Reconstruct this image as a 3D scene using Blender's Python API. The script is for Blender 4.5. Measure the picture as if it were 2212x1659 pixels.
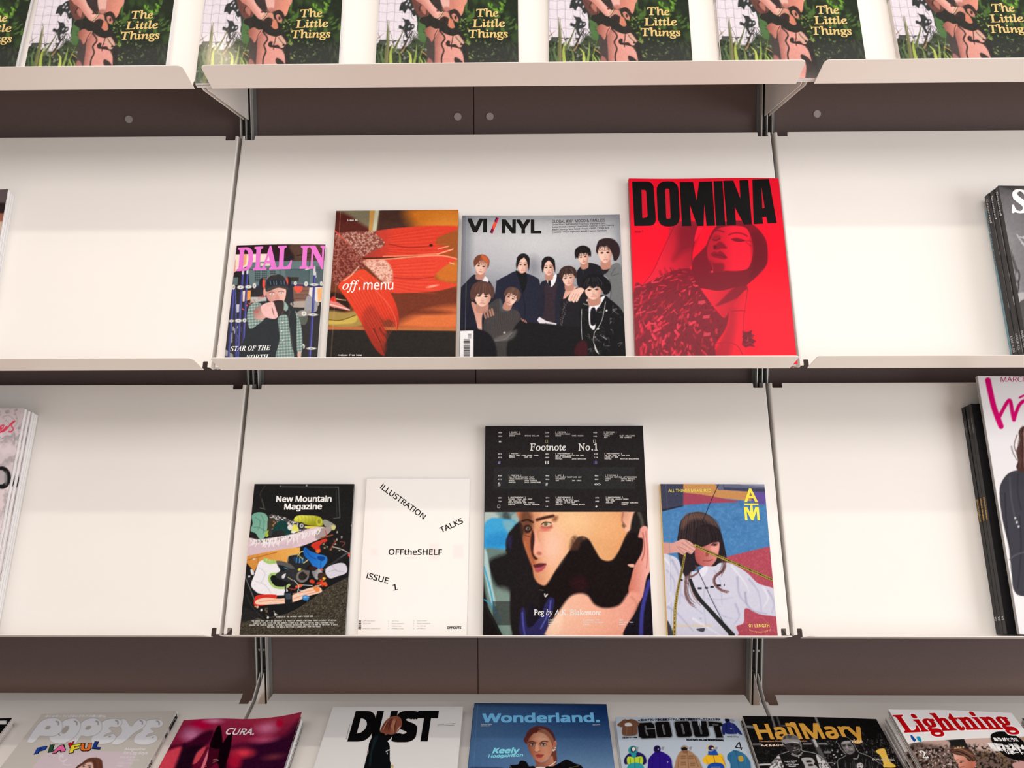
import bpy, bmesh, math, random, os
import numpy as np
from mathutils import Vector, Matrix

# ------------------------------------------------------------------ clear
for ob in list(bpy.data.objects):
    bpy.data.objects.remove(ob)
scene = bpy.context.scene
COL = scene.collection

# ------------------------------------------------------------------ camera
CAM = np.array([0.03086, -1.44512, 0.01443])
YAW, PITCH, ROLL, FPX = -0.01461, -0.07583, -0.00408, 1742.58
cam_data = bpy.data.cameras.new('camera')
cam_data.sensor_fit = 'HORIZONTAL'
cam_data.sensor_width = 36.0
cam_data.lens = FPX * 36.0 / 2212.0
cam_data.clip_start = 0.05
cam = bpy.data.objects.new('camera', cam_data)
COL.objects.link(cam)
fw = Vector((math.sin(YAW) * math.cos(PITCH), math.cos(YAW) * math.cos(PITCH), math.sin(PITCH)))
rt = Vector((math.cos(YAW), -math.sin(YAW), 0.0))
up = rt.cross(fw)
r2 = rt * math.cos(ROLL) + up * math.sin(ROLL)
u2 = -rt * math.sin(ROLL) + up * math.cos(ROLL)
M = Matrix((r2, u2, -fw)).transposed().to_4x4()
M.translation = Vector(CAM.tolist())
cam.matrix_world = M
scene.camera = cam

# ------------------------------------------------------------------ world, lights, exposure
scene.view_settings.view_transform = 'Standard'
scene.view_settings.look = 'None'
scene.view_settings.exposure = 0.0
scene.view_settings.gamma = 1.0
scene.view_settings.use_curve_mapping = False
world = bpy.data.worlds.new('shop_interior')
scene.world = world
world.use_nodes = True
bg = world.node_tree.nodes['Background']
bg.inputs[0].default_value = (1.0, 0.955, 0.92, 1)
bg.inputs[1].default_value = 0.53


def area_light(name, loc, target, sx, sy, power, color, spread=math.pi):
    ld = bpy.data.lights.new(name, 'AREA')
    ld.shape = 'RECTANGLE'
    ld.size, ld.size_y = sx, sy
    ld.energy = power
    ld.color = color
    ld.spread = spread
    lo = bpy.data.objects.new(name, ld)
    lo.location = loc
    d = Vector(target) - Vector(loc)
    lo.rotation_euler = d.to_track_quat('-Z', 'Y').to_euler()
    COL.objects.link(lo)
    return lo


area_light('ceiling_light', (0.0, -1.9, 1.62), (0.0, -1.2, 0.0), 3.4, 1.3, 43, (1.0, 0.978, 0.968))
area_light('ceiling_strip_light', (0.0, -1.0, 1.66), (0.0, -0.2, 0.0), 3.0, 0.05, 10, (1.0, 0.91, 0.80))
area_light('daylight_window', (3.3, -2.0, -0.1), (0.0, -0.1, 0.1), 2.0, 1.7, 62, (0.97, 0.985, 1.0))

sd = bpy.data.lights.new('ceiling_spot', 'AREA'); sd.shape = 'DISK'; sd.size = 0.10; sd.energy = 0.8; sd.color = (1.0, 0.86, 0.62)
so_ = bpy.data.objects.new('ceiling_spot', sd); so_.location = (-0.90, -0.83, 1.60); COL.objects.link(so_)

# ------------------------------------------------------------------ geometry constants (metres; y=0 is the front of the uprights)
BAY = 0.4575            # half bay
HP = 0.4520             # half panel width
FOLD = 0.0022           # radius of the fold along each side
HL = 0.4441             # half lip width
TILT = 0.380
T4 = math.radians(77.0)
Y_B, Y_T = -0.1876, -0.0299
ZB = {1: 0.3740, 2: -0.0568, 3: -0.48752}
PL = 0.4251             # panel length on the slope
LIP = 0.0498
LIP_A = 0.4295


def frame(tilt, base):
    """local x = right, y = up the slope, z = out of the slope"""
    ex = Vector((1, 0, 0))
    ey = Vector((0, math.sin(tilt), math.cos(tilt)))
    ez = ex.cross(ey)
    m = Matrix((ex, ey, ez)).transposed().to_4x4()
    m.translation = Vector(base)
    return m


top4 = Vector((0, -0.044, -0.6635))
base4 = top4 - Vector((0, math.sin(T4), math.cos(T4))) * 0.33
ROWF = {r: frame(TILT, (0, Y_B, ZB[r])) for r in (1, 2, 3)}
ROWF[4] = frame(T4, base4)

# ------------------------------------------------------------------ helpers


def srgb(c):
    out = []
    for v in c:
        v = v / 255.0
        out.append(v / 12.92 if v <= 0.04045 else ((v + 0.055) / 1.055) ** 2.4)
    return tuple(out) + (1.0,)


def material(name, color, rough=0.5, metallic=0.0, spec=0.5, noise=0.0, nscale=60.0, bump=0.0, bscale=400.0, coat=0.0):
    m = bpy.data.materials.new(name)
    m.use_nodes = True
    nt = m.node_tree
    b = nt.nodes['Principled BSDF']
    b.inputs['Base Color'].default_value = srgb(color)
    b.inputs['Roughness'].default_value = rough
    b.inputs['Metallic'].default_value = metallic
    b.inputs['Specular IOR Level'].default_value = spec
    b.inputs['Coat Weight'].default_value = coat
    if noise > 0 or bump > 0:
        tc = nt.nodes.new('ShaderNodeTexCoord')
        if noise > 0:
            n = nt.nodes.new('ShaderNodeTexNoise')
            n.inputs['Scale'].default_value = nscale
            n.inputs['Detail'].default_value = 6
            nt.links.new(tc.outputs['Object'], n.inputs['Vector'])
            mx = nt.nodes.new('ShaderNodeMixRGB')
            mx.inputs[1].default_value = srgb([max(0, v * (1 - noise)) for v in color])
            mx.inputs[2].default_value = srgb([min(255, v * (1 + noise)) for v in color])
            nt.links.new(n.outputs['Fac'], mx.inputs[0])
            nt.links.new(mx.outputs[0], b.inputs['Base Color'])
        if bump > 0:
            n2 = nt.nodes.new('ShaderNodeTexNoise')
            n2.inputs['Scale'].default_value = bscale
            n2.inputs['Detail'].default_value = 3
            nt.links.new(tc.outputs['Object'], n2.inputs['Vector'])
            bp = nt.nodes.new('ShaderNodeBump')
            bp.inputs['Strength'].default_value = bump
            bp.inputs['Distance'].default_value = 0.0005
            nt.links.new(n2.outputs['Fac'], bp.inputs['Height'])
            nt.links.new(bp.outputs['Normal'], b.inputs['Normal'])
    return m


def print_material(name, rough, gain, coat=0.0, spec=0.5):
    """printed paper: the ink colour of every point is stored in the colour attribute 'ink'"""
    m = bpy.data.materials.new(name)
    m.use_nodes = True
    nt = m.node_tree
    b = nt.nodes['Principled BSDF']
    a = nt.nodes.new('ShaderNodeVertexColor')
    a.layer_name = 'ink'
    h = nt.nodes.new('ShaderNodeMixRGB')
    h.blend_type = 'MULTIPLY'
    h.inputs[0].default_value = 1.0
    h.inputs[2].default_value = (gain, gain, gain, 1)
    nt.links.new(a.outputs['Color'], h.inputs[1])
    nt.links.new(h.outputs[0], b.inputs['Base Color'])
    b.inputs['Roughness'].default_value = rough
    b.inputs['Specular IOR Level'].default_value = spec
    b.inputs['Coat Weight'].default_value = coat
    b.inputs['Coat Roughness'].default_value = 0.06
    return m


def pages_material(name, color, dark, scale):
    """cut edge of a stack of sheets: fine lines across the thickness (local z)"""
    m = bpy.data.materials.new(name)
    m.use_nodes = True
    nt = m.node_tree
    b = nt.nodes['Principled BSDF']
    tc = nt.nodes.new('ShaderNodeTexCoord')
    mp = nt.nodes.new('ShaderNodeMapping')
    mp.inputs['Scale'].default_value = (3.0, 3.0, scale)
    nt.links.new(tc.outputs['Object'], mp.inputs['Vector'])
    n = nt.nodes.new('ShaderNodeTexNoise')
    n.inputs['Scale'].default_value = 1.0
    n.inputs['Detail'].default_value = 4
    nt.links.new(mp.outputs['Vector'], n.inputs['Vector'])
    cr = nt.nodes.new('ShaderNodeValToRGB')
    cr.color_ramp.elements[0].position = 0.35
    cr.color_ramp.elements[0].color = srgb(dark)
    cr.color_ramp.elements[1].position = 0.60
    cr.color_ramp.elements[1].color = srgb(color)
    nt.links.new(n.outputs['Fac'], cr.inputs['Fac'])
    nt.links.new(cr.outputs['Color'], b.inputs['Base Color'])
    b.inputs['Roughness'].default_value = 0.75
    return m


MAT = dict(
    shelf=material('cream_painted_steel', (243, 238, 233), rough=0.36, spec=0.3, noise=0.006, nscale=9, bump=0.05, bscale=900),
    board=material('dark_brown_pinboard', (106, 91, 89), rough=0.85, spec=0.2, noise=0.05, nscale=260, bump=0.25, bscale=1500),
    wall=material('dark_gap', (30, 26, 25), rough=0.9),
    alu=material('satin_aluminium', (232, 230, 226), rough=0.35, metallic=0.6),
    side=material('grey_upright_side', (104, 106, 106), rough=0.5),
    slot=material('dark_upright_slot', (34, 34, 33), rough=0.45, metallic=0.3),
    cap=material('grey_screw_cap', (172, 165, 163), rough=0.6),
    screw=material('dark_screw', (60, 62, 62), rough=0.25, metallic=0.9),
    floor=material('warm_floor', (244, 214, 192), rough=0.5, noise=0.08, nscale=3),
    ceiling=material('white_ceiling', (225, 224, 222), rough=0.8),
    pages=pages_material('page_edges', (250, 249, 250), (196, 194, 200), 1500),
    pages_grey=pages_material('page_edges_aged', (236, 228, 224), (150, 138, 134), 900),
)
PRINT = {
    'gloss': print_material('glossy_printed_cover', 0.12, 0.96, spec=0.26),
    'lacquer': print_material('lacquered_printed_cover', 0.16, 0.96, spec=0.11),
    'satin': print_material('satin_printed_cover', 0.34, 0.96, spec=0.045),
    'matt': print_material('matt_printed_cover', 0.62, 0.96, spec=0.06),
}


def new_obj(name, me, parent=None, mat=None, loc=None, matrix=None):
    o = bpy.data.objects.new(name, me)
    COL.objects.link(o)
    if parent is not None:
        o.parent = parent
    if mat is not None and me is not None:
        me.materials.append(mat)
    if matrix is not None:
        o.matrix_local = matrix
    elif loc is not None:
        o.location = loc
    return o


def empty(name, matrix):
    o = bpy.data.objects.new(name, None)
    o.empty_display_size = 0.05
    COL.objects.link(o)
    o.matrix_world = matrix
    return o


def tag(o, label=None, cat=None, group=None, kind=None):
    if label: o['label'] = label
    if cat: o['category'] = cat
    if group: o['group'] = group
    if kind: o['kind'] = kind
    return o


def mesh_from(name, verts, faces):
    me = bpy.data.meshes.new(name)
    me.from_pydata([tuple(v) for v in verts], [], faces)
    me.update()
    return me


def box_mesh(name, x0, x1, y0, y1, z0, z1, bevel=0.0):
    bm = bmesh.new()
    vs = [bm.verts.new(p) for p in ((x0, y0, z0), (x1, y0, z0), (x1, y1, z0), (x0, y1, z0), (x0, y0, z1), (x1, y0, z1), (x1, y1, z1), (x0, y1, z1))]
    for f in ((3, 2, 1, 0), (4, 5, 6, 7), (0, 1, 5, 4), (1, 2, 6, 5), (2, 3, 7, 6), (3, 0, 4, 7)):
        bm.faces.new([vs[i] for i in f])
    if bevel > 0:
        bmesh.ops.bevel(bm, geom=bm.edges[:], offset=bevel, segments=2, profile=0.5, affect='EDGES')
    me = bpy.data.meshes.new(name)
    bm.to_mesh(me)
    bm.free()
    return me


def round_poly(pts, radii, seg=5):
    """2-D polygon with rounded corners"""
    out = []
    n = len(pts)
    for i, p in enumerate(pts):
        r = radii[i] if isinstance(radii, (list, tuple)) else radii
        p = Vector(p); a = Vector(pts[i - 1]) - p; b = Vector(pts[(i + 1) % n]) - p
        if r <= 0:
            out.append(tuple(p)); continue
        la, lb = a.length, b.length
        a.normalize(); b.normalize()
        ang = a.angle(b)
        d = min(r / math.tan(ang / 2), la * 0.49, lb * 0.49)
        p0 = p + a * d; p1 = p + b * d
        for k in range(seg + 1):
            t = k / seg
            q = (1 - t) ** 2 * p0 + 2 * t * (1 - t) * p + t * t * p1
            out.append((q.x, q.y))
    return out


def prism_mesh(name, outline, mapper, depth, bevel=0.0):
    """solid sheet: outline (2-D) mapped to 3-D by mapper(a, b, d) for d = 0 and d = depth"""
    bm = bmesh.new()
    A = [bm.verts.new(mapper(a, b, 0.0)) for a, b in outline]
    B = [bm.verts.new(mapper(a, b, depth)) for a, b in outline]
    n = len(A)
    f1 = bm.faces.new(A)
    f2 = bm.faces.new(B[::-1])
    for i in range(n):
        bm.faces.new((A[i], B[i], B[(i + 1) % n], A[(i + 1) % n]))
    bmesh.ops.recalc_face_normals(bm, faces=bm.faces[:])
    if bevel > 0:
        ed = [e for e in bm.edges if (e.link_faces[0] in (f1, f2)) or (e.link_faces[1] in (f1, f2))]
        bmesh.ops.bevel(bm, geom=ed, offset=bevel, segments=2, profile=0.5, affect='EDGES')
    me = bpy.data.meshes.new(name)
    bm.to_mesh(me)
    bm.free()
    return me


# ------------------------------------------------------------------ the setting
wall = new_obj('wall_back', box_mesh('wall_back', -2.4, 2.4, 0.030, 0.10, -1.53, 1.70), None, MAT['wall'])
tag(wall, kind='structure')
SEAMS = [-2.496, -1.276, -0.0563, 1.163, 2.383]
board_me = {}
for a, b in zip(SEAMS[:-1], SEAMS[1:]):
    me = box_mesh('backing_board', 0.0006, (b - a) - 0.0006, 0, 0.014, -1.52, 1.2, bevel=0.0006)
    bo = new_obj('backing_board', me, wall, MAT['board'], loc=(a, 0.014, 0))
    for px in (0.0285, (b - a) / 2 - 0.005, (b - a) - 0.0285):
        bm = bmesh.new()
        bmesh.ops.create_cone(bm, cap_ends=True, segments=28, radius1=0.0068, radius2=0.0063, depth=0.0016,
                              matrix=Matrix.Translation((px, -0.0006, 0.3785)) @ Matrix.Rotation(math.radians(90), 4, 'X'))
        me = bpy.data.meshes.new('screw_cap'); bm.to_mesh(me); bm.free()
        new_obj('screw_cap', me, bo, MAT['cap'])

fl = new_obj('floor', box_mesh('floor', -2.4, 3.6, -5.0, 0.03, -1.56, -1.53), None, MAT['floor']); tag(fl, kind='structure')
ce = new_obj('ceiling', box_mesh('ceiling', -2.4, 3.6, -5.0, 0.03, 1.70, 1.76), None, MAT['ceiling']); tag(ce, kind='structure')

# ------------------------------------------------------------------ slotted uprights
FIN = 0.0093


def upright(xc, label):
    root = empty('shelf_upright', Matrix.Translation((xc, 0.0, -1.5)))
    tag(root, label, 'upright', 'slotted uprights behind the shelves')
    new_obj('channel', box_mesh('channel', -0.0098, 0.0098, 0.0085, 0.0135, 0, 2.7), root, MAT['slot'])
    for s in (-1, 0, 1):
        x = s * FIN
        fin = new_obj('fin', box_mesh('fin', x - 0.00075, x + 0.00075, 0.0, 0.0135, 0, 2.7, bevel=0.0003), root, MAT['alu'])
    for s in (-1, 1):
        x0, x1 = sorted((s * 0.0099, s * 0.0160))
        new_obj('flange', box_mesh('flange', x0, x1, 0.0115, 0.0140, 0, 2.7, bevel=0.0004), root, MAT['side'])
    for z in (0.352, -0.078, -0.628, -0.590):
        for k, s in enumerate((-1, 1)):
            r = 0.0032 if z != -0.590 else 0.0013
            if z != -0.590 and k != (0 if xc > 0 else 1):
                continue
            bm = bmesh.new()
            bmesh.ops.create_uvsphere(bm, u_segments=16, v_segments=8, radius=r,
                                      matrix=Matrix.Translation((s * FIN / 2, 0.006 if r > 0.002 else 0.005, z + 1.5)) @ Matrix.Diagonal((1, 0.7, 1 if r > 0.002 else 2.0, 1)))
            if r > 0.002:   # cross slot
                for q in (0, 90):
                    m4 = Matrix.Translation((s * FIN / 2, 0.0036, z + 1.5)) @ Matrix.Rotation(math.radians(q + 20), 4, 'Y') @ Matrix.Diagonal((0.0036, 0.0006, 0.0007, 1))
                    bmesh.ops.create_cube(bm, size=1.0, matrix=m4)
            me = bpy.data.meshes.new('screw'); bm.to_mesh(me); bm.free()
            for p in me.polygons: p.use_smooth = True
            new_obj('screw' if r > 0.002 else 'pin', me, root, MAT['screw'] if r > 0.002 else MAT['alu'])  # the small pale ovals are added to imitate highlights in the slots
    return root


upright(-BAY, 'slotted aluminium upright between the left and middle bays of shelves')
upright(BAY, 'slotted aluminium upright between the middle and right bays of shelves')

# ------------------------------------------------------------------ display shelves
BAYNAME = {-1: 'left', 0: 'middle', 1: 'right'}
ROWTXT = {1: 'top row, holding the garden-photo magazines', 2: 'second row from the top', 3: 'third row from the top', 4: 'bottom row, nearly flat'}
SHEET = 0.0013


def panel_outline(length, top_d=0.0085, notch_bottom=True):
    t = 0.0026; nw = 0.0172
    bt = 0.0034; bw = 0.0078; bd = 0.0135
    pts, rad = [], []

    def add(x, y, r): pts.append((x, y)); rad.append(r)
    # clockwise from bottom left
    if notch_bottom:
        add(-HP, 0.0035, 0.0012); add(-HP, length, 0.001)
    else:
        add(-HP, 0, 0); add(-HP, length, 0.001)
    add(-HP + t, length, 0.001); add(-HP + t, length - top_d, 0.0018)
    add(-HP + t + nw, length - top_d, 0.0018); add(-HP + t + nw, length, 0.0015)
    add(HP - t - nw, length, 0.0015); add(HP - t - nw, length - top_d, 0.0018)
    add(HP - t, length - top_d, 0.0018); add(HP - t, length, 0.001)
    add(HP, length, 0.001)
    if notch_bottom:
        add(HP, 0.0035, 0.0012); add(HP - bt, 0.0035, 0.0012); add(HP - bt, bd, 0.001)
        add(HP - bt - bw, bd, 0.002); add(HP - bt - bw, 0.0, 0)
        add(-HP + bt + bw, 0.0, 0); add(-HP + bt + bw, bd, 0.002); add(-HP + bt, bd, 0.001); add(-HP + bt, 0.0035, 0.0012)
    else:
        add(HP, 0, 0)
    return round_poly(pts, rad, 4)


def shelf(row, bay):
    F = ROWF[row].copy()
    F.translation = F.translation + Vector((bay * 2 * BAY, 0, 0))
    root = empty('display_shelf', F)
    tag(root, 'cream steel sloping magazine shelf, %s bay, %s' % (BAYNAME[bay], ROWTXT[row]), 'shelf', 'sloping display shelves')
    inv = F.inverted()
    length = PL if row < 4 else 0.33
    key = 'p' if row < 4 else 'q'
    if key not in shelf.cache:
        shelf.cache[key] = prism_mesh('panel', panel_outline(length), lambda a, b, d: (a, b, -d), SHEET, bevel=0.0004)
        shelf.cache[key].materials.append(MAT['shelf'])
    new_obj('panel', shelf.cache[key], root)
    # front lip: leaves the fold outwards and upwards
    tilt = TILT if row < 4 else T4
    la = LIP_A if row < 4 else 0.10
    d_out = Vector((0, -math.cos(la), math.sin(la)))
    d_thk = Vector((0, math.sin(la), math.cos(la)))
    ez = Vector((0, -math.cos(tilt), math.sin(tilt)))
    if ('lip' + key) not in shelf.cache:
        R3 = F.to_3x3().inverted()
        lo, lt = R3 @ d_out, R3 @ d_thk
        ol = round_poly([(-HL, 0), (HL, 0), (HL, LIP), (-HL, LIP)], [0, 0, 0.0085, 0.0085], 8)
        shelf.cache['lip' + key] = prism_mesh('lip', ol, lambda a, b, d: Vector((a, 0, 0)) + lo * b + lt * (d - SHEET), SHEET, bevel=0.0005)
        shelf.cache['lip' + key].materials.append(MAT['shelf'])
    new_obj('lip', shelf.cache['lip' + key], root)
    # rounded folds along both sides
    fk = 'fold' + key
    if fk not in shelf.cache:
        for s in (-1, 1):
            prof = []
            for k in range(7):
                th = math.pi / 2 * (1 - k / 6)
                prof.append((HP + FOLD * math.cos(th), -FOLD + FOLD * math.sin(th)))
            prof += [(HP + FOLD - 0.0010, -FOLD), (HP, -0.0011)]
            shelf.cache[fk + str(s)] = prism_mesh('side_fold', prof, lambda a, b, d: (s * a, 0.0035 + d, b), length - 0.0035)
            shelf.cache[fk + str(s)].materials.append(MAT['shelf'])
        shelf.cache[fk] = True
    for s in (-1, 1): new_obj('side_fold', shelf.cache[fk + str(s)], root)
    # folded side plates that run back to the upright
    if row < 4:
        W = [(Y_B + 0.002, 0.0040), (Y_B + 0.004, 0.0010), (Y_B + 0.010, -0.0008), (-0.010, -0.0012), (0.004, -0.0012),
             (0.004, PL * math.cos(TILT) - 0.002), (Y_T + 0.004, PL * math.cos(TILT) - 0.001)]
        zref = ZB[row]
    else:
        zref = base4.z
        W = [(base4.y + 0.004, 0.0), (base4.y + 0.02, -0.03), (0.004, -0.06), (0.004, -0.632 - zref), (-0.004, -0.638 - zref), (-0.044, -0.6640 - zref)]
    for s in (-1, 1):
        x = s * (HP + FOLD - 0.0010)

        def mp(a, b, d):
            P = Vector((bay * 2 * BAY + x + (s * d), a, zref + b))
            return inv @ P
        new_obj('side_plate', prism_mesh('side_plate', W, mp, 0.0010, bevel=0.0003), root, MAT['shelf'])
    if row == 4:   # flange folded back towards the uprights
        ol = [(-HP + 0.020, 0), (HP - 0.020, 0), (HP - 0.0225, 0.0223), (-HP + 0.0225, 0.0223)]
        new_obj('back_flange', prism_mesh('back_flange', ol, lambda a, b, d: inv @ Vector((bay * 2 * BAY + a, -0.0443 + b, -0.6640 + 0.155 * b - d)), SHEET, bevel=0.0003), root, MAT['shelf'])
    return root


shelf.cache = {}
for row in (1, 2, 3, 4):
    for bay in (-1, 0, 1):
        shelf(row, bay)

# ------------------------------------------------------------------ printing: a small painter that fills the ink attribute of a cover grid


def catmull(pts, closed=True, seg=6):
    P = np.asarray(pts, float); n = len(P); out = []
    rng = range(n) if closed else range(n - 1)
    for i in rng:
        if closed:
            p0, p1, p2, p3 = P[(i - 1) % n], P[i], P[(i + 1) % n], P[(i + 2) % n]
        else:
            p0, p1, p2, p3 = P[max(i - 1, 0)], P[i], P[i + 1], P[min(i + 2, n - 1)]
        for k in range(seg):
            t = k / seg
            out.append(0.5 * ((2 * p1) + (p2 - p0) * t + (2 * p0 - 5 * p1 + 4 * p2 - p3) * t * t + (3 * p1 - p0 - 3 * p2 + p3) * t ** 3))
    if not closed:
        out.append(P[-1])
    return np.array(out)


def homography(src, dst):
    A = []
    for (x, y), (u, v) in zip(src, dst):
        A.append([x, y, 1, 0, 0, 0, -u * x, -u * y, -u]); A.append([0, 0, 0, x, y, 1, -v * x, -v * y, -v])
    _, _, V = np.linalg.svd(np.array(A))
    return V[-1].reshape(3, 3)


def apply_h(H, x, y):
    w = H[2, 0] * x + H[2, 1] * y + H[2, 2]
    return (H[0, 0] * x + H[0, 1] * y + H[0, 2]) / w, (H[1, 0] * x + H[1, 1] * y + H[1, 2]) / w


def vnoise(X, Y, scale, seed=0, octv=3):
    r = np.zeros_like(X); amp = 1.0; tot = 0
    for o in range(octv):
        rs = np.random.RandomState(seed * 17 + o)
        T = rs.rand(64, 64)
        x = X / scale * (2 ** o) + 100; y = Y / scale * (2 ** o) + 100
        xi = np.floor(x).astype(int); yi = np.floor(y).astype(int)
        fx = x - xi; fy = y - yi
        fx = fx * fx * (3 - 2 * fx); fy = fy * fy * (3 - 2 * fy)
        a = T[yi % 64, xi % 64]; b = T[yi % 64, (xi + 1) % 64]; c = T[(yi + 1) % 64, xi % 64]; d = T[(yi + 1) % 64, (xi + 1) % 64]
        r += amp * ((a * (1 - fx) + b * fx) * (1 - fy) + (c * (1 - fx) + d * fx) * fy); tot += amp; amp *= 0.5
    return r / tot


class Art:
    """Ink grid of one cover.  q: corners of the cover (TL,TR,BR,BL) in drawing units; org, sc: origin and scale of the drawing sheet."""

    def __init__(s, spec, org, sc, pitch=1.5, base=(255, 255, 255)):
        s.w, s.h = spec['w'], spec['h']
        q = [((x - org[0]) * sc, (y - org[1]) * sc) for x, y in spec['q']]
        s.toUV = homography(q, [(0, 1), (1, 1), (1, 0), (0, 0)])
        s.toXY = np.linalg.inv(s.toUV)
        wpx = (q[1][0] - q[0][0] + q[2][0] - q[3][0]) / 2 / sc
        s.nx = max(8, int(wpx / pitch)); s.ny = max(8, int(s.nx * s.h / s.w))
        u, v = np.meshgrid(np.linspace(0, 1, s.nx), np.linspace(0, 1, s.ny))
        s.X, s.Y = apply_h(s.toXY, u, v)
        s.px = pitch * sc
        s.C = np.zeros((s.ny, s.nx, 3)); s.C[:] = base
        s.texts = []
        s.bend = None
        s.clipmask = None
        s.org, s.sc = org, sc

    def _win(s, x0, y0, x1, y1):
        m = (s.X >= x0) & (s.X <= x1) & (s.Y >= y0) & (s.Y <= y1)
        r = np.where(m.any(1))[0]; c = np.where(m.any(0))[0]
        if len(r) == 0 or len(c) == 0: return None
        return slice(r[0], r[-1] + 1), slice(c[0], c[-1] + 1)

    def _put(s, win, A, col, alpha):
        A = np.clip(A, 0, 1) * alpha
        if s.clipmask is not None: A = A * s.clipmask[win]
        if callable(col): col = col(s.X[win], s.Y[win])
        col = np.asarray(col, float)
        s.C[win] = s.C[win] * (1 - A[..., None]) + col * A[..., None]

    def polymask(s, pts, soft, win):
        X, Y = s.X[win], s.Y[win]
        ins = np.zeros(X.shape, bool); d2 = np.full(X.shape, 1e18)
        n = len(pts)
        for i in range(n):
            ax, ay = pts[i - 1]; bx, by = pts[i]
            dx, dy = bx - ax, by - ay
            L = dx * dx + dy * dy
            if L == 0: continue
            t = np.clip(((X - ax) * dx + (Y - ay) * dy) / L, 0, 1)
            np.minimum(d2, (X - ax - t * dx) ** 2 + (Y - ay - t * dy) ** 2, out=d2)
            if ay != by:
                c = ((ay > Y) != (by > Y)) & (X < (dx) * (Y - ay) / (dy) + ax)
                ins ^= c
        sd = np.sqrt(d2) * np.where(ins, 1, -1)
        return np.clip(0.5 + sd / soft, 0, 1)

    def poly(s, pts, col, soft=None, alpha=1.0, sm=True, tex=None):
        soft = soft or s.px
        pts = catmull(pts, True, 5) if sm else np.asarray(pts, float)
        p = soft
        win = s._win(pts[:, 0].min() - p, pts[:, 1].min() - p, pts[:, 0].max() + p, pts[:, 1].max() + p)
        if win is None: return
        A = s.polymask(pts, soft, win)
        if tex is not None: A = A * tex(s.X[win], s.Y[win])
        s._put(win, A, col, alpha)

    def clip(s, pts, sm=True):
        if pts is None: s.clipmask = None; return
        pts = catmull(pts, True, 5) if sm else np.asarray(pts, float)
        s.clipmask = s.polymask(pts, s.px, (slice(0, s.ny), slice(0, s.nx)))

    def ell(s, cx, cy, rx, ry, col, ang=0, soft=None, alpha=1.0, tex=None):
        soft = soft or s.px
        R = max(rx, ry) + soft
        win = s._win(cx - R, cy - R, cx + R, cy + R)
        if win is None: return
        X, Y = s.X[win] - cx, s.Y[win] - cy
        a = math.radians(ang); c, sn = math.cos(a), math.sin(a)
        x = X * c + Y * sn; y = -X * sn + Y * c
        r = np.sqrt((x / rx) ** 2 + (y / ry) ** 2)
        sd = (1 - r) * min(rx, ry)
        A = np.clip(0.5 + sd / soft, 0, 1)
        if tex is not None: A = A * tex(s.X[win], s.Y[win])
        s._put(win, A, col, alpha)

    def line(s, pts, w, col, w2=None, soft=None, alpha=1.0, sm=True):
        soft = soft or s.px
        pts = catmull(pts, False, 5) if (sm and len(pts) > 2) else np.asarray(pts, float)
        R = max(w, w2 or w) + soft
        win = s._win(pts[:, 0].min() - R, pts[:, 1].min() - R, pts[:, 0].max() + R, pts[:, 1].max() + R)
        if win is None: return
        X, Y = s.X[win], s.Y[win]
        best = np.full(X.shape, -1e9); n = len(pts) - 1
        w2 = w if w2 is None else w2
        for i in range(n):
            ax, ay = pts[i]; bx, by = pts[i + 1]; dx, dy = bx - ax, by - ay
            L = dx * dx + dy * dy
            if L == 0: continue
            t = np.clip(((X - ax) * dx + (Y - ay) * dy) / L, 0, 1)
            ww = w + (w2 - w) * (i + t) / n
            best = np.maximum(best, ww / 2 - np.sqrt((X - ax - t * dx) ** 2 + (Y - ay - t * dy) ** 2))
        A = np.clip(0.5 + best / soft, 0, 1)
        if w < soft: A = A  # thin lines keep their strength through alpha
        s._put(win, A, col, alpha)

    def rect(s, x0, y0, x1, y1, col, soft=None, alpha=1.0, tex=None):
        s.poly([(x0, y0), (x1, y0), (x1, y1), (x0, y1)], col, soft, alpha, sm=False, tex=tex)

    def fill(s, col, tex=None, alpha=1.0):
        A = np.ones(s.X.shape)
        if tex is not None: A = tex(s.X, s.Y)
        s._put((slice(0, s.ny), slice(0, s.nx)), A, col, alpha)

    def grain(s, amp, scale=3, seed=1):
        n = (vnoise(s.X, s.Y, scale * s.px, seed, 2) - 0.5) * 2 * amp
        s.C = np.clip(s.C + n[..., None], 0, 255)

    def text(s, body, p0, p1, cap, col, font='sans', bold=0.0, upv=None, space=1.0):
        """lettering set so that it starts at p0 and ends at p1 (baseline), capital height cap"""
        s.texts.append((body, p0, p1, cap, col, font, bold, upv, space))


def _over(s, pts, col, sm=True, seg=5):
    """flat shape printed over the lettering"""
    s.texts.append((catmull(pts, True, seg) if sm else pts, 0, 0, 0, col, 'shape', 0, None, 1))


Art.over = _over


def lin(x0, y0, c0, x1, y1, c1, *more):
    """linear gradient between points; extra (t, colour) stops allowed"""
    stops = [(0.0, c0)] + list(more) + [(1.0, c1)]
    stops.sort(key=lambda k: k[0])
    ts = [k[0] for k in stops]; cs = np.array([k[1] for k in stops], float)

    def f(X, Y):
        t = ((X - x0) * (x1 - x0) + (Y - y0) * (y1 - y0)) / ((x1 - x0) ** 2 + (y1 - y0) ** 2)
        return np.stack([np.interp(t, ts, cs[:, i]) for i in range(3)], -1)
    return f


def speck(scale, thr, seed=0, octv=2, hard=8.0):
    return lambda X, Y: np.clip((vnoise(X, Y, scale, seed, octv) - thr) * hard, 0, 1)


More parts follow.
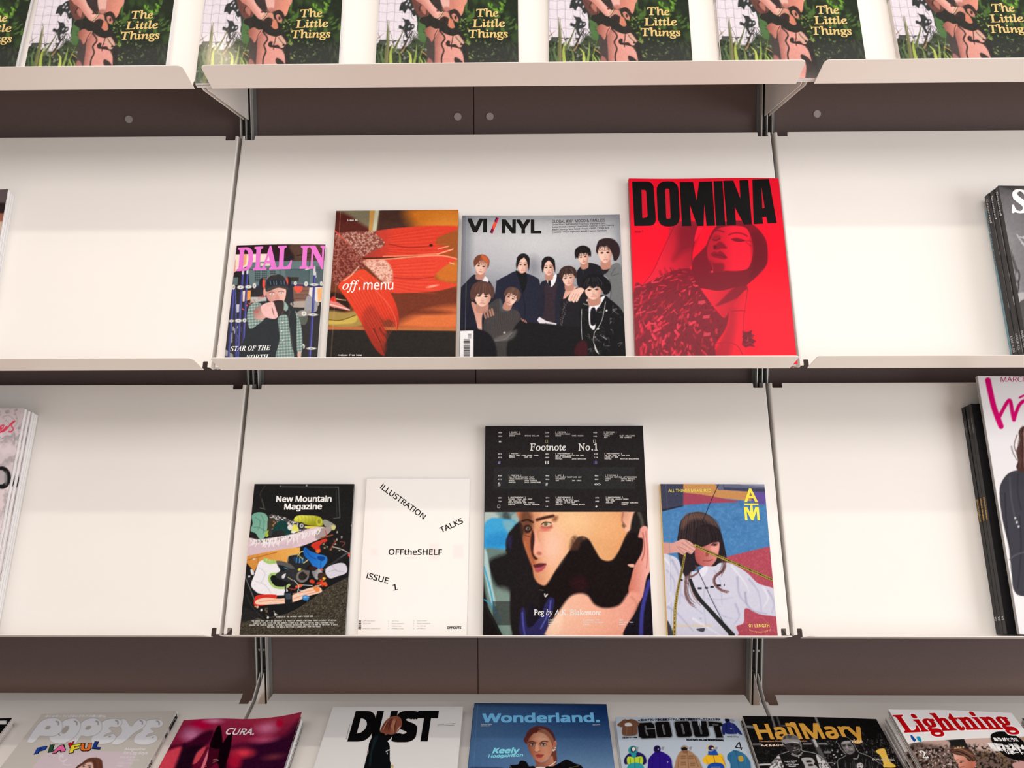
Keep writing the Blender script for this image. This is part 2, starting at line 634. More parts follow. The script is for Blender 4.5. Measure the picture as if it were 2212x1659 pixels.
def strands(s, pts, n, spread, w, cols, seed=0, jit=0.3, alpha=0.8):
    """bundle of hair-like strokes along a path"""
    rs = random.Random(seed)
    P = catmull(pts, False, 4)
    d = np.gradient(P, axis=0); L = np.maximum(np.hypot(d[:, 0], d[:, 1]), 1e-6)
    N = np.stack([-d[:, 1] / L, d[:, 0] / L], -1)
    for i in range(n):
        o = rs.uniform(-1, 1) * spread
        k = rs.uniform(-jit, jit) * spread
        Q = P + N * (o + k * np.linspace(0, 1, len(P))[:, None])
        a = rs.randint(0, max(0, len(Q) // 4)); b = len(Q) - rs.randint(0, max(1, len(Q) // 4))
        if b - a > 1: s.line(Q[a:b], w, rs.choice(cols), alpha=alpha, sm=False)


# ------------------------------------------------------------------ lettering: filled glyph outlines
FDIR = os.path.join(bpy.utils.resource_path('LOCAL'), 'datafiles', 'fonts')
FONTS = {}


def get_font(key):
    if key in FONTS: return FONTS[key]
    fn = {'sans': 'NotoSansMath-Regular.woff2', 'mono': 'DejaVuSansMono.woff2', 'serif': 'NotoSansMath-Regular.woff2',
          'serifit': 'NotoSansMath-Regular.woff2', 'serifbi': 'NotoSansMath-Regular.woff2', 'roman': 'NotoSansMath-Regular.woff2', 'cjk': 'Noto Sans CJK Regular.woff2'}[key]
    try:
        f = bpy.data.fonts.load(os.path.join(FDIR, fn), check_existing=True)
    except Exception:
        f = None
    FONTS[key] = f
    return f


def map_serif(t, style):
    o = {'serif': (0x1D400, 0x1D41A, 0x1D7CE), 'serifit': (0x1D434, 0x1D44E, None), 'serifbi': (0x1D468, 0x1D482, None), 'roman': (0x1D434, 0x1D44E, None)}[style]
    r = ''
    for c in t:
        if 'A' <= c <= 'Z': r += chr(o[0] + ord(c) - 65)
        elif 'a' <= c <= 'z': r += chr(0x210E) if (style in ('serifit', 'roman') and c == 'h') else chr(o[1] + ord(c) - 97)
        elif '0' <= c <= '9' and o[2]: r += chr(o[2] + ord(c) - 48)
        else: r += c
    return r


CAPH = {}
LAYER = [None]


def glyphs(body, font, bold, space):
    f = get_font(font)
    cu = bpy.data.curves.new('tmp', 'FONT')
    if f: cu.font = f
    cu.resolution_u = 3
    cu.space_character = space
    if font not in CAPH:
        cu.body = map_serif('H', font) if (f and (font.startswith('serif') or font == 'roman')) else 'H'
        ob = bpy.data.objects.new('tmp', cu); me = bpy.data.meshes.new_from_object(ob)
        CAPH[font] = max([v.co.y for v in me.vertices] or [0.7])
        bpy.data.objects.remove(ob); bpy.data.meshes.remove(me)
    caps = font == 'sans' and not any(c.islower() for c in body)
    if caps: body = body.replace('I', 'l')      # plain upright stroke, cut to capital height below
    cu.body = map_serif(body, font) if (f and (font.startswith('serif') or font == 'roman')) else body
    ob = bpy.data.objects.new('tmp', cu); me = bpy.data.meshes.new_from_object(ob)
    n = len(me.vertices); co = np.zeros(n * 3); me.vertices.foreach_get('co', co)
    fs = [tuple(p.vertices) for p in me.polygons]
    bpy.data.objects.remove(ob); bpy.data.meshes.remove(me); bpy.data.curves.remove(cu)
    co = co.reshape(-1, 3)[:, :2].copy()
    if caps and 'l' in body: co[:, 1] = np.minimum(co[:, 1], CAPH[font])
    if font == 'roman': co[:, 0] -= 0.22 * co[:, 1]
    if bold > 0.0005 and n:
        # heavier weight: the same outline laid down again, shifted all round
        C, F = [co], list(fs)
        small = font == 'mono'
        for k, (a, b_) in enumerate(((1, 0), (-1, 0), (0, 1), (0, -1)) if small else ((1, 1), (-1, 1), (1, -1), (-1, -1), (1, 0), (-1, 0), (0, 1), (0, -1))):
            C.append(co + bold * np.array([a, b_]))
            F += [tuple(i + n * (k + 1) for i in f) for f in fs]
        co = np.concatenate(C); fs = F
    LAYER[0] = np.repeat(np.arange(len(co) // max(n, 1)), n) if n else np.zeros(0)
    return co, fs, CAPH[font]


def lettering_mesh(art, bend):
    V, F, K = [], [], []
    boxes = []
    for li, (body, p0, p1, cap, col, font, bold, upv, space) in enumerate(art.texts):
        if font == 'shape':
            pts = np.asarray(body, float)
            fs = [tuple(range(len(V), len(V) + len(pts)))]
            x, y = pts[:, 0], pts[:, 1]
            lay = np.zeros(len(x))
        else:
            co, faces, ch = glyphs(body, font, bold, space)
            if len(co) == 0: continue
            lay = LAYER[0].astype(float)
            x0, x1 = co[:, 0].min(), co[:, 0].max()
            t = (co[:, 0] - x0) / (x1 - x0)
            if upv is None or isinstance(upv, (int, float)):
                # upright (or slanted by a ratio) in the plane of the cover itself
                k = float(upv or 0.0)
                pm = [0.5 * (p0[0] + p1[0]), 0.5 * (p0[1] + p1[1])]
                au, av = apply_h(art.toUV, np.array([p0[0], p1[0], pm[0], pm[0]], float), np.array([p0[1], p1[1], pm[1], pm[1] - cap], float))
                au = au * art.w; av = av * art.h
                d = np.array([au[1] - au[0], av[1] - av[0]]); L = np.hypot(*d); nrm = np.array([-d[1], d[0]]) / L
                hm = abs(av[3] - av[2])
                hh = co[:, 1] / ch * hm
                mx = au[0] + t * d[0] + hh * (nrm[0] + k * d[0] / L); my = av[0] + t * d[1] + hh * (nrm[1] + k * d[1] / L)
                x, y = apply_h(art.toXY, mx / art.w, my / art.h)
            else:
                p0 = np.array(p0, float); p1 = np.array(p1, float); d = p1 - p0; L = np.hypot(*d)
                nrm = np.array(upv, float) / np.hypot(*upv)
                h = co[:, 1] / ch * cap
                x = p0[0] + t * d[0] + h * nrm[0]; y = p0[1] + t * d[1] + h * nrm[1]
            fs = [tuple(i + len(V) for i in f) for f in faces]
        u, v = apply_h(art.toUV, x, y)
        # every ink layer lies a hair above whatever it overprints
        bb = (u.min(), u.max(), v.min(), v.max()); lev = 0.0
        for b2, l2 in boxes:
            if bb[0] < b2[1] and bb[1] > b2[0] and bb[2] < b2[3] and bb[3] > b2[2]: lev = max(lev, l2)
        boxes.append((bb, lev + 0.0000035 * lay.max() + 0.000018))
        z = 0 * u + 0.00016 + lev + 0.0000035 * lay
        V += list(zip(u * art.w, v * art.h, z)); F += fs
        K += [tuple(c / 255 for c in col) + (1.0,)] * len(x)
    if not V: return None
    # keep only lettering that lies on the cover
    me = mesh_from('lettering', V, F)
    at = me.color_attributes.new('ink', 'BYTE_COLOR', 'POINT')
    at.data.foreach_set('color_srgb', np.array(K, dtype=np.float32).ravel())
    bm = bmesh.new(); bm.from_mesh(me)
    for co_, no_ in (((0.0004, 0, 0), (-1, 0, 0)), ((art.w - 0.0004, 0, 0), (1, 0, 0)), ((0, 0, 0), (0, -1, 0)), ((0, art.h - 0.0004, 0), (0, 1, 0))):
        bmesh.ops.bisect_plane(bm, geom=bm.verts[:] + bm.edges[:] + bm.faces[:], plane_co=co_, plane_no=no_, clear_outer=True)
    if bend is not None:      # cut finely enough to follow the curve of the cover
        big = [f for f in bm.faces if f.calc_area() > 2e-5]
        if big:
            for k in range(1, 24):
                g = [f for f in bm.faces if f.calc_area() > 1e-5]
                ge = list({e for f in g for e in f.edges}); gv = list({v_ for f in g for v_ in f.verts})
                if g: bmesh.ops.bisect_plane(bm, geom=gv + ge + g, plane_co=(art.w * k / 24, 0, 0), plane_no=(1, 0, 0))
            for k in range(1, 12):
                g = [f for f in bm.faces if f.calc_area() > 1e-5]
                ge = list({e for f in g for e in f.edges}); gv = list({v_ for f in g for v_ in f.verts})
                if g: bmesh.ops.bisect_plane(bm, geom=gv + ge + g, plane_co=(0, art.h * k / 12, 0), plane_no=(0, 1, 0))
        for v_ in bm.verts:
            v_.co.z += float(bend(np.array(v_.co.x / art.w), np.array(v_.co.y / art.h)))
    bm.normal_update()
    for f in bm.faces:
        if f.normal.z < 0: f.normal_flip()
    bm.to_mesh(me); bm.free()
    return me


def cover_mesh(art, bend, edge=(250, 248, 246), skirt=0.0005):
    nx, ny = art.nx, art.ny
    u, v = np.meshgrid(np.linspace(0, 1, nx), np.linspace(0, 1, ny))
    z = bend(u, v) if bend is not None else 0 * u
    V = np.stack([u * art.w, v * art.h, z], -1).reshape(-1, 3)
    idx = np.arange(nx * ny).reshape(ny, nx)
    q = np.stack([idx[:-1, :-1], idx[:-1, 1:], idx[1:, 1:], idx[1:, :-1]], -1).reshape(-1, 4)
    loop = list(idx[0, :]) + list(idx[1:, -1]) + list(idx[-1, -2::-1]) + list(idx[-2:0:-1, 0])
    n0 = len(V); P = V[loop]
    V = np.concatenate([V, P, P - np.array([0, 0, skirt])])
    m = len(loop); k = np.arange(m); k2 = (k + 1) % m
    sk = np.stack([n0 + k, n0 + m + k, n0 + m + k2, n0 + k2], -1)
    Q = np.concatenate([q, sk])
    C = np.concatenate([np.clip(art.C.reshape(-1, 3), 0, 255), np.tile(np.array(edge, float), (2 * m, 1))]) / 255.0
    C = np.concatenate([C, np.ones((len(C), 1))], 1).astype(np.float32)
    me = bpy.data.meshes.new('front_cover')
    me.vertices.add(len(V)); me.vertices.foreach_set('co', V.astype(np.float32).ravel())
    me.loops.add(len(Q) * 4); me.loops.foreach_set('vertex_index', Q.astype(np.int32).ravel())
    me.polygons.add(len(Q)); me.polygons.foreach_set('loop_start', (np.arange(len(Q)) * 4).astype(np.int32))
    me.polygons.foreach_set('use_smooth', np.array([True] * len(q) + [False] * len(sk)))
    me.update(calc_edges=True)
    at = me.color_attributes.new('ink', 'BYTE_COLOR', 'POINT')
    at.data.foreach_set('color_srgb', C.ravel())
    return me


def block_mesh(w, h, t, bend=None, inset=0.0006, back=0.0, nseg=12):
    """page block: slightly smaller than the cover, its top following the cover's curve"""
    x = np.linspace(inset, w - inset, nseg); y = np.linspace(inset, h - inset, nseg)
    bm = bmesh.new()
    top, bot = {}, {}
    for j, yy in enumerate(y):
        for i, xx in enumerate(x):
            dz = float(bend(np.array(xx / w), np.array(yy / h))) * back if bend is not None else 0
            top[i, j] = bm.verts.new((xx, yy, t - 0.0006 + dz))
            if i in (0, nseg - 1) or j in (0, nseg - 1): bot[i, j] = bm.verts.new((xx, yy, 0.0003))
    for j in range(nseg - 1):
        for i in range(nseg - 1):
            bm.faces.new((top[i, j], top[i + 1, j], top[i + 1, j + 1], top[i, j + 1]))
    for i in range(nseg - 1):
        bm.faces.new((bot[i, 0], bot[i + 1, 0], top[i + 1, 0], top[i, 0]))
        bm.faces.new((bot[i + 1, nseg - 1], bot[i, nseg - 1], top[i, nseg - 1], top[i + 1, nseg - 1]))
        bm.faces.new((bot[0, i + 1], bot[0, i], top[0, i], top[0, i + 1]))
        bm.faces.new((bot[nseg - 1, i], bot[nseg - 1, i + 1], top[nseg - 1, i + 1], top[nseg - 1, i]))
    bm.faces.new((bot[0, 0], bot[0, nseg - 1], bot[nseg - 1, nseg - 1], bot[nseg - 1, 0])) if False else None
    me = bpy.data.meshes.new('page_block'); bm.to_mesh(me); bm.free()
    return me


FLAT = {}


def flat_mat(c):
    if c not in FLAT:
        FLAT[c] = material('cover_stock', c, rough=0.35)
    return FLAT[c]


def magazine(spec, art, t, n, label, cat='magazine', finish='satin', bend=None, spine=None, spine_side='L', back=(245, 243, 240),
             pages='pages', group=None, under_labels=None, jitter=0.0015, edge=(250, 248, 246), spine_text=None, name='magazine', seed=1, block_back=0.0, covers_below=True, cache=None):
    """builds n copies lying on one another, the printed one on top; returns the top one"""
    rs = random.Random(seed)
    F0 = ROWF[spec['row']]
    if cache:
        cov, let, blk, bkm = cache
    else:
        cov = cover_mesh(art, bend, edge); cov.materials.append(PRINT[finish])
        let = lettering_mesh(art, bend)
        if let: let.materials.append(PRINT[finish])
        blk = block_mesh(spec['w'], spec['h'], t, bend, back=block_back); blk.materials.append(MAT[pages])
        bkm = box_mesh('back_cover', 0, spec['w'], 0, spec['h'], 0, 0.0004); bkm.materials.append(flat_mat(back))
    if isinstance(cache, list) and not cache: cache += [cov, let, blk, bkm]
    if spine:
        x0, x1 = (-0.0005, 0.0004) if spine_side == 'L' else (spec['w'] - 0.0004, spec['w'] + 0.0005)
        spm = box_mesh('spine', x0, x1, 0, spec['h'], 0, t - 0.0001, bevel=0.0003); spm.materials.append(flat_mat(spine))
        spt = None
        if spine_text:
            spt = spine_letters(spec, t, spine_side, spine_text)
    zt = spec['off']; top = None
    for k in range(n):
        i = n - 1 - k           # i = 0 is the top copy
        z = zt - t * (i + 1)
        du, dr = (0, 0) if i == 0 else (rs.uniform(-jitter, jitter), rs.uniform(-0.004, 0.004))
        m = F0 @ Matrix.Translation((spec['u'] + du, spec['v'] - (0 if i == 0 else rs.uniform(0, .0008)), z)) @ Matrix.Rotation(spec['rot'] + dr, 4, 'Z')
        r = empty(name, m)
        lab = label if i == 0 else (under_labels[i - 1] if under_labels and i - 1 < len(under_labels) else 'copy beneath the ' + label)
        tag(r, lab, cat, group)
        new_obj('page_block', blk, r)
        new_obj('back_cover', bkm, r)
        if i == 0 or covers_below:
            c = new_obj('front_cover', cov, r, loc=(0, 0, t))
            if let and i == 0: tag(new_obj('lettering', let, c), kind='stuff')
        if spine:
            so = new_obj('spine', spm, r)
            if spt: tag(new_obj('spine_lettering', spt, so), kind='stuff')
        if i == 0: top = r
    return top


def spine_letters(spec, t, side, items):
    """items: (text, v_start, v_end, colour, font, bold, fraction of the thickness); read from the top down"""
    V, F, K = [], [], []
    x = -0.00075 if side == 'L' else spec['w'] + 0.00075
    for body, v0, v1, col, font, bold, frac in items:
        co, faces, ch = glyphs(body, font, bold, 1.0)
        if len(co) == 0: continue
        a0, a1 = co[:, 0].min(), co[:, 0].max()
        tt = (co[:, 0] - a0) / (a1 - a0)
        yy = (v0 + (v1 - v0) * tt) * spec['h']
        hh = co[:, 1] / ch
        z = t * (0.5 - frac / 2 + frac * hh) if side == 'L' else t * (0.5 + frac / 2 - frac * hh)
        if side == 'L': z = t * (0.5 - frac / 2 + frac * hh)
        n0 = len(V)
        sx = -1 if side == 'L' else 1
        V += [(x + sx * 0.0000035 * float(l), float(b), float(c)) for b, c, l in zip(yy, z, LAYER[0])]
        F += [tuple(i + n0 for i in f) for f in faces]
        K += [tuple(c / 255 for c in col) + (1,)] * len(co)
    if not V: return None
    me = mesh_from('spine_lettering', V, F)
    at = me.color_attributes.new('ink', 'BYTE_COLOR', 'POINT'); at.data.foreach_set('color_srgb', np.array(K, dtype=np.float32).ravel())
    me.materials.append(PRINT['satin'])
    return me

# placement of every cover: u, v on the slope of its shelf, size, turn, height of its front above the slope, and its drawing frame
S = {
    'lt0': dict(row=1, u=-0.9664, v=0.0033, w=0.2190, h=0.3000, rot=-0.0084, off=0.0095, q=[(-182.1, -149.5), (103.6, -150.8), (26.1, 183.3), (-280.1, 183.7)]),
    'lt1': dict(row=1, u=-0.7333, v=0.0015, w=0.2164, h=0.3000, rot=0.0204, off=0.0095, q=[(110.7, -150.9), (395.5, -158.6), (351.5, 175.3), (45.9, 183.2)]),
    'lt2': dict(row=1, u=-0.4673, v=0.0015, w=0.2176, h=0.3000, rot=0.0188, off=0.0095, q=[(460.8, -154.8), (748.5, -162.3), (729.6, 172.5), (420.8, 180.0)]),
    'lt3': dict(row=1, u=-0.1939, v=0.0015, w=0.2168, h=0.3000, rot=0.0042, off=0.0095, q=[(828.0, -159.0), (1116.2, -163.2), (1118.1, 173.0), (808.7, 176.7)]),
    'lt4': dict(row=1, u=0.0702, v=0.0037, w=0.2181, h=0.3000, rot=-0.0102, off=0.0095, q=[(1184.9, -165.3), (1476.7, -166.3), (1499.0, 170.9), (1185.7, 170.8)]),
    'lt5': dict(row=1, u=0.3319, v=0.0025, w=0.2175, h=0.3000, rot=-0.0045, off=0.0095, q=[(1532.6, -168.0), (1825.2, -170.2), (1875.9, 167.7), (1561.6, 169.2)]),
    'lt6': dict(row=1, u=0.6018, v=0.0015, w=0.2190, h=0.3000, rot=0.0033, off=0.0095, q=[(1892.7, -171.0), (2188.9, -175.1), (2270.3, 163.5), (1952.0, 167.0)]),
    'dial': dict(row=2, u=-0.4379, v=0.0015, w=0.1460, h=0.2105, rot=0.0058, off=0.0070, q=[(511.3, 530.1), (703.1, 528.0), (684.1, 791.2), (482.8, 792.9)]),
    'off': dict(row=2, u=-0.2775, v=0.0015, w=0.2021, h=0.2715, rot=0.0038, off=0.0100, q=[(726.7, 455.3), (990.1, 452.8), (983.4, 788.9), (702.9, 790.9)]),
    'vinyl': dict(row=2, u=-0.0691, v=0.0015, w=0.2585, h=0.2605, rot=0.0008, off=0.0100, q=[(999.0, 466.5), (1338.4, 464.2), (1352.7, 788.4), (992.1, 789.9)]),
    'domina': dict(row=2, u=0.2046, v=0.0032, w=0.2478, h=0.3254, rot=-0.0070, off=0.0120, q=[(1358.4, 385.9), (1681.5, 385.8), (1722.7, 786.6), (1374.3, 785.4)]),
    'sens': dict(row=2, u=0.7878, v=0.0061, w=0.2300, h=0.2863, rot=-0.0200, off=0.0430, q=[(2156.8, 401.0), (2471.3, 404.4), (2559.4, 769.4), (2222.3, 764.3)]),
    'left2': dict(row=2, u=-1.0363, v=0.0015, w=0.2200, h=0.3012, rot=0.0361, off=0.0220, q=[(-267.3, 419.5), (17.0, 408.6), (-47.0, 777.5), (-351.7, 789.0)]),
    'nmm': dict(row=3, u=-0.4248, v=0.0018, w=0.1691, h=0.2442, rot=-0.0017, off=0.0100, q=[(549.7, 1045.4), (765.3, 1045.5), (744.9, 1373.3), (517.1, 1372.6)]),
    'ots': dict(row=3, u=-0.2366, v=0.0021, w=0.1749, h=0.2540, rot=-0.0033, off=0.0040, q=[(792.4, 1033.8), (1015.0, 1034.2), (1007.9, 1373.7), (772.3, 1372.5)]),
    'foot': dict(row=3, u=-0.0348, v=0.0015, w=0.2694, h=0.3439, rot=0.0004, off=0.0120, q=[(1048.9, 920.3), (1388.6, 919.5), (1410.9, 1374.2), (1043.8, 1373.8)]),
    'atm': dict(row=3, u=0.2583, v=0.0022, w=0.1735, h=0.2430, rot=-0.0041, off=0.0100, q=[(1426.4, 1045.4), (1651.1, 1046.0), (1680.3, 1374.8), (1442.7, 1373.4)]),
    'him': dict(row=3, u=0.7971, v=0.0053, w=0.2400, h=0.4202, rot=-0.0158, off=0.0360, q=[(2112.0, 812.0), (2420.8, 815.6), (2543.6, 1376.1), (2203.2, 1370.0)]),
    'black3': dict(row=3, u=0.7819, v=0.0056, w=0.2300, h=0.3730, rot=-0.0180, off=0.0290, q=[(2098.0, 871.6), (2395.6, 875.9), (2500.5, 1376.0), (2176.1, 1369.5)]),
    'left3': dict(row=3, u=-1.0492, v=0.0024, w=0.2300, h=0.3681, rot=-0.0037, off=0.0460, q=[(-236.1, 881.7), (52.7, 882.0), (-42.0, 1372.0), (-355.7, 1370.3)]),
    'left4': dict(row=4, u=-1.0428, v=0.0015, w=0.2100, h=0.2439, rot=0.0700, off=0.0200, q=[(-247.0, 1562.6), (27.0, 1550.5), (-169.2, 1805.0), (-500.7, 1822.0)]),
    'pop': dict(row=4, u=-0.8013, v=0.0015, w=0.2337, h=0.2767, rot=0.0350, off=0.0130, q=[(90.8, 1542.0), (382.4, 1535.9), (225.1, 1823.7), (-134.5, 1832.3)]),
    'cura': dict(row=4, u=-0.5424, v=0.0015, w=0.2017, h=0.2504, rot=0.0324, off=0.0220, q=[(397.0, 1556.4), (653.5, 1551.4), (566.0, 1816.9), (255.3, 1823.6)]),
    'dust': dict(row=4, u=-0.3013, v=0.0015, w=0.2273, h=0.2878, rot=0.0097, off=0.0200, q=[(719.0, 1527.1), (1000.2, 1526.0), (973.0, 1827.0), (623.7, 1828.0)]),
    'won': dict(row=4, u=-0.0595, v=0.0034, w=0.2308, h=0.2972, rot=-0.0084, off=0.0200, q=[(1025.3, 1518.5), (1310.1, 1520.9), (1351.6, 1832.0), (995.3, 1827.5)]),
    'go': dict(row=4, u=0.1817, v=0.0052, w=0.2105, h=0.2650, rot=-0.0174, off=0.0160, q=[(1329.2, 1549.5), (1596.4, 1553.5), (1694.1, 1838.7), (1366.7, 1832.1)]),
    'hail': dict(row=4, u=0.3954, v=0.0082, w=0.2245, h=0.2617, rot=-0.0300, off=0.0200, q=[(1604.0, 1546.4), (1892.9, 1553.2), (2050.7, 1835.7), (1696.6, 1825.0)]),
    'light': dict(row=4, u=0.6315, v=0.0095, w=0.2006, h=0.2462, rot=-0.0400, off=0.0460, q=[(1918.9, 1532.2), (2184.9, 1540.0), (2392.7, 1805.6), (2068.9, 1793.6)]),
    'right4': dict(row=4, u=0.8429, v=0.0135, w=0.2000, h=0.2286, rot=-0.0600, off=0.0400, q=[(2207.4, 1551.8), (2481.5, 1563.5), (2725.4, 1814.7), (2395.0, 1797.5)]),
}

# ================================================================== TOP ROW: seven stacks of the garden-photo magazine
W_ = (252, 250, 247)


def art_garden():
    a = Art(S['lt2'], (430, 0), 6.703, pitch=1.5, base=(30, 40, 28))
    L = a.line; P = a.poly; E = a.ell
    R = random.Random(4)
    # foliage of the right half
    a.fill((54, 78, 40), tex=lambda X, Y: speck(190, 0.52, 3, 3, 5)(X, Y) * (X > 1150) * (Y < 620) * 0.8)
    a.fill((86, 122, 52), tex=lambda X, Y: speck(70, 0.66, 5, 2, 8)(X, Y) * (X > 1300) * (Y < 520) * 0.8)
    a.fill((46, 50, 46), tex=lambda X, Y: np.clip((Y - 560) / 160, 0, 1) * (X > 1180))
    a.fill((96, 116, 78), tex=lambda X, Y: speck(34, 0.70, 8, 2, 9)(X, Y) * (X > 1180) * (X < 1700) * (Y > 560))
    for k in range(60):   # sprig with small leaves beside the lettering
        x = R.gauss(1290, 55); y = R.uniform(280, 860); s_ = R.uniform(9, 20)
        E(x + (y - 560) * 0.12, y, s_, s_ * 0.45, R.choice([(142, 168, 72), (104, 136, 62), (170, 190, 100)]), ang=R.uniform(0, 180), alpha=0.85)
    for k in range(26):
        x = R.uniform(1500, 1880); y = R.uniform(580, 860)
        L([(x, y), (x + R.uniform(-30, 30), y + R.uniform(-22, 22))], 7, (104, 122, 86), alpha=0.6, sm=False)
    for k in range(14):
        x = R.uniform(1650, 1860); y = R.uniform(30, 180)
        E(x, y, R.uniform(18, 40), 12, (118, 176, 52), ang=R.uniform(0, 90), alpha=0.75)
    for k in range(10):
        x = R.uniform(1880, 2050); y = R.uniform(220, 420)
        E(x, y, R.uniform(24, 52), 11, (76, 110, 46), ang=R.uniform(-60, -10), alpha=0.8)
    for k in range(8):
        E(R.uniform(1880, 2010), R.uniform(600, 880), 60, 14, (70, 84, 62), ang=R.uniform(40, 110), alpha=0.5)
    # white wall with a wire grid, left
    P([(-300, -1400), (700, -1400), (660, -500), (560, 0), (600, 220), (620, 460), (640, 720), (-100, 760)], (226, 218, 228), sm=False, soft=12)
    for y in (-1000, -866, -732, -600, -466, -333, -200, -66, 70, 198, 332, 470, 610):
        L([(-80, y + 14), (60, y), (190, y + 10), (250, y - 6), (320, y + 6), (400, y), (480, y + 10), (600, y - 4)], 5, (150, 138, 156), alpha=0.75)
    for x in (-20, 92, 200, 312, 420, 525):
        L([(x + 60, -1200), (x, 0), (x - 34, 330), (x - 62, 700)], 5, (150, 138, 156), alpha=0.75, sm=False)
    dk = (46, 50, 52)
    P([(400, 60), (450, 40), (500, 0), (560, 10), (590, 110), (610, 210), (560, 250), (520, 170), (480, 150), (440, 212), (405, 172), (362, 176), (380, 100)], dk)
    P([(400, 280), (440, 300), (490, 305), (520, 360), (562, 368), (560, 420), (505, 460), (455, 480), (470, 565), (432, 560), (412, 470), (372, 440), (338, 430), (352, 385), (405, 404), (428, 350)], dk)
    P([(500, 0), (640, 0), (640, 200), (720, 330), (700, 480), (640, 560), (600, 420), (640, 330), (590, 220), (540, 90)], (44, 50, 48), soft=14)
    for x, y in ((450, 80), (500, 90), (480, 40), (540, 150), (470, 400), (520, 400)):
        E(x + 20, y, 12, 18, (214, 208, 216), ang=30, alpha=0.9)
    L([(600, 200), (640, 300), (606, 400), (612, 480)], 9, dk); L([(560, 180), (530, 250), (560, 300)], 6, dk)
    for k in range(12):
        x = R.uniform(380, 600); y = R.uniform(430, 560)
        L([(x, y), (x + R.uniform(-20, 30), y + 50), (x + R.uniform(-50, 10), y + 110)], 7, dk)
    # lower left planting
    P([(-120, 700), (40, 660), (240, 720), (420, 700), (560, 560), (640, 600), (760, 620), (760, 1300), (-140, 1300)], (58, 70, 50), soft=30)
    a.fill((150, 150, 140), tex=lambda X, Y: speck(28, 0.62, 21, 2, 9)(X, Y) * (X < 740) * (Y > 620) * 0.75)
    a.fill((30, 38, 30), tex=lambda X, Y: speck(60, 0.55, 22, 2, 9)(X, Y) * (X < 740) * (Y > 600) * 0.8)
    P([(640, 280), (690, 330), (730, 420), (720, 600), (640, 620), (610, 500)], (78, 112, 66), soft=16)
    L([(690, 440), (722, 450), (716, 490), (690, 480)], 7, (30, 44, 28))
    for pts, w, c in (([(60, 1250), (150, 700), (188, 310)], 66, (104, 112, 66)), ([(130, 940), (180, 640), (205, 320)], 40, (126, 120, 84)),
                      ([(230, 770), (330, 600), (430, 410)], 40, (92, 104, 62)), ([(380, 720), (470, 560), (545, 458)], 34, (58, 52, 46)),
                      ([(620, 560), (570, 480), (545, 458)], 12, (60, 58, 50)), ([(-20, 620), (50, 560), (120, 505)], 18, (150, 134, 112)),
                      ([(30, 700), (60, 590), (25, 490)], 9, (70, 74, 56)), ([(250, 700), (230, 560), (205, 470)], 9, (80, 78, 60)),
                      ([(190, 1000), (200, 780), (240, 660)], 60, (168, 184, 84)), ([(470, 960), (480, 820), (425, 740)], 52, (190, 200, 96)),
                      ([(520, 960), (560, 800), (585, 650)], 44, (138, 160, 76)), ([(350, 780), (400, 720), (420, 660)], 30, (150, 120, 90)),
                      ([(600, 940), (620, 840), (700, 620)], 34, (112, 134, 60)), ([(640, 760), (720, 820), (735, 900)], 14, (206, 156, 104)),
                      ([(100, 960), (60, 800), (110, 640)], 50, (92, 116, 70)), ([(300, 1100), (330, 860), (300, 740)], 46, (120, 140, 76)),
                      ([(640, 1100), (650, 940), (600, 830)], 56, (158, 186, 88)), ([(700, 1000), (690, 900), (650, 840)], 26, (150, 170, 80)),
                      ([(0, 1150), (20, 900), (-20, 720)], 44, (70, 96, 66))):
        L(pts, w, c, w2=3, soft=8)
    # figure; the part above the picture's edge first
    P([(640, -300), (760, -400), (900, -430), (1060, -430), (1220, -390), (1330, -260), (1345, 40), (1250, 60), (1100, -60), (800, -40), (600, 120), (560, -40)], (206, 146, 132), soft=10)
    P([(820, -330), (980, -300), (1120, -340), (1130, -60), (1050, 60), (860, 20)], (60, 50, 50), soft=10); P([(930, -560), (1050, -560), (1060, -400), (980, -330), (900, -400)], (196, 134, 120), soft=10)
    P([(830, -640), (850, -820), (980, -900), (1110, -830), (1150, -640), (1160, -420), (1080, -400), (900, -400), (820, -440)], (52, 40, 38), soft=10)
    P([(890, -740), (980, -790), (1070, -740), (1080, -620), (1040, -540), (985, -515), (920, -545), (888, -630)], (226, 172, 156), soft=10)
    for x in (940, 1030): L([(x - 24, -668), (x, -676), (x + 24, -668)], 8, (60, 42, 40)); L([(x - 26, -700), (x + 26, -702)], 7, (90, 62, 54))
    L([(955, -570), (985, -564), (1015, -570)], 10, (170, 84, 80)); L([(985, -660), (976, -610), (990, -602)], 7, (190, 130, 114))
    sk, sd, dd = (216, 152, 138), (150, 92, 80), (52, 40, 38)
    P([(540, -60), (640, 40), (760, 140), (790, 220), (735, 262), (660, 268), (600, 190), (560, 80)], (104, 66, 60))
    P([(660, 110), (700, 90), (760, 160), (752, 232), (700, 200)], (176, 112, 98), soft=14)
    L([(600, 0), (700, 90), (755, 150), (745, 240)], 12, dd); L([(690, 80), (655, 130), (652, 170)], 16, dd)
    P([(820, -60), (980, -60), (975, 100), (1010, 170), (930, 165), (850, 70)], (58, 48, 48))
    P([(965, -60), (1110, -60), (1095, 120), (1040, 178), (985, 110)], (226, 176, 166), soft=12)
    E(1040, 150, 60, 40, (172, 108, 98), soft=30, alpha=0.8)
    P([(1095, -60), (1325, -60), (1312, 80), (1275, 200), (1245, 240), (1180, 150), (1085, 160)], lin(1090, 0, (196, 126, 112), 1320, 60, (226, 150, 128)), sm=False)
    P([(560, -80), (740, -80), (830, 60), (925, 170), (965, 200), (885, 282), (815, 222), (700, 90), (610, 20)], lin(700, 90, (196, 126, 114), 800, 30, (232, 176, 164)))
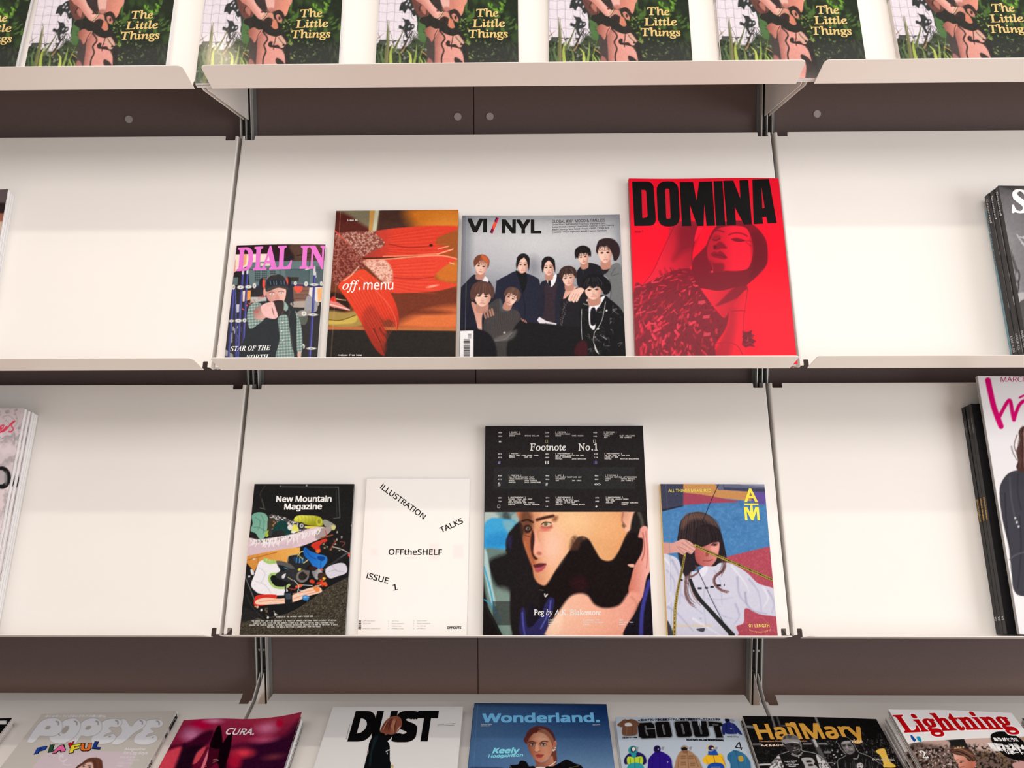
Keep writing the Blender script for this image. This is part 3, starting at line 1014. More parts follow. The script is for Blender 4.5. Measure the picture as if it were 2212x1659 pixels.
    P([(905, 275), (960, 195), (1060, 190), (1085, 260), (1105, 330), (1142, 400), (1102, 424), (1052, 385), (1000, 335), (935, 310)], (206, 142, 124))
    P([(930, 300), (1000, 250), (1068, 285), (1046, 372), (985, 345)], dd, soft=10)
    P([(1078, 185), (1150, 142), (1215, 180), (1238, 260), (1205, 330), (1190, 250), (1160, 195), (1100, 222)], dd, soft=8)
    P([(1110, 230), (1160, 210), (1205, 300), (1150, 320)], (200, 132, 116), soft=8); E(1165, 265, 16, 26, dd, soft=8)
    P([(1075, 280), (1120, 300), (1142, 400), (1095, 420), (1055, 380)], (206, 128, 104), soft=10)
    L([(872, 296), (930, 262), (985, 188)], 20, (60, 46, 40)); L([(872, 290), (930, 255), (982, 186)], 12, (240, 222, 186))
    E(912, 172, 16, 14, (110, 46, 44), soft=10)
    P([(700, 262), (880, 276), (950, 325), (1100, 424), (1180, 395), (1270, 520), (1300, 620), (1180, 540), (1060, 500), (930, 470), (850, 400), (760, 392), (640, 330)], (40, 38, 36), soft=10)
    P([(718, 440), (790, 395), (860, 430), (918, 432), (885, 520), (842, 592), (790, 622), (748, 570), (720, 500)], lin(720, 450, (150, 90, 80), 880, 480, (212, 140, 124)))
    P([(735, 580), (800, 622), (860, 590), (862, 1250), (720, 1250)], (72, 62, 62), soft=12)
    P([(720, 880), (800, 920), (860, 1250), (720, 1250)], (166, 108, 102), soft=14)
    P([(850, 560), (900, 480), (940, 462), (1000, 500), (1100, 530), (1190, 520), (1262, 612), (1280, 670), (1205, 722), (1240, 800), (1255, 930), (1275, 1250), (850, 1250), (840, 700)],
      lin(850, 700, (170, 108, 98), 1250, 760, (226, 160, 150), (0.3, (220, 152, 140))))
    P([(1150, 530), (1200, 520), (1278, 650), (1230, 700), (1160, 640), (1110, 600)], (214, 168, 150), soft=10)
    L([(1150, 540), (1190, 600), (1240, 650)], 10, dd); E(1224, 652, 18, 14, dd, soft=8); L([(1210, 520), (1260, 600), (1275, 650)], 12, dd)
    L([(925, 462), (992, 560), (940, 650), (966, 742), (930, 840), (925, 950), (940, 1250)], 22, dd)
    L([(900, 440), (850, 520), (835, 590)], 9, dd); L([(1112, 505), (1098, 600), (1078, 655), (1080, 715)], 13, dd)
    P([(998, 640), (1030, 598), (1066, 612), (1064, 655), (1140, 650), (1180, 690), (1240, 690), (1215, 722), (1150, 700), (1080, 690), (1020, 680)], dd, soft=8)
    P([(1120, 840), (1180, 860), (1235, 920), (1262, 1010), (1250, 1250), (1100, 1250), (1160, 1000), (1110, 900)], dd, soft=10)
    P([(1262, 640), (1310, 700), (1330, 1250), (1270, 1250), (1240, 800), (1210, 720)], (44, 40, 40), soft=14)
    a.grain(7, 2, 5)
    g = (226, 196, 128)
    a.text('The', (1462, 250), (1782, 243), 108, g, 'roman', 0.012)
    a.text('Little', (1398, 402), (1868, 389), 108, g, 'roman', 0.012)
    a.text('Things', (1330, 553), (1898, 540), 108, g, 'roman', 0.012)
    return a


def garden_row():
    a = art_garden(); cache = []
    marks = {'lt0': 'garden-photo magazine cut by the left edge of the picture',
             'lt1': 'garden-photo magazine wholly on the left shelf',
             'lt2': 'garden-photo magazine across the gap of left and middle shelf',
             'lt3': 'garden-photo magazine, the second to stand wholly behind the middle lip, right of the gap one',
             'lt4': 'garden-photo magazine right of centre on the middle shelf',
             'lt5': 'garden-photo magazine across the gap of middle and right shelf',
             'lt6': 'garden-photo magazine cut by the right edge of the picture'}
    marks['lt3'] = 'garden-photo magazine left of centre on the middle shelf'
    for i, k in enumerate(('lt0', 'lt1', 'lt2', 'lt3', 'lt4', 'lt5', 'lt6')):
        sp = dict(S[k]); sp['w'] = S['lt2']['w']; sp['h'] = S['lt2']['h']
        magazine(sp, a, 0.0047, 2, marks[k], finish='gloss', spine=(214, 204, 198), seed=i + 3, cache=cache,
                 under_labels=['lower copy under the ' + marks[k]], group='garden-photo magazines in the top row', edge=(235, 230, 228),
                 spine_text=[('The Little Things', 0.92, 0.48, (60, 50, 50), 'roman', 0, 0.5)])


garden_row()

# ================================================================== SECOND ROW


def art_worker():
    a = Art(S['dial'], (470, 510), 6.035, pitch=1.25, base=(36, 30, 33))
    L = a.line; P = a.poly; E = a.ell; Rc = a.rect
    R = random.Random(7)
    Rc(180, 90, 1430, 260, (44, 24, 26), soft=20)
    P([(960, 110), (1420, 110), (1400, 340), (1000, 330), (1010, 280)], (86, 60, 48), soft=30)
    L([(1040, 260), (1400, 190)], 10, (40, 30, 30), sm=False); L([(1100, 300), (1400, 240)], 8, (50, 36, 34), sm=False)
    P([(228, 240), (700, 236), (690, 350), (480, 350), (330, 420), (210, 470)], (244, 226, 214), sm=False)
    P([(318, 244), (384, 240), (372, 372), (322, 400)], (236, 176, 118), sm=False); P([(212, 330), (240, 300), (232, 470), (200, 480)], (238, 160, 140), sm=False)
    P([(430, 345), (800, 335), (1200, 325), (1400, 320), (1375, 640), (900, 640), (420, 650), (400, 420)], (98, 120, 122), sm=False, soft=8)
    P([(880, 430), (1200, 430), (1190, 620), (900, 620)], (78, 98, 102), sm=False, soft=8); P([(1270, 400), (1380, 390), (1370, 640), (1260, 640)], (82, 96, 102), sm=False)
    L([(400, 440), (1380, 440)], 9, (60, 80, 84), sm=False); L([(820, 340), (815, 640)], 9, (56, 74, 78), sm=False); L([(1200, 330), (1195, 620)], 9, (56, 74, 78), sm=False)
    for bx in (500, 590, 700):
        for i in range(3):
            for j in range(7):
                E(bx + i * 24, 445 + j * 24, 9, 7, (34, 44, 46))
    Rc(940, 540, 1060, 590, (48, 40, 36)); Rc(560, 358, 690, 394, (226, 214, 200))
    P([(980, 670), (1210, 660), (1200, 850), (1000, 870)], (126, 90, 74), sm=False, soft=8)
    for y in (720, 770, 820): L([(1010, y), (1190, y - 6)], 9, (84, 56, 48), sm=False)
    P([(980, 860), (1290, 850), (1290, 920), (990, 930)], (176, 162, 150), soft=8)
    P([(1130, 960), (1160, 800), (1220, 780), (1290, 830), (1290, 980), (1140, 990)], (156, 156, 162))
    P([(1200, 672), (1370, 660), (1350, 860), (1290, 860), (1190, 760)], (228, 222, 218), sm=False); P([(1300, 680), (1368, 672), (1354, 850), (1310, 850)], (240, 178, 116), sm=False)
    P([(1040, 1050), (1170, 1040), (1150, 1150), (1060, 1140)], (84, 92, 82)); P([(1060, 980), (1200, 970), (1200, 1030), (1040, 1050)], (150, 144, 138))
    P([(1000, 662), (1104, 626), (1096, 722), (1030, 738)], (226, 84, 62))
    P([(330, 716), (436, 712), (430, 830), (330, 860)], (244, 154, 66), sm=False); P([(330, 720), (360, 718), (352, 850), (330, 850)], (240, 226, 214), sm=False)
    Rc(430, 796, 640, 870, (188, 188, 186)); P([(235, 890), (290, 890), (290, 990), (240, 1000)], (200, 202, 206), sm=False)
    P([(200, 540), (270, 540), (260, 640), (200, 640)], (92, 110, 112), sm=False)
    for k in range(10):
        x = R.uniform(160, 330); y = R.uniform(1150, 1500); Rc(x, y, x + 16, y + R.uniform(30, 90), R.choice([(150, 150, 156), (86, 92, 110), (60, 60, 80)]))
    P([(90, 1470), (200, 1540), (205, 1590), (95, 1560)], (150, 152, 152), sm=False)
    for pts, w in (([(335, 440), (300, 900), (262, 1600)], 30), ([(392, 440), (366, 900), (325, 1600)], 30), ([(205, 690), (190, 1000), (140, 1600)], 26),
                   ([(228, 700), (240, 1100), (240, 1600)], 20), ([(1268, 450), (1240, 1000), (1200, 1600)], 32)):
        L(pts, w, (50, 52, 132)); L([(x + w * .2, y) for x, y in pts], w * 0.22, (110, 118, 190))
    L([(330, 660), (640, 655)], 22, (40, 46, 104), sm=False); L([(900, 636), (1400, 656)], 24, (38, 44, 100), sm=False); L([(930, 640), (985, 900)], 16, (30, 34, 60), sm=False)
    for x, y, w, h in ((300, 668, 44, 24), (405, 664, 44, 22), (483, 650, 24, 34), (208, 665, 22, 34), (1155, 625, 24, 32), (1262, 634, 56, 16), (1352, 620, 18, 30), (1016, 620, 20, 26),
                       (180, 1107, 34, 18), (272, 1104, 44, 24), (352, 1100, 26, 26), (1246, 1026, 62, 16), (1128, 1012, 32, 30), (1222, 1466, 66, 16), (1112, 1440, 26, 34), (1012, 1440, 16, 40)):
        E(x, y, w, h, (222, 222, 216)); E(x, y, w * .2, h * .3, (90, 90, 90))
    L([(335, 425), (332, 490)], 26, (214, 216, 216), sm=False); L([(394, 425), (390, 485)], 28, (214, 216, 216), sm=False); L([(1262, 420), (1264, 500)], 30, (206, 208, 208), sm=False)
    L([(1150, 440), (1270, 405)], 16, (226, 220, 206), sm=False); L([(1280, 470), (1284, 540)], 9, (226, 226, 226), sm=False)
    # body
    P([(470, 880), (640, 850), (700, 900), (860, 870), (960, 900), (1010, 980), (1048, 1120), (1062, 1300), (1085, 1610), (330, 1610), (362, 1300), (430, 1200), (600, 1090), (640, 1030), (560, 940)], (25, 31, 36), soft=8)
    L([(900, 960), (945, 980), (925, 1100), (960, 1300), (1000, 1590)], 6, (96, 84, 66)); L([(790, 1090), (812, 1300), (800, 1450)], 6, (120, 104, 80))

    def plaid(pts, seed):
        P(pts, (132, 158, 152))
        a.clip(pts)
        Q = np.array(pts); x0, x1, y0, y1 = Q[:, 0].min(), Q[:, 0].max(), Q[:, 1].min(), Q[:, 1].max()
        x = x0
        while x < x1:
            L([(x, y0), (x + 20, y1)], 6, (70, 96, 96), alpha=0.8, sm=False); L([(x + 16, y0), (x + 36, y1)], 5, (206, 212, 200), alpha=0.8, sm=False); x += 38
        y = y0
        while y < y1:
            L([(x0, y), (x1, y - 14)], 6, (76, 104, 104), alpha=0.8, sm=False); L([(x0, y + 16), (x1, y + 2)], 5, (206, 212, 200), alpha=0.8, sm=False); y += 38
        a.clip(None)
    plaid([(388, 1010), (425, 905), (500, 868), (575, 895), (510, 955), (478, 1040), (520, 1092), (612, 1082), (520, 1160), (430, 1212), (392, 1120)], 1)
    plaid([(795, 1060), (905, 1035), (935, 1200), (960, 1400), (985, 1610), (762, 1610), (812, 1350), (800, 1200)], 2)
    plaid([(1015, 975), (1065, 1080), (1100, 1250), (1102, 1500), (1040, 1512), (1030, 1300), (1035, 1100)], 3)
    P([(862, 858), (922, 920), (900, 980), (850, 960), (820, 1010)], (150, 176, 168)); E(835, 960, 26, 60, (150, 90, 60), soft=14)
    E(1066, 1545, 26, 44, (220, 180, 165)); E(848, 1130, 7, 8, W_); E(838, 1240, 7, 8, W_); E(850, 1360, 7, 8, W_)
    # head
    E(618, 735, 20, 58, (226, 160, 148)); E(585, 622, 40, 70, (24, 22, 24)); E(606, 625, 18, 66, (232, 74, 62)); E(930, 598, 34, 62, (26, 22, 24)); E(908, 606, 15, 62, (232, 74, 62))
    P([(640, 715), (780, 672), (885, 688), (894, 760), (874, 842), (850, 866), (760, 880), (690, 860), (645, 800)], lin(650, 780, (206, 144, 134), 880, 760, (240, 190, 178)))
    P([(730, 852), (790, 842), (852, 845), (868, 900), (852, 990), (794, 1036), (752, 950), (735, 880)], (48, 31, 31), soft=8)
    P([(716, 862), (790, 838), (852, 850), (846, 872), (790, 868), (735, 888)], (40, 24, 26), soft=7)
    P([(630, 712), (634, 610), (674, 532), (760, 500), (850, 522), (902, 596), (918, 690), (800, 664), (700, 700)], (42, 42, 44))
    L([(650, 560), (700, 515), (780, 505)], 8, (140, 132, 120)); P([(655, 596), (760, 570), (880, 588), (888, 640), (780, 640), (662, 660)], (22, 30, 40))
    for x in (690, 735, 768, 830, 870): L([(x, 590), (x + 6, 636)], 9, (104, 128, 150), sm=False)
    P([(632, 700), (760, 652), (900, 670), (922, 704), (790, 678), (660, 728)], (60, 58, 58))
    for x, y in ((710, 757), (832, 746)):
        E(x, y, 28, 11, (244, 226, 220)); E(x + 2, y, 8, 9, (60, 50, 56)); L([(x - 36, y - 16), (x, y - 24), (x + 34, y - 14)], 9, (120, 84, 76))
    P([(770, 760), (792, 766), (806, 826), (770, 836), (752, 820)], (214, 148, 138), soft=10)
    # pointing arm
    P([(466, 1010), (482, 958), (560, 905), (622, 925), (644, 1040), (600, 1082), (520, 1092), (480, 1060)], lin(480, 950, (140, 112, 104), 600, 1060, (226, 170, 158)))
    E(510, 985, 28, 22, (196, 86, 96), soft=14, alpha=0.7)
    P([(566, 930), (618, 882), (720, 864), (742, 892), (764, 960), (788, 1046), (742, 1082), (645, 1064), (592, 1018)], (244, 192, 188))
    L([(712, 940), (736, 1030)], 9, (90, 40, 46)); L([(640, 900), (700, 900)], 7, (222, 160, 156)); L([(740, 1030), (760, 1075)], 6, (214, 150, 146)); L([(600, 940), (640, 990)], 6, (226, 164, 160))
    a.grain(6, 2, 9)
    pk = (234, 122, 212)
    a.text('DIAL', (246, 452), (968, 428), 292, pk, 'serif', 0.012)
    a.text('IN', (1072, 424), (1402, 416), 286, pk, 'serif', 0.012)
    a.text('STAR OF THE', (165, 1500), (688, 1486), 62, W_, 'serifbi', -0.004)
    a.text('NORTH', (362, 1612), (662, 1604), 62, W_, 'serifbi', -0.004)
    for i, c in enumerate('ISSUE ONE'):
        if c == ' ': continue
        t = i / 8.0; x = 345 + 245 * t ** 0.8; y = 975 - 165 * t ** 0.55; an = math.radians(62 - 46 * t)
        a.text(c, (x, y), (x + 22 * math.cos(an), y - 22 * math.sin(an)), 34, (226, 92, 66), 'serif', 0, upv=(-math.sin(an), -math.cos(an)))
    return a


magazine(S['dial'], art_worker(), 0.0035, 2, 'small magazine with a pink title over a man in a black cap pointing his fist', finish='lacquer', edge=(250, 250, 252),
         bend=lambda u, v: 0.0022 * np.sin(np.pi * np.clip(u, 0, 1)) * v, spine=(243, 214, 220), under_labels=['lower copy under the small pink-titled magazine of the pointing man'])


def art_fish():
    a = Art(S['off'], (695, 440), 4.81, pitch=1.35, base=(112, 58, 36))
    L = a.line; P = a.poly; E = a.ell
    P([(60, 40), (620, 40), (570, 300), (420, 300), (140, 90)], (122, 114, 90), soft=16, sm=False)
    P([(120, 90), (260, 110), (400, 200), (520, 290), (300, 330), (120, 320)], (86, 34, 28), soft=40)
    P([(500, 60), (558, 60), (524, 296), (488, 296)], (196, 146, 76), soft=12, sm=False); P([(556, 60), (600, 60), (562, 296), (524, 296)], (196, 196, 168), soft=10, sm=False)
    P([(604, 50), (1000, 50), (960, 270), (580, 290)], (70, 44, 36), soft=24, sm=False); P([(900, 40), (1450, 30), (1450, 360), (1000, 260)], (206, 118, 36), soft=160)
    E(1320, 170, 160, 70, (222, 140, 50), soft=90, alpha=0.7); P([(1180, 330), (1450, 300), (1450, 900), (1160, 860)], (158, 84, 38), soft=60)
    P([(1180, 620), (1430, 600), (1430, 800), (1220, 790)], (204, 112, 42), soft=50)
    P([(640, 920), (1430, 880), (1430, 1310), (760, 1310)], (116, 54, 36), soft=40); P([(820, 1230), (1100, 1110), (1430, 1080), (1430, 1300), (820, 1290)], (222, 116, 64), soft=90)
    E(1150, 1130, 220, 24, (96, 40, 28), soft=30, alpha=0.7)
    P([(80, 930), (240, 960), (280, 1100), (70, 1130)], (48, 30, 24), soft=24); P([(60, 1120), (250, 1130), (380, 1120), (420, 1270), (60, 1270)], (168, 140, 76), soft=30)
    P([(70, 1200), (200, 1210), (360, 1160), (350, 1230), (240, 1250), (60, 1250)], (206, 178, 84), soft=16); L([(70, 1205), (200, 1210), (350, 1160)], 8, (90, 66, 36))
    P([(40, 1275), (1430, 1290), (1430, 1325), (40, 1312)], (192, 112, 64), sm=False, soft=10); P([(20, 1308), (1430, 1322), (1430, 1640), (20, 1640)], (42, 38, 35), sm=False, soft=9)

    def scales(pts, base, c, dark, sc=1.0, seed=0):
        P(pts, base, soft=20)
        a.clip(pts)
        Q = np.array(pts); R = random.Random(seed); y = Q[:, 1].min(); r = 0
        while y < Q[:, 1].max():
            x = Q[:, 0].min() + (r % 2) * 11 * sc
            while x < Q[:, 0].max():
                j = R.uniform(-4, 4); E(x + j, y + j, 9 * sc, 6.5 * sc, c if R.random() < .62 else dark, ang=R.uniform(10, 60), alpha=R.uniform(.35, .85)); x += 22 * sc
            y += 15 * sc; r += 1
        a.clip(None)
    scales([(130, 330), (260, 296), (450, 288), (640, 288), (740, 350), (700, 450), (560, 500), (430, 548), (300, 500), (180, 430)], (148, 84, 72), (226, 196, 180), (110, 50, 44), 1.1, 1)
    scales([(96, 480), (140, 330), (300, 450), (450, 590), (410, 700), (340, 780), (240, 840), (170, 860), (104, 760)], (128, 56, 48), (190, 130, 112), (86, 34, 30), 1.0, 2)
    rd, ro, dk = (218, 62, 44), (236, 96, 62), (150, 40, 32)
    P([(560, 300), (700, 262), (950, 240), (1200, 228), (1420, 240), (1380, 280), (1240, 335), (1180, 400), (1240, 440), (1325, 440), (1250, 475), (1362, 474), (1300, 512), (1150, 532), (900, 546), (620, 560), (440, 556), (520, 500), (660, 420)],
      lin(500, 0, (170, 60, 50), 760, 0, rd), soft=9)
    for k in range(16):
        y = 262 + k * 17; L([(700, 330 + k * 12), (950, y + 20), (1180 + (k % 5) * 30, y + (k - 8) * 3)], 4, ro if k % 2 else (196, 46, 38), alpha=0.6)
    L([(700, 420), (900, 455), (1140, 440)], 12, dk, alpha=0.8); E(1136, 432, 18, 14, (60, 18, 18), soft=8); L([(1210, 470), (1320, 440)], 9, (250, 170, 130)); L([(1200, 525), (1365, 472)], 10, (252, 190, 150))
    L([(640, 548), (900, 540), (1200, 520)], 14, (246, 150, 110), alpha=0.8, soft=10); L([(430, 566), (700, 562), (1000, 548)], 12, (66, 22, 20))
    P([(430, 592), (560, 578), (700, 570), (1000, 545), (1250, 534), (1412, 574), (1330, 620), (1240, 680), (1172, 752), (1200, 792), (1350, 826), (1402, 832), (1380, 862), (1180, 910), (900, 926), (720, 922), (640, 850), (600, 720)],
      lin(430, 0, (200, 110, 92), 720, 0, (226, 70, 50)), soft=9)
    for k in range(18):
        y = 590 + k * 18; L([(700, 640 + k * 13), (950, y + 24), (1180, y + 20 + (k - 9) * 2)], 4, (242, 104, 72) if k % 2 else (198, 48, 40), alpha=0.6)
    L([(470, 584), (700, 574), (1000, 548), (1250, 540), (1404, 574)], 12, (250, 176, 140), alpha=0.85, soft=10); L([(700, 760), (950, 780), (1160, 762)], 10, dk, alpha=0.7)
    E(1150, 858, 60, 12, (250, 180, 150), ang=-12, soft=12, alpha=0.8); L([(1330, 612), (1374, 628)], 8, (250, 214, 190))
    scales([(430, 604), (560, 586), (660, 590), (730, 680), (736, 800), (690, 830), (620, 800), (560, 740), (490, 670)], (222, 160, 140), (250, 220, 204), (170, 90, 76), 0.9, 3)
    P([(170, 850), (240, 776), (340, 720), (430, 680), (540, 760), (680, 880), (762, 1020), (802, 1180), (792, 1290), (776, 1318), (752, 1240), (690, 1200), (650, 1215), (600, 1180), (645, 1290), (676, 1352), (640, 1340), (668, 1440), (620, 1420), (654, 1582), (560, 1510), (470, 1350), (380, 1180), (280, 1020), (200, 910)],
      lin(300, 800, (228, 74, 46), 620, 1500, (150, 46, 34), (0.55, (222, 62, 42))), soft=8)
    P([(430, 1130), (520, 1060), (600, 1150), (650, 1280), (670, 1440), (640, 1560), (520, 1440), (440, 1280)], (160, 52, 38), soft=40, alpha=0.75)
    for k in range(22):
        t = k / 21; L([(230 + 330 * t, 860 - 110 * t), (380 + 300 * t, 1100 - 40 * t), (620 + 150 * t, 1500 - 240 * t)], 4, (240, 98, 64) if k % 2 else (180, 44, 34), alpha=0.55)
    L([(400, 760), (560, 900), (700, 1060), (770, 1210), (776, 1310)], 10, (244, 110, 80), alpha=0.7); L([(540, 1300), (600, 1420), (650, 1560)], 10, (60, 34, 30), w2=4); L([(600, 1290), (650, 1380)], 9, (60, 34, 30), w2=3)
    L([(230, 800), (310, 740), (385, 650)], 12, (250, 200, 170), alpha=0.8, soft=10)
    P([(80, 1000), (140, 1010), (290, 1104), (180, 1088), (82, 1060)], (226, 132, 122), soft=10); L([(82, 1046), (180, 1070), (290, 1104)], 9, (248, 220, 214)); L([(110, 980), (180, 995), (250, 1004)], 8, (236, 200, 160)); P([(84, 1000), (130, 960), (150, 1020)], (214, 50, 40), soft=8)
    L([(140, 286), (210, 350), (292, 434)], 16, (222, 74, 66), w2=3)
    L([(198, 60), (150, 800), (92, 1640)], 5, (214, 168, 140), alpha=0.55)
    a.grain(6, 2, 2)
    a.text('off', (214, 892), (384, 892), 92, W_, 'serifit', 0.004)
    a.text('.', (384, 892), (400, 892), 112, W_, 'sans', 0.01)
    a.text('menu', (432, 892), (742, 892), 96, W_, 'sans', 0.006)
    a.text('issue 01', (265, 180), (373, 180), 17, W_, 'mono', 0.016); a.text('recipes from home', (170, 1581), (416, 1581), 17, W_, 'mono', 0.016)
    return a


magazine(S['off'], art_fish(), 0.0095, 1, 'magazine with red fish tails on its cover, between the pink-titled one and the group portrait', finish='satin', edge=(226, 170, 90), spine=(90, 62, 52), back=(210, 150, 80))


def head(a, cx, cy, w, h, ang, hairpts, hair, skin=(238, 196, 178), shade=(186, 134, 118), hl=None, light=1):
    """small portrait head: units are half the face width / height"""
    r = math.radians(ang); c, s_ = math.cos(r), math.sin(r)

    def T(pts): return [(cx + (x * w / 2) * c - (y * h / 2) * s_, cy + (x * w / 2) * s_ + (y * h / 2) * c) for x, y in pts]
    a.poly(T([(-.55, .5), (.55, .4), (.62, 1.5), (-.6, 1.6)]), shade, soft=8)
    back = [(x * 1.0, y) for x, y in hairpts[0]]
    a.poly(T(back), hair)
    a.poly(T([(-.95, -.5), (-.5, -.95), (.4, -1), (.9, -.55), (.95, 0), (.82, .45), (.5, .8), (.1, 1.0), (-.25, .98), (-.65, .7), (-.9, .25)]),
           lin(cx - w * .5 * light, cy, tuple(k * 1.0 for k in skin), cx + w * .5 * light, cy + h * .1, shade, (0.55, skin)))
    a.poly(T([(-.12, .1), (.08, .1), (.2, .42), (-.02, .5), (-.22, .42)]), tuple(k * .93 for k in skin), soft=8)
    for x in (-.45, .35):
        p = T([(x - .2, -.02), (x, -.08), (x + .22, -.02)]); a.line(p, 5, (52, 36, 36))
        a.ell(*T([(x, .0)])[0], w * .075, h * .035, (40, 28, 30)); p = T([(x - .26, -.22), (x, -.3), (x + .28, -.22)]); a.line(p, 5, (96, 66, 60), alpha=.85)
    a.line(T([(-.12, .46), (.12, .46)]), 4, (150, 96, 88), alpha=.8)
    a.line(T([(-.26, .68), (0, .64), (.26, .68)]), 6, (176, 92, 92)); a.line(T([(-.16, .75), (.16, .75)]), 5, (212, 140, 134), alpha=.9)
    for k, q in enumerate(hairpts[1:]): a.poly(T(q), hair)
    R = random.Random(int(cx * 7))
    if len(hairpts) == 2:
        for k in range(9):
            x = -.85 + k * .2; a.line(T([(x * .7, -1.1), (x, -.7), (x + R.uniform(-.12, .12), R.uniform(-.42, -.12))]), w * .13, hair, w2=2)
    for k in range(8):
        t = R.uniform(-1.1, 1.1); y = -1.3 + .55 * t * t; a.line(T([(t * .8, y + .2), (t * 1.02, y - .02), (t * 1.15 + R.uniform(-.1, .1), y - R.uniform(.0, .14))]), w * .07, hair, w2=2)
    if hl:
        R = random.Random(int(cx))
        for k in range(9):
            x = R.uniform(-.9, .9); a.line(T([(x * .6, -1.25), (x, -.8), (x * 1.1, -.4)]), 4, hl, alpha=.55)
    return T


def art_group():
    a = Art(S['vinyl'], (985, 450), 4.952, pitch=1.25, base=(140, 142, 150))
    L = a.line; P = a.poly; E = a.ell
    a.fill(lin(900, 60, (128, 131, 138), 900, 900, (132, 135, 146), (0.3, (186, 188, 192)), (0.6, (170, 172, 180))))
    E(880, 380, 520, 260, (206, 207, 211), soft=520, alpha=0.8); P([(0, 60), (140, 60), (100, 900), (0, 1000)], (100, 103, 112), soft=140, alpha=0.8); P([(1700, 60), (1900, 60), (1900, 800), (1760, 700)], (122, 125, 134), soft=120, alpha=0.7)
    E(830, 620, 60, 90, (110, 112, 124), soft=90, alpha=0.6)
    nv, bk = (33, 33, 46), (24, 23, 26)
    P([(30, 900), (110, 790), (210, 705), (330, 760), (390, 830), (430, 1000), (430, 1120), (30, 1120)], nv)
    P([(215, 700), (330, 740), (340, 800), (280, 770), (220, 720)], (230, 230, 236))
    P([(430, 820), (450, 770), (540, 720), (640, 672), (740, 690), (860, 740), (895, 790), (915, 1000), (905, 1330), (420, 1300)], (36, 37, 54))
    P([(1530, 690), (1620, 640), (1720, 585), (1775, 660), (1800, 1000), (1800, 1130), (1660, 1000), (1630, 760)], (112, 115, 116)); P([(1530, 690), (1560, 640), (1640, 640), (1600, 700)], (30, 29, 33)); L([(1640, 760), (1660, 900), (1640, 980)], 8, (80, 82, 84)); L([(1700, 640), (1660, 720), (1740, 700)], 8, (84, 86, 88))
    P([(1290, 700), (1340, 620), (1440, 584), (1560, 640), (1560, 760), (1330, 860)], (30, 29, 36)); L([(1355, 640), (1362, 700)], 4, (80, 80, 84))
    P([(895, 840), (960, 765), (1080, 700), (1150, 730), (1190, 900), (1160, 1260), (880, 1230)], (36, 37, 50))
    P([(945, 840), (1010, 800), (1080, 790), (1060, 1000), (1050, 1240), (935, 1200), (955, 1000)], (54, 42, 50))
    P([(972, 765), (1010, 745), (1074, 700), (1066, 780), (1026, 838), (992, 815)], (234, 234, 240)); P([(985, 770), (1010, 765), (1016, 830), (990, 815)], (26, 26, 32))
    P([(868, 1195), (890, 1160), (966, 1206), (1075, 1232), (1074, 1290), (972, 1296), (962, 1222), (935, 1285)], (226, 220, 226), sm=False)
    hb, hk = (94, 62, 54), (30, 25, 28)
    std = [(-1.08, .12), (-1.2, -.3), (-1.08, -.95), (-.45, -1.38), (.4, -1.4), (1.08, -.95), (1.2, -.3), (1.05, .12), (.8, -.15), (-.8, -.15)]
    fr = [(-1.15, -.1), (-1.1, -.9), (-.2, -1.3), (.8, -1.15), (1.15, -.6), (1.1, .15), (.85, -.35), (.5, -.55), (.1, -.5), (-.3, -.62), (-.7, -.45), (-.95, .1)]
    side = [(-1.1, .6), (-1.25, -.3), (-.6, -1.25), (0, -1.3), (.1, -.95), (-.5, -.6), (-.85, .1)]
    side2 = [(1.1, .7), (1.2, -.3), (.7, -1.2), (0, -1.3), (.1, -.95), (.6, -.55), (.9, .1)]
    head(a, 272, 622, 134, 176, 8, [std, [(-1.1, .2), (-1.35, -.5), (-.9, -1.2), (0, -1.4), (.7, -1.2), (.6, -.8), (0, -.9), (-.5, -.5), (-.9, 0)]], (112, 66, 50), hl=(196, 96, 52))
    P([(270, 500), (330, 520), (356, 590), (320, 570), (280, 540)], (196, 96, 56), soft=14)
    head(a, 716, 605, 118, 170, 4, [std, side, side2], hk); P([(640, 662), (700, 700), (750, 688), (760, 790), (716, 900), (672, 760)], (24, 24, 27)); L([(716, 900), (740, 1100), (720, 1290)], 6, (22, 22, 32))
    head(a, 990, 634, 122, 166, -4, [std, side, side2], hk)
    head(a, 1362, 522, 118, 156, -8, [[(x * 1.25, y * 1.1) for x, y in std], fr], hk, light=1)
    head(a, 1596, 478, 156, 214, -3, [[(-1.05, 0), (-1.2, -.5), (-.8, -1.25), (.2, -1.45), (1.2, -1.3), (1.9, -.7), (2.0, .1), (1.6, .75), (1.1, .8), (.8, 0)], [(-1.1, .1), (-1.15, -.7), (-.3, -1.35), (.8, -1.3), (1.3, -.5), (1.1, .4), (.8, -.1), (.3, -.7), (-.2, -.6), (-.6, -.75), (-.95, -.3)]], (46, 32, 36))
    P([(1120, 1020), (1150, 940), (1200, 870), (1300, 850), (1390, 900), (1440, 1010), (1400, 1620), (1120, 1620)], (33, 31, 36)); P([(1148, 955), (1190, 850), (1290, 840), (1230, 905), (1165, 965)], (220, 168, 150))
    head(a, 1202, 746, 138, 166, -6, [[(x * 1.15, y * 1.1) for x, y in std], fr], (58, 42, 40), hl=(104, 78, 70))
    for k in range(60):
        R = random.Random(k); x, y = R.uniform(1150, 1190) - (k * 1.0), 1000 + k * 6; E(x, y, 4, 4, (150, 144, 140), alpha=.6)
    # seated front figures
    P([(420, 1250), (900, 1230), (1150, 1260), (1420, 1300), (1420, 1640), (250, 1640)], (27, 25, 28), soft=14)
    P([(300, 1080), (340, 1040), (460, 965), (520, 1050), (660, 1100), (692, 1180), (640, 1340), (600, 1620), (280, 1620), (290, 1200)], (64, 60, 60))
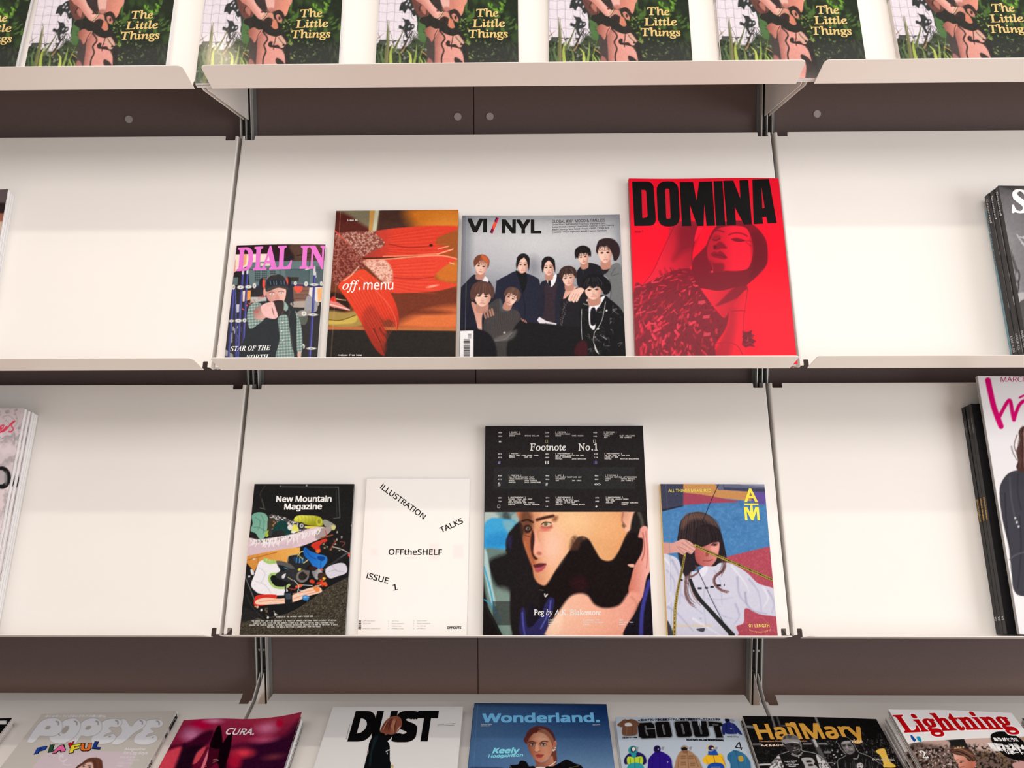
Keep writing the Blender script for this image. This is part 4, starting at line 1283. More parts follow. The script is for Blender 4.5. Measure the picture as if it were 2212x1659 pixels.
    for k in range(16): L([(350 + k * 20, 1010 + abs(k - 5) * 6), (330 + k * 22, 1200), (370 + k * 12, 1420)], 4, (96, 92, 90), alpha=.5)
    P([(470, 960), (520, 1050), (600, 1080), (490, 1110), (462, 1040)], (74, 78, 86)); P([(560, 1400), (690, 1200), (760, 1300), (760, 1620), (560, 1620)], (28, 26, 29), soft=20)
    P([(400, 1400), (640, 1300), (600, 1400), (430, 1420)], (120, 116, 112), soft=30, alpha=.6); L([(400, 1420), (520, 1400), (600, 1330)], 8, (140, 134, 130), alpha=.6); E(518, 1330, 12, 12, (170, 166, 160))
    head(a, 588, 960, 128, 170, 24, [[(x * 1.15, y) for x, y in std], fr], (92, 66, 58), hl=(140, 104, 88), light=-1)
    P([(20, 1060), (100, 1030), (165, 1005), (200, 1120), (250, 1320), (240, 1620), (20, 1620)], (30, 30, 44)); P([(290, 1050), (340, 1080), (300, 1200), (290, 1340), (250, 1320), (270, 1180)], (34, 32, 44))
    P([(165, 1000), (260, 1060), (330, 1050), (280, 1150), (276, 1320), (244, 1320), (205, 1160)], lin(170, 1000, (196, 140, 122), 280, 1300, (226, 176, 160)))
    P([(40, 1300), (300, 1310), (420, 1450), (400, 1640), (40, 1640)], (26, 24, 30), soft=20)
    head(a, 288, 944, 186, 214, 4, [[(-1.2, .5), (-1.5, -.2), (-1.2, -1.1), (-.4, -1.5), (.5, -1.45), (1.2, -.9), (1.2, .1), (.8, -.1), (-.8, -.1)], [(-1.3, .4), (-1.3, -.6), (-.5, -1.3), (.6, -1.3), (1.1, -.6), (1.05, .1), (.7, -.3), (.3, -.1), (0, -.35), (-.3, -.05), (-.6, -.3), (-.9, .3)]], (88, 60, 54), hl=(136, 96, 84))
    for k, (x, y) in enumerate(((310, 1130), (340, 1120), (370, 1110), (395, 1100))): L([(x - 10, y - 20), (x + 6, y + 40)], 20, (170, 122, 108))
    for k, (x, y) in enumerate(((700, 1180), (720, 1190), (740, 1200))): L([(x, y), (x + 14, y + 24)], 12, (160, 112, 100))
    P([(1320, 1100), (1380, 1010), (1440, 965), (1580, 930), (1650, 975), (1780, 1100), (1830, 1300), (1830, 1640), (1240, 1640), (1290, 1420), (1330, 1300)], (24, 24, 26))
    P([(1425, 1040), (1480, 1000), (1594, 935), (1540, 1040), (1500, 1100), (1490, 1260), (1470, 1300), (1425, 1240)], (232, 232, 238)); P([(1440, 1090), (1480, 1060), (1500, 1120), (1490, 1240), (1440, 1240)], (22, 22, 26))
    for pts in ([(1345, 1080), (1340, 1250), (1350, 1400)], [(1600, 1000), (1560, 1200), (1480, 1330)], [(1480, 1330), (1470, 1420), (1500, 1500)]): L(pts, 6, (190, 190, 190))
    R = random.Random(11)
    for k in range(46):
        x, y = R.uniform(1350, 1790), R.uniform(1010, 1560)
        if 1420 < x < 1520 and y < 1300: continue
        L([(x, y), (x + R.uniform(-30, 50), y + R.uniform(-18, 26)), (x + R.uniform(-10, 70), y + R.uniform(10, 60))], R.uniform(4, 12), R.choice([(120, 122, 126), (200, 202, 206), (70, 72, 76)]), alpha=.6, w2=2)
    for x, y in ((1610, 1095), (1520, 1288), (1405, 985)): E(x, y, 11, 11, (214, 214, 210))
    P([(1480, 1450), (1500, 1500), (1530, 1560), (1490, 1520)], (214, 212, 214)); P([(1270, 1500), (1330, 1420), (1400, 1440), (1400, 1580), (1280, 1570)], (74, 26, 34), soft=24, alpha=.8)
    head(a, 1470, 872, 196, 206, -4, [[(-1.0, .1), (-1.25, -.4), (-1.0, -1.2), (-.1, -1.65), (.9, -1.5), (1.7, -.9), (1.95, -.1), (1.6, .5), (1.1, .55), (.8, 0)], [(-1.15, .05), (-1.15, -.7), (-.4, -1.4), (.7, -1.35), (1.2, -.5), (1.1, .35), (.75, -.1), (.4, -.35), (0, -.15), (-.4, -.4), (-.8, -.1)]], (26, 24, 28), hl=(84, 82, 90))
    P([(1198, 968), (1240, 890), (1320, 850), (1372, 872), (1335, 930), (1296, 1002), (1276, 990), (1262, 1010), (1240, 992), (1214, 995)], (236, 196, 180))
    for x in (1225, 1252, 1280): L([(x, 985), (x + 34, 915)], 5, (190, 140, 126))
    L([(118, 60), (108, 800), (92, 1640)], 5, (180, 182, 190), alpha=.5)
    # bar code label
    P([(44, 1312), (186, 1308), (184, 1640), (36, 1640)], (238, 236, 238), sm=False)
    R = random.Random(5); y = 1344
    while y < 1620:
        h = R.choice([3, 5, 8, 11]); a.rect(84 if y > 1400 else 130, y, 148 if y > 1400 else 164, y + h, (40, 38, 42)); y += h + R.choice([4, 6, 9])
    a.grain(5, 2, 3)
    a.text('VI', (122, 254), (330, 254), 132, (20, 19, 20), 'sans', 0.026); a.text('NYL', (489, 262), (912, 262), 134, (20, 19, 20), 'sans', 0.026)
    a.over([(428, 100), (460, 106), (392, 274), (362, 262)], (206, 30, 74), sm=False); a.over([(412, 140), (428, 100), (445, 103), (418, 160)], (60, 24, 60), sm=False)
    a.over([(392, 190), (412, 140), (436, 165), (408, 235)], (226, 84, 60), sm=False); a.over([(362, 262), (380, 218), (400, 230), (386, 272)], (90, 30, 60), sm=False)
    g = (58, 58, 64)
    a.text('GLOBAL #001 MOOD & TIMELESS', (1028, 157), (1595, 146), 31, g, 'sans', 0.006)
    for i, (t, x1, y0, y1) in enumerate((('Snow Man / BADBADNOTGOOD / Elephant Gym', 1600, 183, 172), ('Kassa Overall / Romy / Overmono / Marcin / Yumi Zouma', 1688, 210, 192), ('Black Country, New Road / Pawla / B4BS / YONLAPA', 1640, 237, 221), ('Crawlers / Phum Viphurit / BENEE / Samm Henshaw', 1612, 265, 249))):
        a.text(t, (1028, y0), (x1, y1), 17, g, 'sans', 0.006)
    return a


magazine(S['vinyl'], art_group(), 0.0095, 1, 'wide grey magazine with a group portrait of nine people in dark suits', finish='satin', edge=(238, 236, 236), spine=(120, 122, 130),
         bend=lambda u, v: 0.0016 * (1 - np.sin(np.pi * np.clip(u, 0, 1))) * v, back=(60, 60, 66))


def art_red():
    a = Art(S['domina'], (1345, 370), 3.95, pitch=1.35, base=(236, 16, 44))
    L = a.line; P = a.poly; E = a.ell
    lt, md, dk, vd = (228, 30, 54), (190, 26, 48), (122, 22, 38), (96, 18, 32)
    P([(425, 440), (650, 440), (622, 580), (596, 700), (592, 800), (520, 850), (420, 880), (320, 890), (200, 955), (150, 990), (255, 860), (335, 700), (385, 580)], lin(300, 700, (226, 34, 58), 600, 600, (150, 26, 44), (0.5, (190, 30, 50))))
    P([(480, 480), (640, 460), (600, 640), (520, 690), (430, 760), (470, 640)], dk, soft=60, alpha=.75); L([(440, 470), (380, 590), (330, 700), (255, 860), (160, 985)], 4, vd, alpha=.7); L([(640, 470), (612, 590), (592, 700), (592, 790)], 4, vd, alpha=.8)
    P([(640, 470), (700, 360), (690, 470), (612, 600)], (240, 24, 52), soft=6)
    P([(740, 560), (790, 480), (880, 430), (1050, 430), (1150, 490), (1222, 590), (1236, 700), (1226, 800), (1160, 880), (1080, 955), (1010, 1000), (960, 1000), (830, 1020), (700, 1015), (610, 960), (590, 850), (604, 750), (660, 690), (712, 630)], dk)
    P([(752, 570), (800, 500), (900, 470), (1040, 480), (1092, 560), (1112, 650), (1100, 760), (1060, 835), (960, 852), (880, 850), (800, 862), (745, 800), (720, 700), (730, 620)], lin(730, 650, (176, 28, 48), 1090, 640, (232, 30, 54), (0.35, (206, 28, 50)), (0.6, (236, 30, 56))))
    P([(712, 760), (780, 780), (860, 790), (856, 860), (790, 900), (720, 860)], dk, soft=24, alpha=.8); P([(765, 562), (800, 545), (840, 560), (815, 588), (772, 588)], (150, 26, 44), soft=20, alpha=.8); L([(765, 585), (800, 592), (830, 575)], 8, vd)
    P([(928, 578), (975, 570), (1040, 592), (1020, 602), (975, 600), (938, 590)], (130, 22, 40), soft=12); L([(930, 584), (975, 600), (1040, 594)], 5, vd); L([(905, 545), (960, 528), (1020, 535), (1062, 556)], 12, (150, 24, 42), soft=8); L([(770, 520), (810, 505), (862, 520)], 12, (130, 24, 40), soft=8)
    P([(800, 620), (832, 600), (880, 640), (886, 660), (840, 662), (790, 672), (778, 650)], (136, 22, 40), soft=14); P([(775, 632), (800, 640), (780, 668)], vd, soft=8)
    P([(750, 712), (776, 686), (810, 692), (836, 680), (892, 738), (840, 752), (790, 740)], (140, 22, 42), soft=8); L([(775, 716), (830, 718), (882, 736)], 5, vd); P([(785, 740), (850, 752), (830, 765), (790, 756)], (196, 30, 52), soft=10)
    L([(1050, 596), (1100, 600)], 3, vd); L([(1050, 606), (1096, 640)], 3, vd)
    L([(740, 860), (770, 840), (760, 780)], 5, (196, 40, 60), alpha=.8); E(764, 858, 10, 9, (220, 60, 80), soft=6)
    P([(1092, 560), (1150, 520), (1215, 620), (1226, 780), (1130, 900), (1080, 900), (1110, 760)], vd, soft=40, alpha=.5)
    P([(660, 1000), (830, 1022), (960, 990), (1062, 985), (1064, 1080), (1000, 1100), (930, 1180), (870, 1245), (780, 1150), (700, 1070)], lin(700, 1000, (236, 34, 58), 980, 1060, (190, 28, 48)))
    P([(960, 985), (1040, 960), (1060, 1010), (960, 1090), (800, 1150), (840, 1100)], dk, soft=16, alpha=.8)
    P([(920, 1190), (1000, 1060), (1062, 1010), (1066, 1080), (1040, 1200), (1030, 1360), (1024, 1620), (760, 1620), (850, 1430), (900, 1310)], lin(900, 1200, (196, 28, 48), 1040, 1240, (236, 26, 50)))
    L([(925, 1196), (1000, 1188), (1045, 1192)], 4, vd); L([(800, 1470), (900, 1460), (980, 1490), (1022, 1560)], 4, dk); L([(1066, 1000), (1050, 1130), (1032, 1240), (1028, 1370)], 3, dk)
    P([(1022, 1360), (1060, 1372), (1108, 1352), (1100, 1385), (1125, 1400), (1104, 1425), (1140, 1450), (1108, 1470), (1130, 1500), (1080, 1492), (1050, 1505), (1018, 1480), (1026, 1420)], (120, 26, 42), soft=6, sm=False); P([(920, 1180), (960, 1200), (950, 1400), (880, 1640), (760, 1640), (850, 1430), (900, 1310)], (176, 26, 46), soft=50, alpha=.7)
    coat = [(100, 1000), (180, 970), (310, 900), (430, 850), (575, 830), (610, 920), (670, 1010), (770, 1150), (862, 1250), (905, 1210), (880, 1340), (790, 1480), (740, 1640), (100, 1640)]
    P(coat, (128, 26, 42), soft=8)
    a.clip(coat)
    R = random.Random(3)
    for k in range(520):
        x, y = R.uniform(110, 880), R.uniform(850, 1600); t = (x - 100) / 800
        an = R.gauss(math.pi * (0.12 + 0.45 * (y - 900) / 700), .5) + math.pi; ln = R.uniform(14, 70) * (1.3 - t * .7)
        if R.random() < 0.25 + 0.5 * (1 - t): L([(x, y), (x + ln * math.cos(an), y - ln * math.sin(an) * .8)], R.uniform(4, 12 if y < 1200 else 26), R.choice([(226, 42, 66), (206, 44, 64), (240, 60, 84), (170, 30, 48)]), alpha=.85, sm=False)
        else: L([(x, y), (x + ln * math.cos(an) * .6, y - ln * math.sin(an) * .6)], R.uniform(3, 8), (92, 18, 32), alpha=.7, sm=False)
    a.clip(None)
    for x, y in ((675, 1115), (715, 1240), (720, 1390)): P([(x - 28, y - 8), (x + 30, y - 16), (x + 24, y + 14), (x - 32, y + 18)], (206, 60, 78), sm=False)
    for k in range(60):
        x, y = R.uniform(330, 640), R.uniform(830, 900); an = R.uniform(2.2, 4.2); L([(x, y + 30), (x + 22 * math.cos(an), y - abs(22 * math.sin(an)))], 4, dk, alpha=.8, sm=False)
    for k in range(24):
        x, y = R.uniform(1030, 1110), R.uniform(1370, 1480); L([(x, y), (x + R.uniform(-20, 26), y + R.uniform(-10, 20))], 5, R.choice([(200, 60, 76), (80, 18, 30)]), alpha=.8, sm=False)
    K = (17, 16, 18)

    def cut(pts, c=(236, 16, 44)): a.poly(pts, c, sm=False)
    O = lambda pts, r: round_poly(pts, r, 5)
    a.over(O([(80, 90), (262, 88), (287, 464), (100, 468)], [4, 60, 60, 4]), K, sm=False)
    a.over(O([(286, 86), (474, 84), (492, 468), (304, 474)], [85, 85, 85, 85]), K, sm=False)
    a.over([(487, 92), (600, 92), (630, 250), (652, 92), (762, 90), (788, 466), (716, 468), (696, 284), (690, 468), (636, 468), (572, 284), (586, 468), (506, 468)], K, sm=False)
    a.over([(774, 88), (850, 88), (874, 465), (796, 467)], K, sm=False)
    a.over([(856, 86), (942, 85), (1002, 236), (994, 82), (1068, 80), (1102, 455), (1034, 458), (955, 310), (966, 460), (890, 463)], K, sm=False)
    a.over([(1104, 76), (1246, 70), (1314, 444), (1236, 447), (1224, 392), (1190, 394), (1197, 450), (1116, 455)], K, sm=False)
    rr = (214, 22, 46)
    a.over(O([(160, 160), (200, 160), (214, 392), (168, 402)], [4, 22, 22, 6]), rr, sm=False); a.over(O([(362, 148), (398, 148), (410, 405), (372, 408)], [17, 17, 17, 17]), rr, sm=False); a.over([(1182, 142), (1210, 316), (1190, 320)], rr, sm=False)
    a.text('Issue 1', (103, 526), (172, 524), 19, (60, 10, 20), 'serifbi')
    return a


magazine(S['domina'], art_red(), 0.0115, 1, 'tall red magazine with a huge black title and a woman in a feather coat', finish='lacquer', edge=(200, 14, 36), spine=(150, 12, 30), back=(190, 20, 40),
         bend=lambda u, v: 0.0011 * (1 - np.sin(2 * np.pi * np.clip(u, 0, 1))) * v ** 2)

# ================================================================== THIRD ROW


def art_boot():
    a = Art(S['nmm'], (510, 1035), 4.807, pitch=1.2, base=(29, 28, 28))
    L = a.line; P = a.poly; E = a.ell; R = random.Random(2)
    L([(460, 78), (1062, 82), (1078, 400), (1010, 408)], 9, (84, 84, 82), sm=False); L([(1040, 120), (1046, 380)], 7, (56, 56, 56), sm=False); L([(250, 300), (300, 312)], 9, (96, 92, 84), sm=False)
    L([(268, 210), (290, 300)], 14, (70, 68, 62), sm=False); L([(300, 70), (250, 150), (262, 200)], 7, (60, 60, 58)); E(732, 66, 8, 12, (150, 150, 146)); E(460, 74, 8, 8, (120, 120, 116))
    # asphalt
    asp = [(1220, 1000), (1180, 1400), (1150, 1660), (20, 1660), (60, 1400), (180, 1400), (300, 1480), (420, 1440), (560, 1380), (760, 1262), (900, 1150), (1080, 1060)]
    P(asp, (66, 60, 50), soft=14, sm=False); P(asp, (126, 114, 92), sm=False, tex=speck(9, 0.56, 3, 2, 6), alpha=.6); P(asp, (24, 22, 20), sm=False, tex=speck(10, 0.58, 8, 2, 6), alpha=.7)
    P([(20, 1380), (100, 1340), (250, 1420), (60, 1480)], (38, 38, 38), soft=14)
    P([(100, 1000), (190, 1260), (200, 1330), (330, 1420), (560, 1380), (760, 1262), (900, 1160), (1180, 960), (1200, 800), (1000, 900), (100, 900)], (26, 26, 27))
    L([(330, 1440), (560, 1392), (770, 1275), (905, 1165), (1180, 1010)], 7, (70, 68, 62)); L([(92, 1010), (150, 1150), (192, 1260)], 8, (120, 118, 114)); L([(110, 1200), (170, 1330), (300, 1460)], 6, (60, 60, 58))
    # clothes on the mattress
    P([(340, 380), (470, 385), (600, 440), (760, 490), (890, 520), (860, 580), (560, 610), (460, 560)], (70, 68, 68)); P([(340, 380), (470, 385), (600, 440), (760, 490), (890, 520), (860, 580), (560, 610), (460, 560)], (206, 204, 204), tex=speck(16, 0.52, 4, 2, 8))
    P([(160, 380), (220, 345), (300, 358), (336, 420), (326, 500), (300, 600), (245, 622), (205, 565), (150, 535), (172, 460)], lin(150, 400, (112, 166, 148), 330, 560, (134, 182, 162)))
    for pts in ([(200, 400), (250, 440), (230, 520)], [(180, 500), (240, 500), (300, 540)], [(260, 370), (290, 440), (280, 560)]): L(pts, 9, (78, 128, 112), alpha=.7)
    P([(330, 420), (405, 415), (420, 520), (340, 570)], (62, 54, 42)); L([(385, 440), (410, 455), (380, 480), (408, 500), (372, 520)], 8, (190, 140, 90))
    P([(425, 450), (500, 428), (540, 480), (572, 560), (500, 592), (372, 575), (390, 500)], (24, 62, 60)); P([(360, 560), (480, 530), (500, 600), (380, 620)], (44, 42, 44)); E(325, 566, 22, 36, (170, 192, 62), ang=20); E(352, 560, 22, 30, (60, 62, 60)); P([(150, 560), (200, 565), (210, 620), (140, 610)], (34, 32, 32))
    P([(602, 410), (640, 378), (740, 376), (840, 384), (892, 420), (905, 462), (880, 490), (760, 480), (660, 450), (608, 440)], lin(700, 380, (222, 222, 84), 740, 490, (150, 150, 30)))
    for k in range(7): L([(640 + k * 36, 384), (650 + k * 36, 420), (640 + k * 36, 464)], 6, (142, 146, 40), alpha=.6)
    E(862, 440, 34, 46, (190, 192, 60)); E(862, 440, 16, 24, (140, 142, 40)); P([(720, 490), (820, 490), (920, 500), (860, 520), (730, 510)], (226, 208, 92))
    P([(572, 520), (590, 480), (612, 470), (642, 500), (642, 545), (590, 560)], (228, 226, 96)); E(560, 500, 26, 30, (222, 222, 216)); E(600, 550, 30, 14, (236, 236, 220)); E(676, 486, 36, 38, (40, 40, 44)); E(680, 484, 20, 22, (200, 200, 204)); E(682, 484, 9, 12, (60, 60, 62))
    P([(600, 565), (660, 540), (728, 556), (720, 575), (640, 580)], (28, 30, 28)); L([(640, 548), (725, 560)], 8, (206, 214, 60)); P([(900, 430), (940, 425), (1030, 480), (1020, 525), (960, 520), (910, 470)], (150, 150, 140)); P([(990, 482), (1032, 484), (1022, 526), (995, 520)], (206, 200, 130))
    # mattress
    P([(120, 620), (240, 628), (400, 606), (600, 566), (800, 505), (890, 500), (985, 515), (955, 562), (880, 615), (660, 702), (400, 752), (105, 800)], (224, 200, 210), sm=True)
    P([(860, 520), (990, 505), (960, 565), (860, 620), (820, 600)], (168, 152, 150)); P([(105, 800), (130, 690), (400, 680), (640, 640), (560, 720), (300, 770)], (206, 182, 194), soft=40, alpha=.6)
    P([(130, 615), (300, 620), (500, 590), (560, 620), (300, 660), (130, 650)], (120, 114, 112), tex=speck(16, 0.5, 6, 2, 8))
    for k in range(54):
        t = k / 53; x = 150 + 720 * t; y = 632 - 120 * t ** 1.6; l = R.uniform(24, 90) * (.7 + .8 * t * (1 - t) * 2)
        L([(x, y), (x + R.uniform(-10, 22), y + l * .5), (x + R.uniform(-14, 10), y + l)], R.uniform(6, 11), (244, 240, 242), alpha=.95)
    L([(925, 530), (945, 600)], 7, (200, 60, 56), sm=False); L([(880, 612), (1000, 580)], 14, (150, 84, 56), sm=False)
    P([(108, 800), (300, 760), (520, 722), (664, 706), (662, 770), (560, 800), (540, 880), (400, 860), (300, 830), (228, 880), (190, 960), (100, 860)], lin(110, 800, (210, 140, 62), 660, 740, (236, 178, 92)), sm=False)
    L([(110, 842), (220, 812), (420, 760)], 8, (168, 104, 44), sm=False); L([(228, 820), (226, 890)], 7, (170, 104, 44), sm=False); E(186, 830, 14, 8, (206, 206, 206))
    # tee shirt
    P([(232, 870), (262, 846), (310, 832), (430, 868), (452, 960), (345, 990), (345, 1060), (400, 1122), (526, 1140), (512, 1200), (380, 1206), (250, 1190), (206, 1168), (155, 1100), (195, 980)], (238, 236, 242))
    L([(300, 840), (345, 862), (400, 858)], 40, (164, 200, 108)); P([(300, 820), (400, 850), (390, 880), (310, 870)], (186, 214, 140), tex=speck(14, .5, 2, 2, 8)); L([(420, 985), (360, 990), (345, 1050), (400, 1120), (500, 1130), (550, 1100)], 26, (188, 216, 138)); L([(420, 985), (360, 990), (345, 1050), (400, 1120), (500, 1130), (550, 1100)], 10, (140, 178, 90), alpha=.8)
    for pts in ([(240, 920), (300, 980), (260, 1080)], [(200, 1060), (300, 1100), (360, 1180)]): L(pts, 8, (206, 202, 212), alpha=.8)
    # boots and shoes
    P([(534, 830), (560, 796), (640, 790), (740, 800), (765, 850), (750, 900), (680, 960), (600, 950), (560, 900), (538, 880)], (40, 40, 42)); P([(600, 816), (700, 820), (722, 850), (700, 872), (620, 866)], (30, 66, 108))
    for x in (630, 662, 694): L([(x, 818), (x - 6, 868)], 6, (120, 160, 190), sm=False)
    L([(540, 850), (545, 800), (620, 784), (660, 790)], 6, (168, 168, 150)); L([(640, 800), (680, 752), (730, 770), (750, 830), (700, 872)], 10, (204, 200, 120)); L([(660, 800), (690, 830)], 8, (204, 200, 110))
    P([(415, 858), (470, 850), (560, 880), (610, 930), (560, 960), (470, 950)], (92, 90, 88)); P([(440, 890), (560, 930), (560, 962), (480, 960)], (26, 34, 40)); L([(500, 920), (560, 945)], 9, (80, 130, 160))
    P([(415, 985), (500, 950), (600, 930), (640, 960), (632, 1040), (560, 1070), (470, 1045), (425, 1030)], (48, 49, 52)); P([(478, 1000), (515, 980), (500, 1028), (478, 1030)], (220, 220, 224)); L([(540, 1020), (600, 1060), (640, 1090)], 7, (200, 196, 150)); E(658, 938, 18, 14, (206, 204, 76), ang=-20)
    E(690, 1008, 70, 62, (122, 116, 112), ang=-40); E(694, 1004, 50, 42, (44, 40, 40), ang=-40); P([(700, 960), (760, 950), (750, 1000)], (110, 100, 98))
    P([(560, 1060), (620, 1050), (660, 1090), (600, 1110)], (36, 36, 38))
    P([(700, 725), (722, 708), (760, 740), (830, 770), (932, 800), (946, 850), (925, 890), (878, 932), (800, 902), (762, 850), (706, 790)], lin(720, 740, (26, 96, 186), 930, 880, (46, 128, 214))); P([(850, 800), (925, 812), (900, 850), (850, 830)], (20, 66, 140)); L([(880, 850), (878, 925)], 6, (18, 70, 150)); L([(720, 725), (770, 800), (830, 830)], 7, (20, 70, 150))
    P([(778, 690), (800, 665), (860, 640), (930, 618), (942, 645), (870, 690), (880, 750), (852, 762), (800, 714)], (206, 56, 42)); P([(830, 740), (870, 730), (862, 765), (836, 766)], (226, 120, 50))
    for k in range(9):
        x, y = R.uniform(890, 1080), R.uniform(640, 760); E(x, y, R.uniform(14, 30), 12, (52, 48, 44), ang=R.uniform(0, 90)); E(x + 6, y, 8, 4, R.choice([(214, 208, 120), (230, 226, 210), (170, 90, 60)]))
    L([(1000, 700), (1100, 730), (1170, 770)], 8, (206, 200, 190)); L([(980, 740), (1000, 690), (1040, 640)], 6, (190, 70, 50)); L([(1080, 650), (1130, 660), (1100, 700)], 6, (150, 70, 50)); P([(1165, 775), (1192, 762), (1190, 806), (1165, 800)], (216, 70, 56))
    for x, y in ((1096, 602), (1050, 550), (1046, 628), (1200, 480)): E(x, y, 8, 13, (170, 166, 150))
    L([(905, 945), (1020, 860), (1150, 768)], 22, (48, 49, 54)); L([(1090, 810), (1150, 772)], 10, (90, 92, 98))
    P([(928, 940), (965, 905), (1060, 872), (1120, 876), (1150, 915), (1142, 975), (1050, 1010), (978, 1030), (935, 992)], (216, 212, 224)); L([(1000, 900), (1040, 950), (1120, 960)], 7, (178, 174, 190)); L([(960, 960), (1040, 940)], 6, (180, 176, 190)); E(885, 940, 16, 12, (206, 90, 60))
    P([(785, 960), (830, 928), (866, 935), (905, 985), (880, 1025), (830, 1040)], lin(790, 970, (120, 120, 126), 900, 990, (200, 200, 206))); P([(850, 985), (900, 970), (932, 1000), (915, 1050), (860, 1052)], (64, 44, 36)); L([(870, 1048), (905, 1050), (930, 1030)], 9, (214, 140, 70)); P([(756, 920), (800, 905), (850, 925), (800, 955)], (56, 34, 26))
    for x, y, s_ in ((880, 1078, 56), (780, 1070, 40), (650, 1110, 40), (920, 1085, 36)):
        for k in range(5): E(x + R.uniform(-s_, s_) * .6, y + R.uniform(-16, 16), s_ * .45, 13, R.choice([(226, 84, 44), (206, 62, 34), (234, 110, 60)]), ang=R.uniform(0, 180))
    E(912, 1030, 16, 12, (240, 190, 70)); L([(545, 1130), (600, 1145), (640, 1120)], 8, (190, 60, 56)); L([(690, 1100), (790, 1105)], 7, (206, 206, 206)); L([(820, 1110), (880, 1100)], 8, (200, 200, 204))
    P([(188, 1255), (222, 1205), (400, 1198), (420, 1230), (340, 1292), (285, 1312), (192, 1312)], (216, 52, 42)); P([(206, 1262), (300, 1232), (500, 1236), (700, 1150), (820, 1118), (866, 1122), (888, 1172), (760, 1212), (640, 1262), (500, 1292), (230, 1302)], (246, 206, 182))
    for pts in ([(240, 1275), (400, 1255), (500, 1262)], [(590, 1190), (720, 1170), (850, 1140)], [(600, 1240), (720, 1200), (860, 1165)]): L(pts, 9, (222, 150, 116), alpha=.8)
    P([(800, 1118), (860, 1118), (866, 1160), (830, 1170)], (230, 140, 80), soft=14); L([(600, 1050), (650, 1110), (640, 1180), (690, 1226)], 7, (214, 214, 216)); L([(650, 1150), (700, 1170), (720, 1210)], 7, (200, 206, 212))
    E(722, 1232, 36, 28, (56, 132, 204)); E(716, 1226, 14, 8, (150, 196, 232)); L([(700, 1226), (760, 1225)], 6, (120, 176, 222)); L([(740, 1250), (742, 1272)], 6, (90, 150, 200))
    L([(510, 1090), (516, 1180)], 15, (26, 28, 32)); P(round_poly([(498, 1172), (580, 1164), (586, 1292), (508, 1298)], 16), (30, 32, 36), sm=False); P([(512, 1190), (568, 1186), (572, 1244), (516, 1248)], (62, 74, 84), sm=False)
    P([(100, 905), (140, 915), (190, 990), (170, 1000), (110, 970)], (30, 30, 32)); P([(150, 935), (180, 950), (186, 990), (160, 990)], (224, 222, 222)); P([(104, 990), (150, 1010), (150, 1060), (108, 1040)], (40, 40, 42)); E(135, 1010, 12, 10, (206, 206, 206))
    for x, y in ((262, 1360), (330, 1438), (222, 1328), (408, 1405)): E(x, y, 11, 13, (222, 220, 214))
    L([(392, 1370), (405, 1400), (428, 1408)], 7, (190, 186, 170)); P([(300, 1340), (340, 1350), (330, 1420), (300, 1400)], (106, 92, 66), tex=speck(12, .5, 9, 2, 8)); L([(195, 1320), (230, 1332)], 10, (220, 160, 110))
    a.grain(7, 2, 6)
    a.text('New Mountain', (415, 235), (990, 232), 58, W_, 'sans', 0.022); a.text('Magazine', (498, 314), (890, 311), 58, W_, 'sans', 0.022)
    for t, x0, x1, y in (('STORIES OF THE OUTDOOR KIND / ISSUE ONE', 417, 796, 1437), ("THE IDEAS THAT CAN'T BE UNTHOUGHT / A FOREST OF ARROWS / NATIONAL PARKS: A LEGACY OF ACTION", 160, 1040, 1480),
                         ('FABRIC OF LIFE / FILM FOR THE JOURNEY / CORPS & ST. MERIT / FASTING WIND / SOUTHERN FELLS', 180, 1016, 1503),
                         ('CHASING THE TOUR DE FRANCE / AT HOME / OUTDOOR RECREATION ARCHIVE / IN AWE TO THE POINT & SHOOT', 134, 1054, 1524), ('THE GOOD, THE BAD & THE FIXED / LANDSCAPES FROM THE ROADS', 320, 876, 1544)):
        a.text(t, (x0, y), (x1, y - 6), 14, (236, 234, 228), 'mono', 0.012)
    return a


magazine(S['nmm'], art_boot(), 0.0047, 2, 'black magazine showing a car boot full of hiking gear, leftmost of its shelf', finish='satin', spine=(236, 208, 202), back=(60, 58, 58),
         under_labels=['lower copy under the black magazine with the car boot photo'])


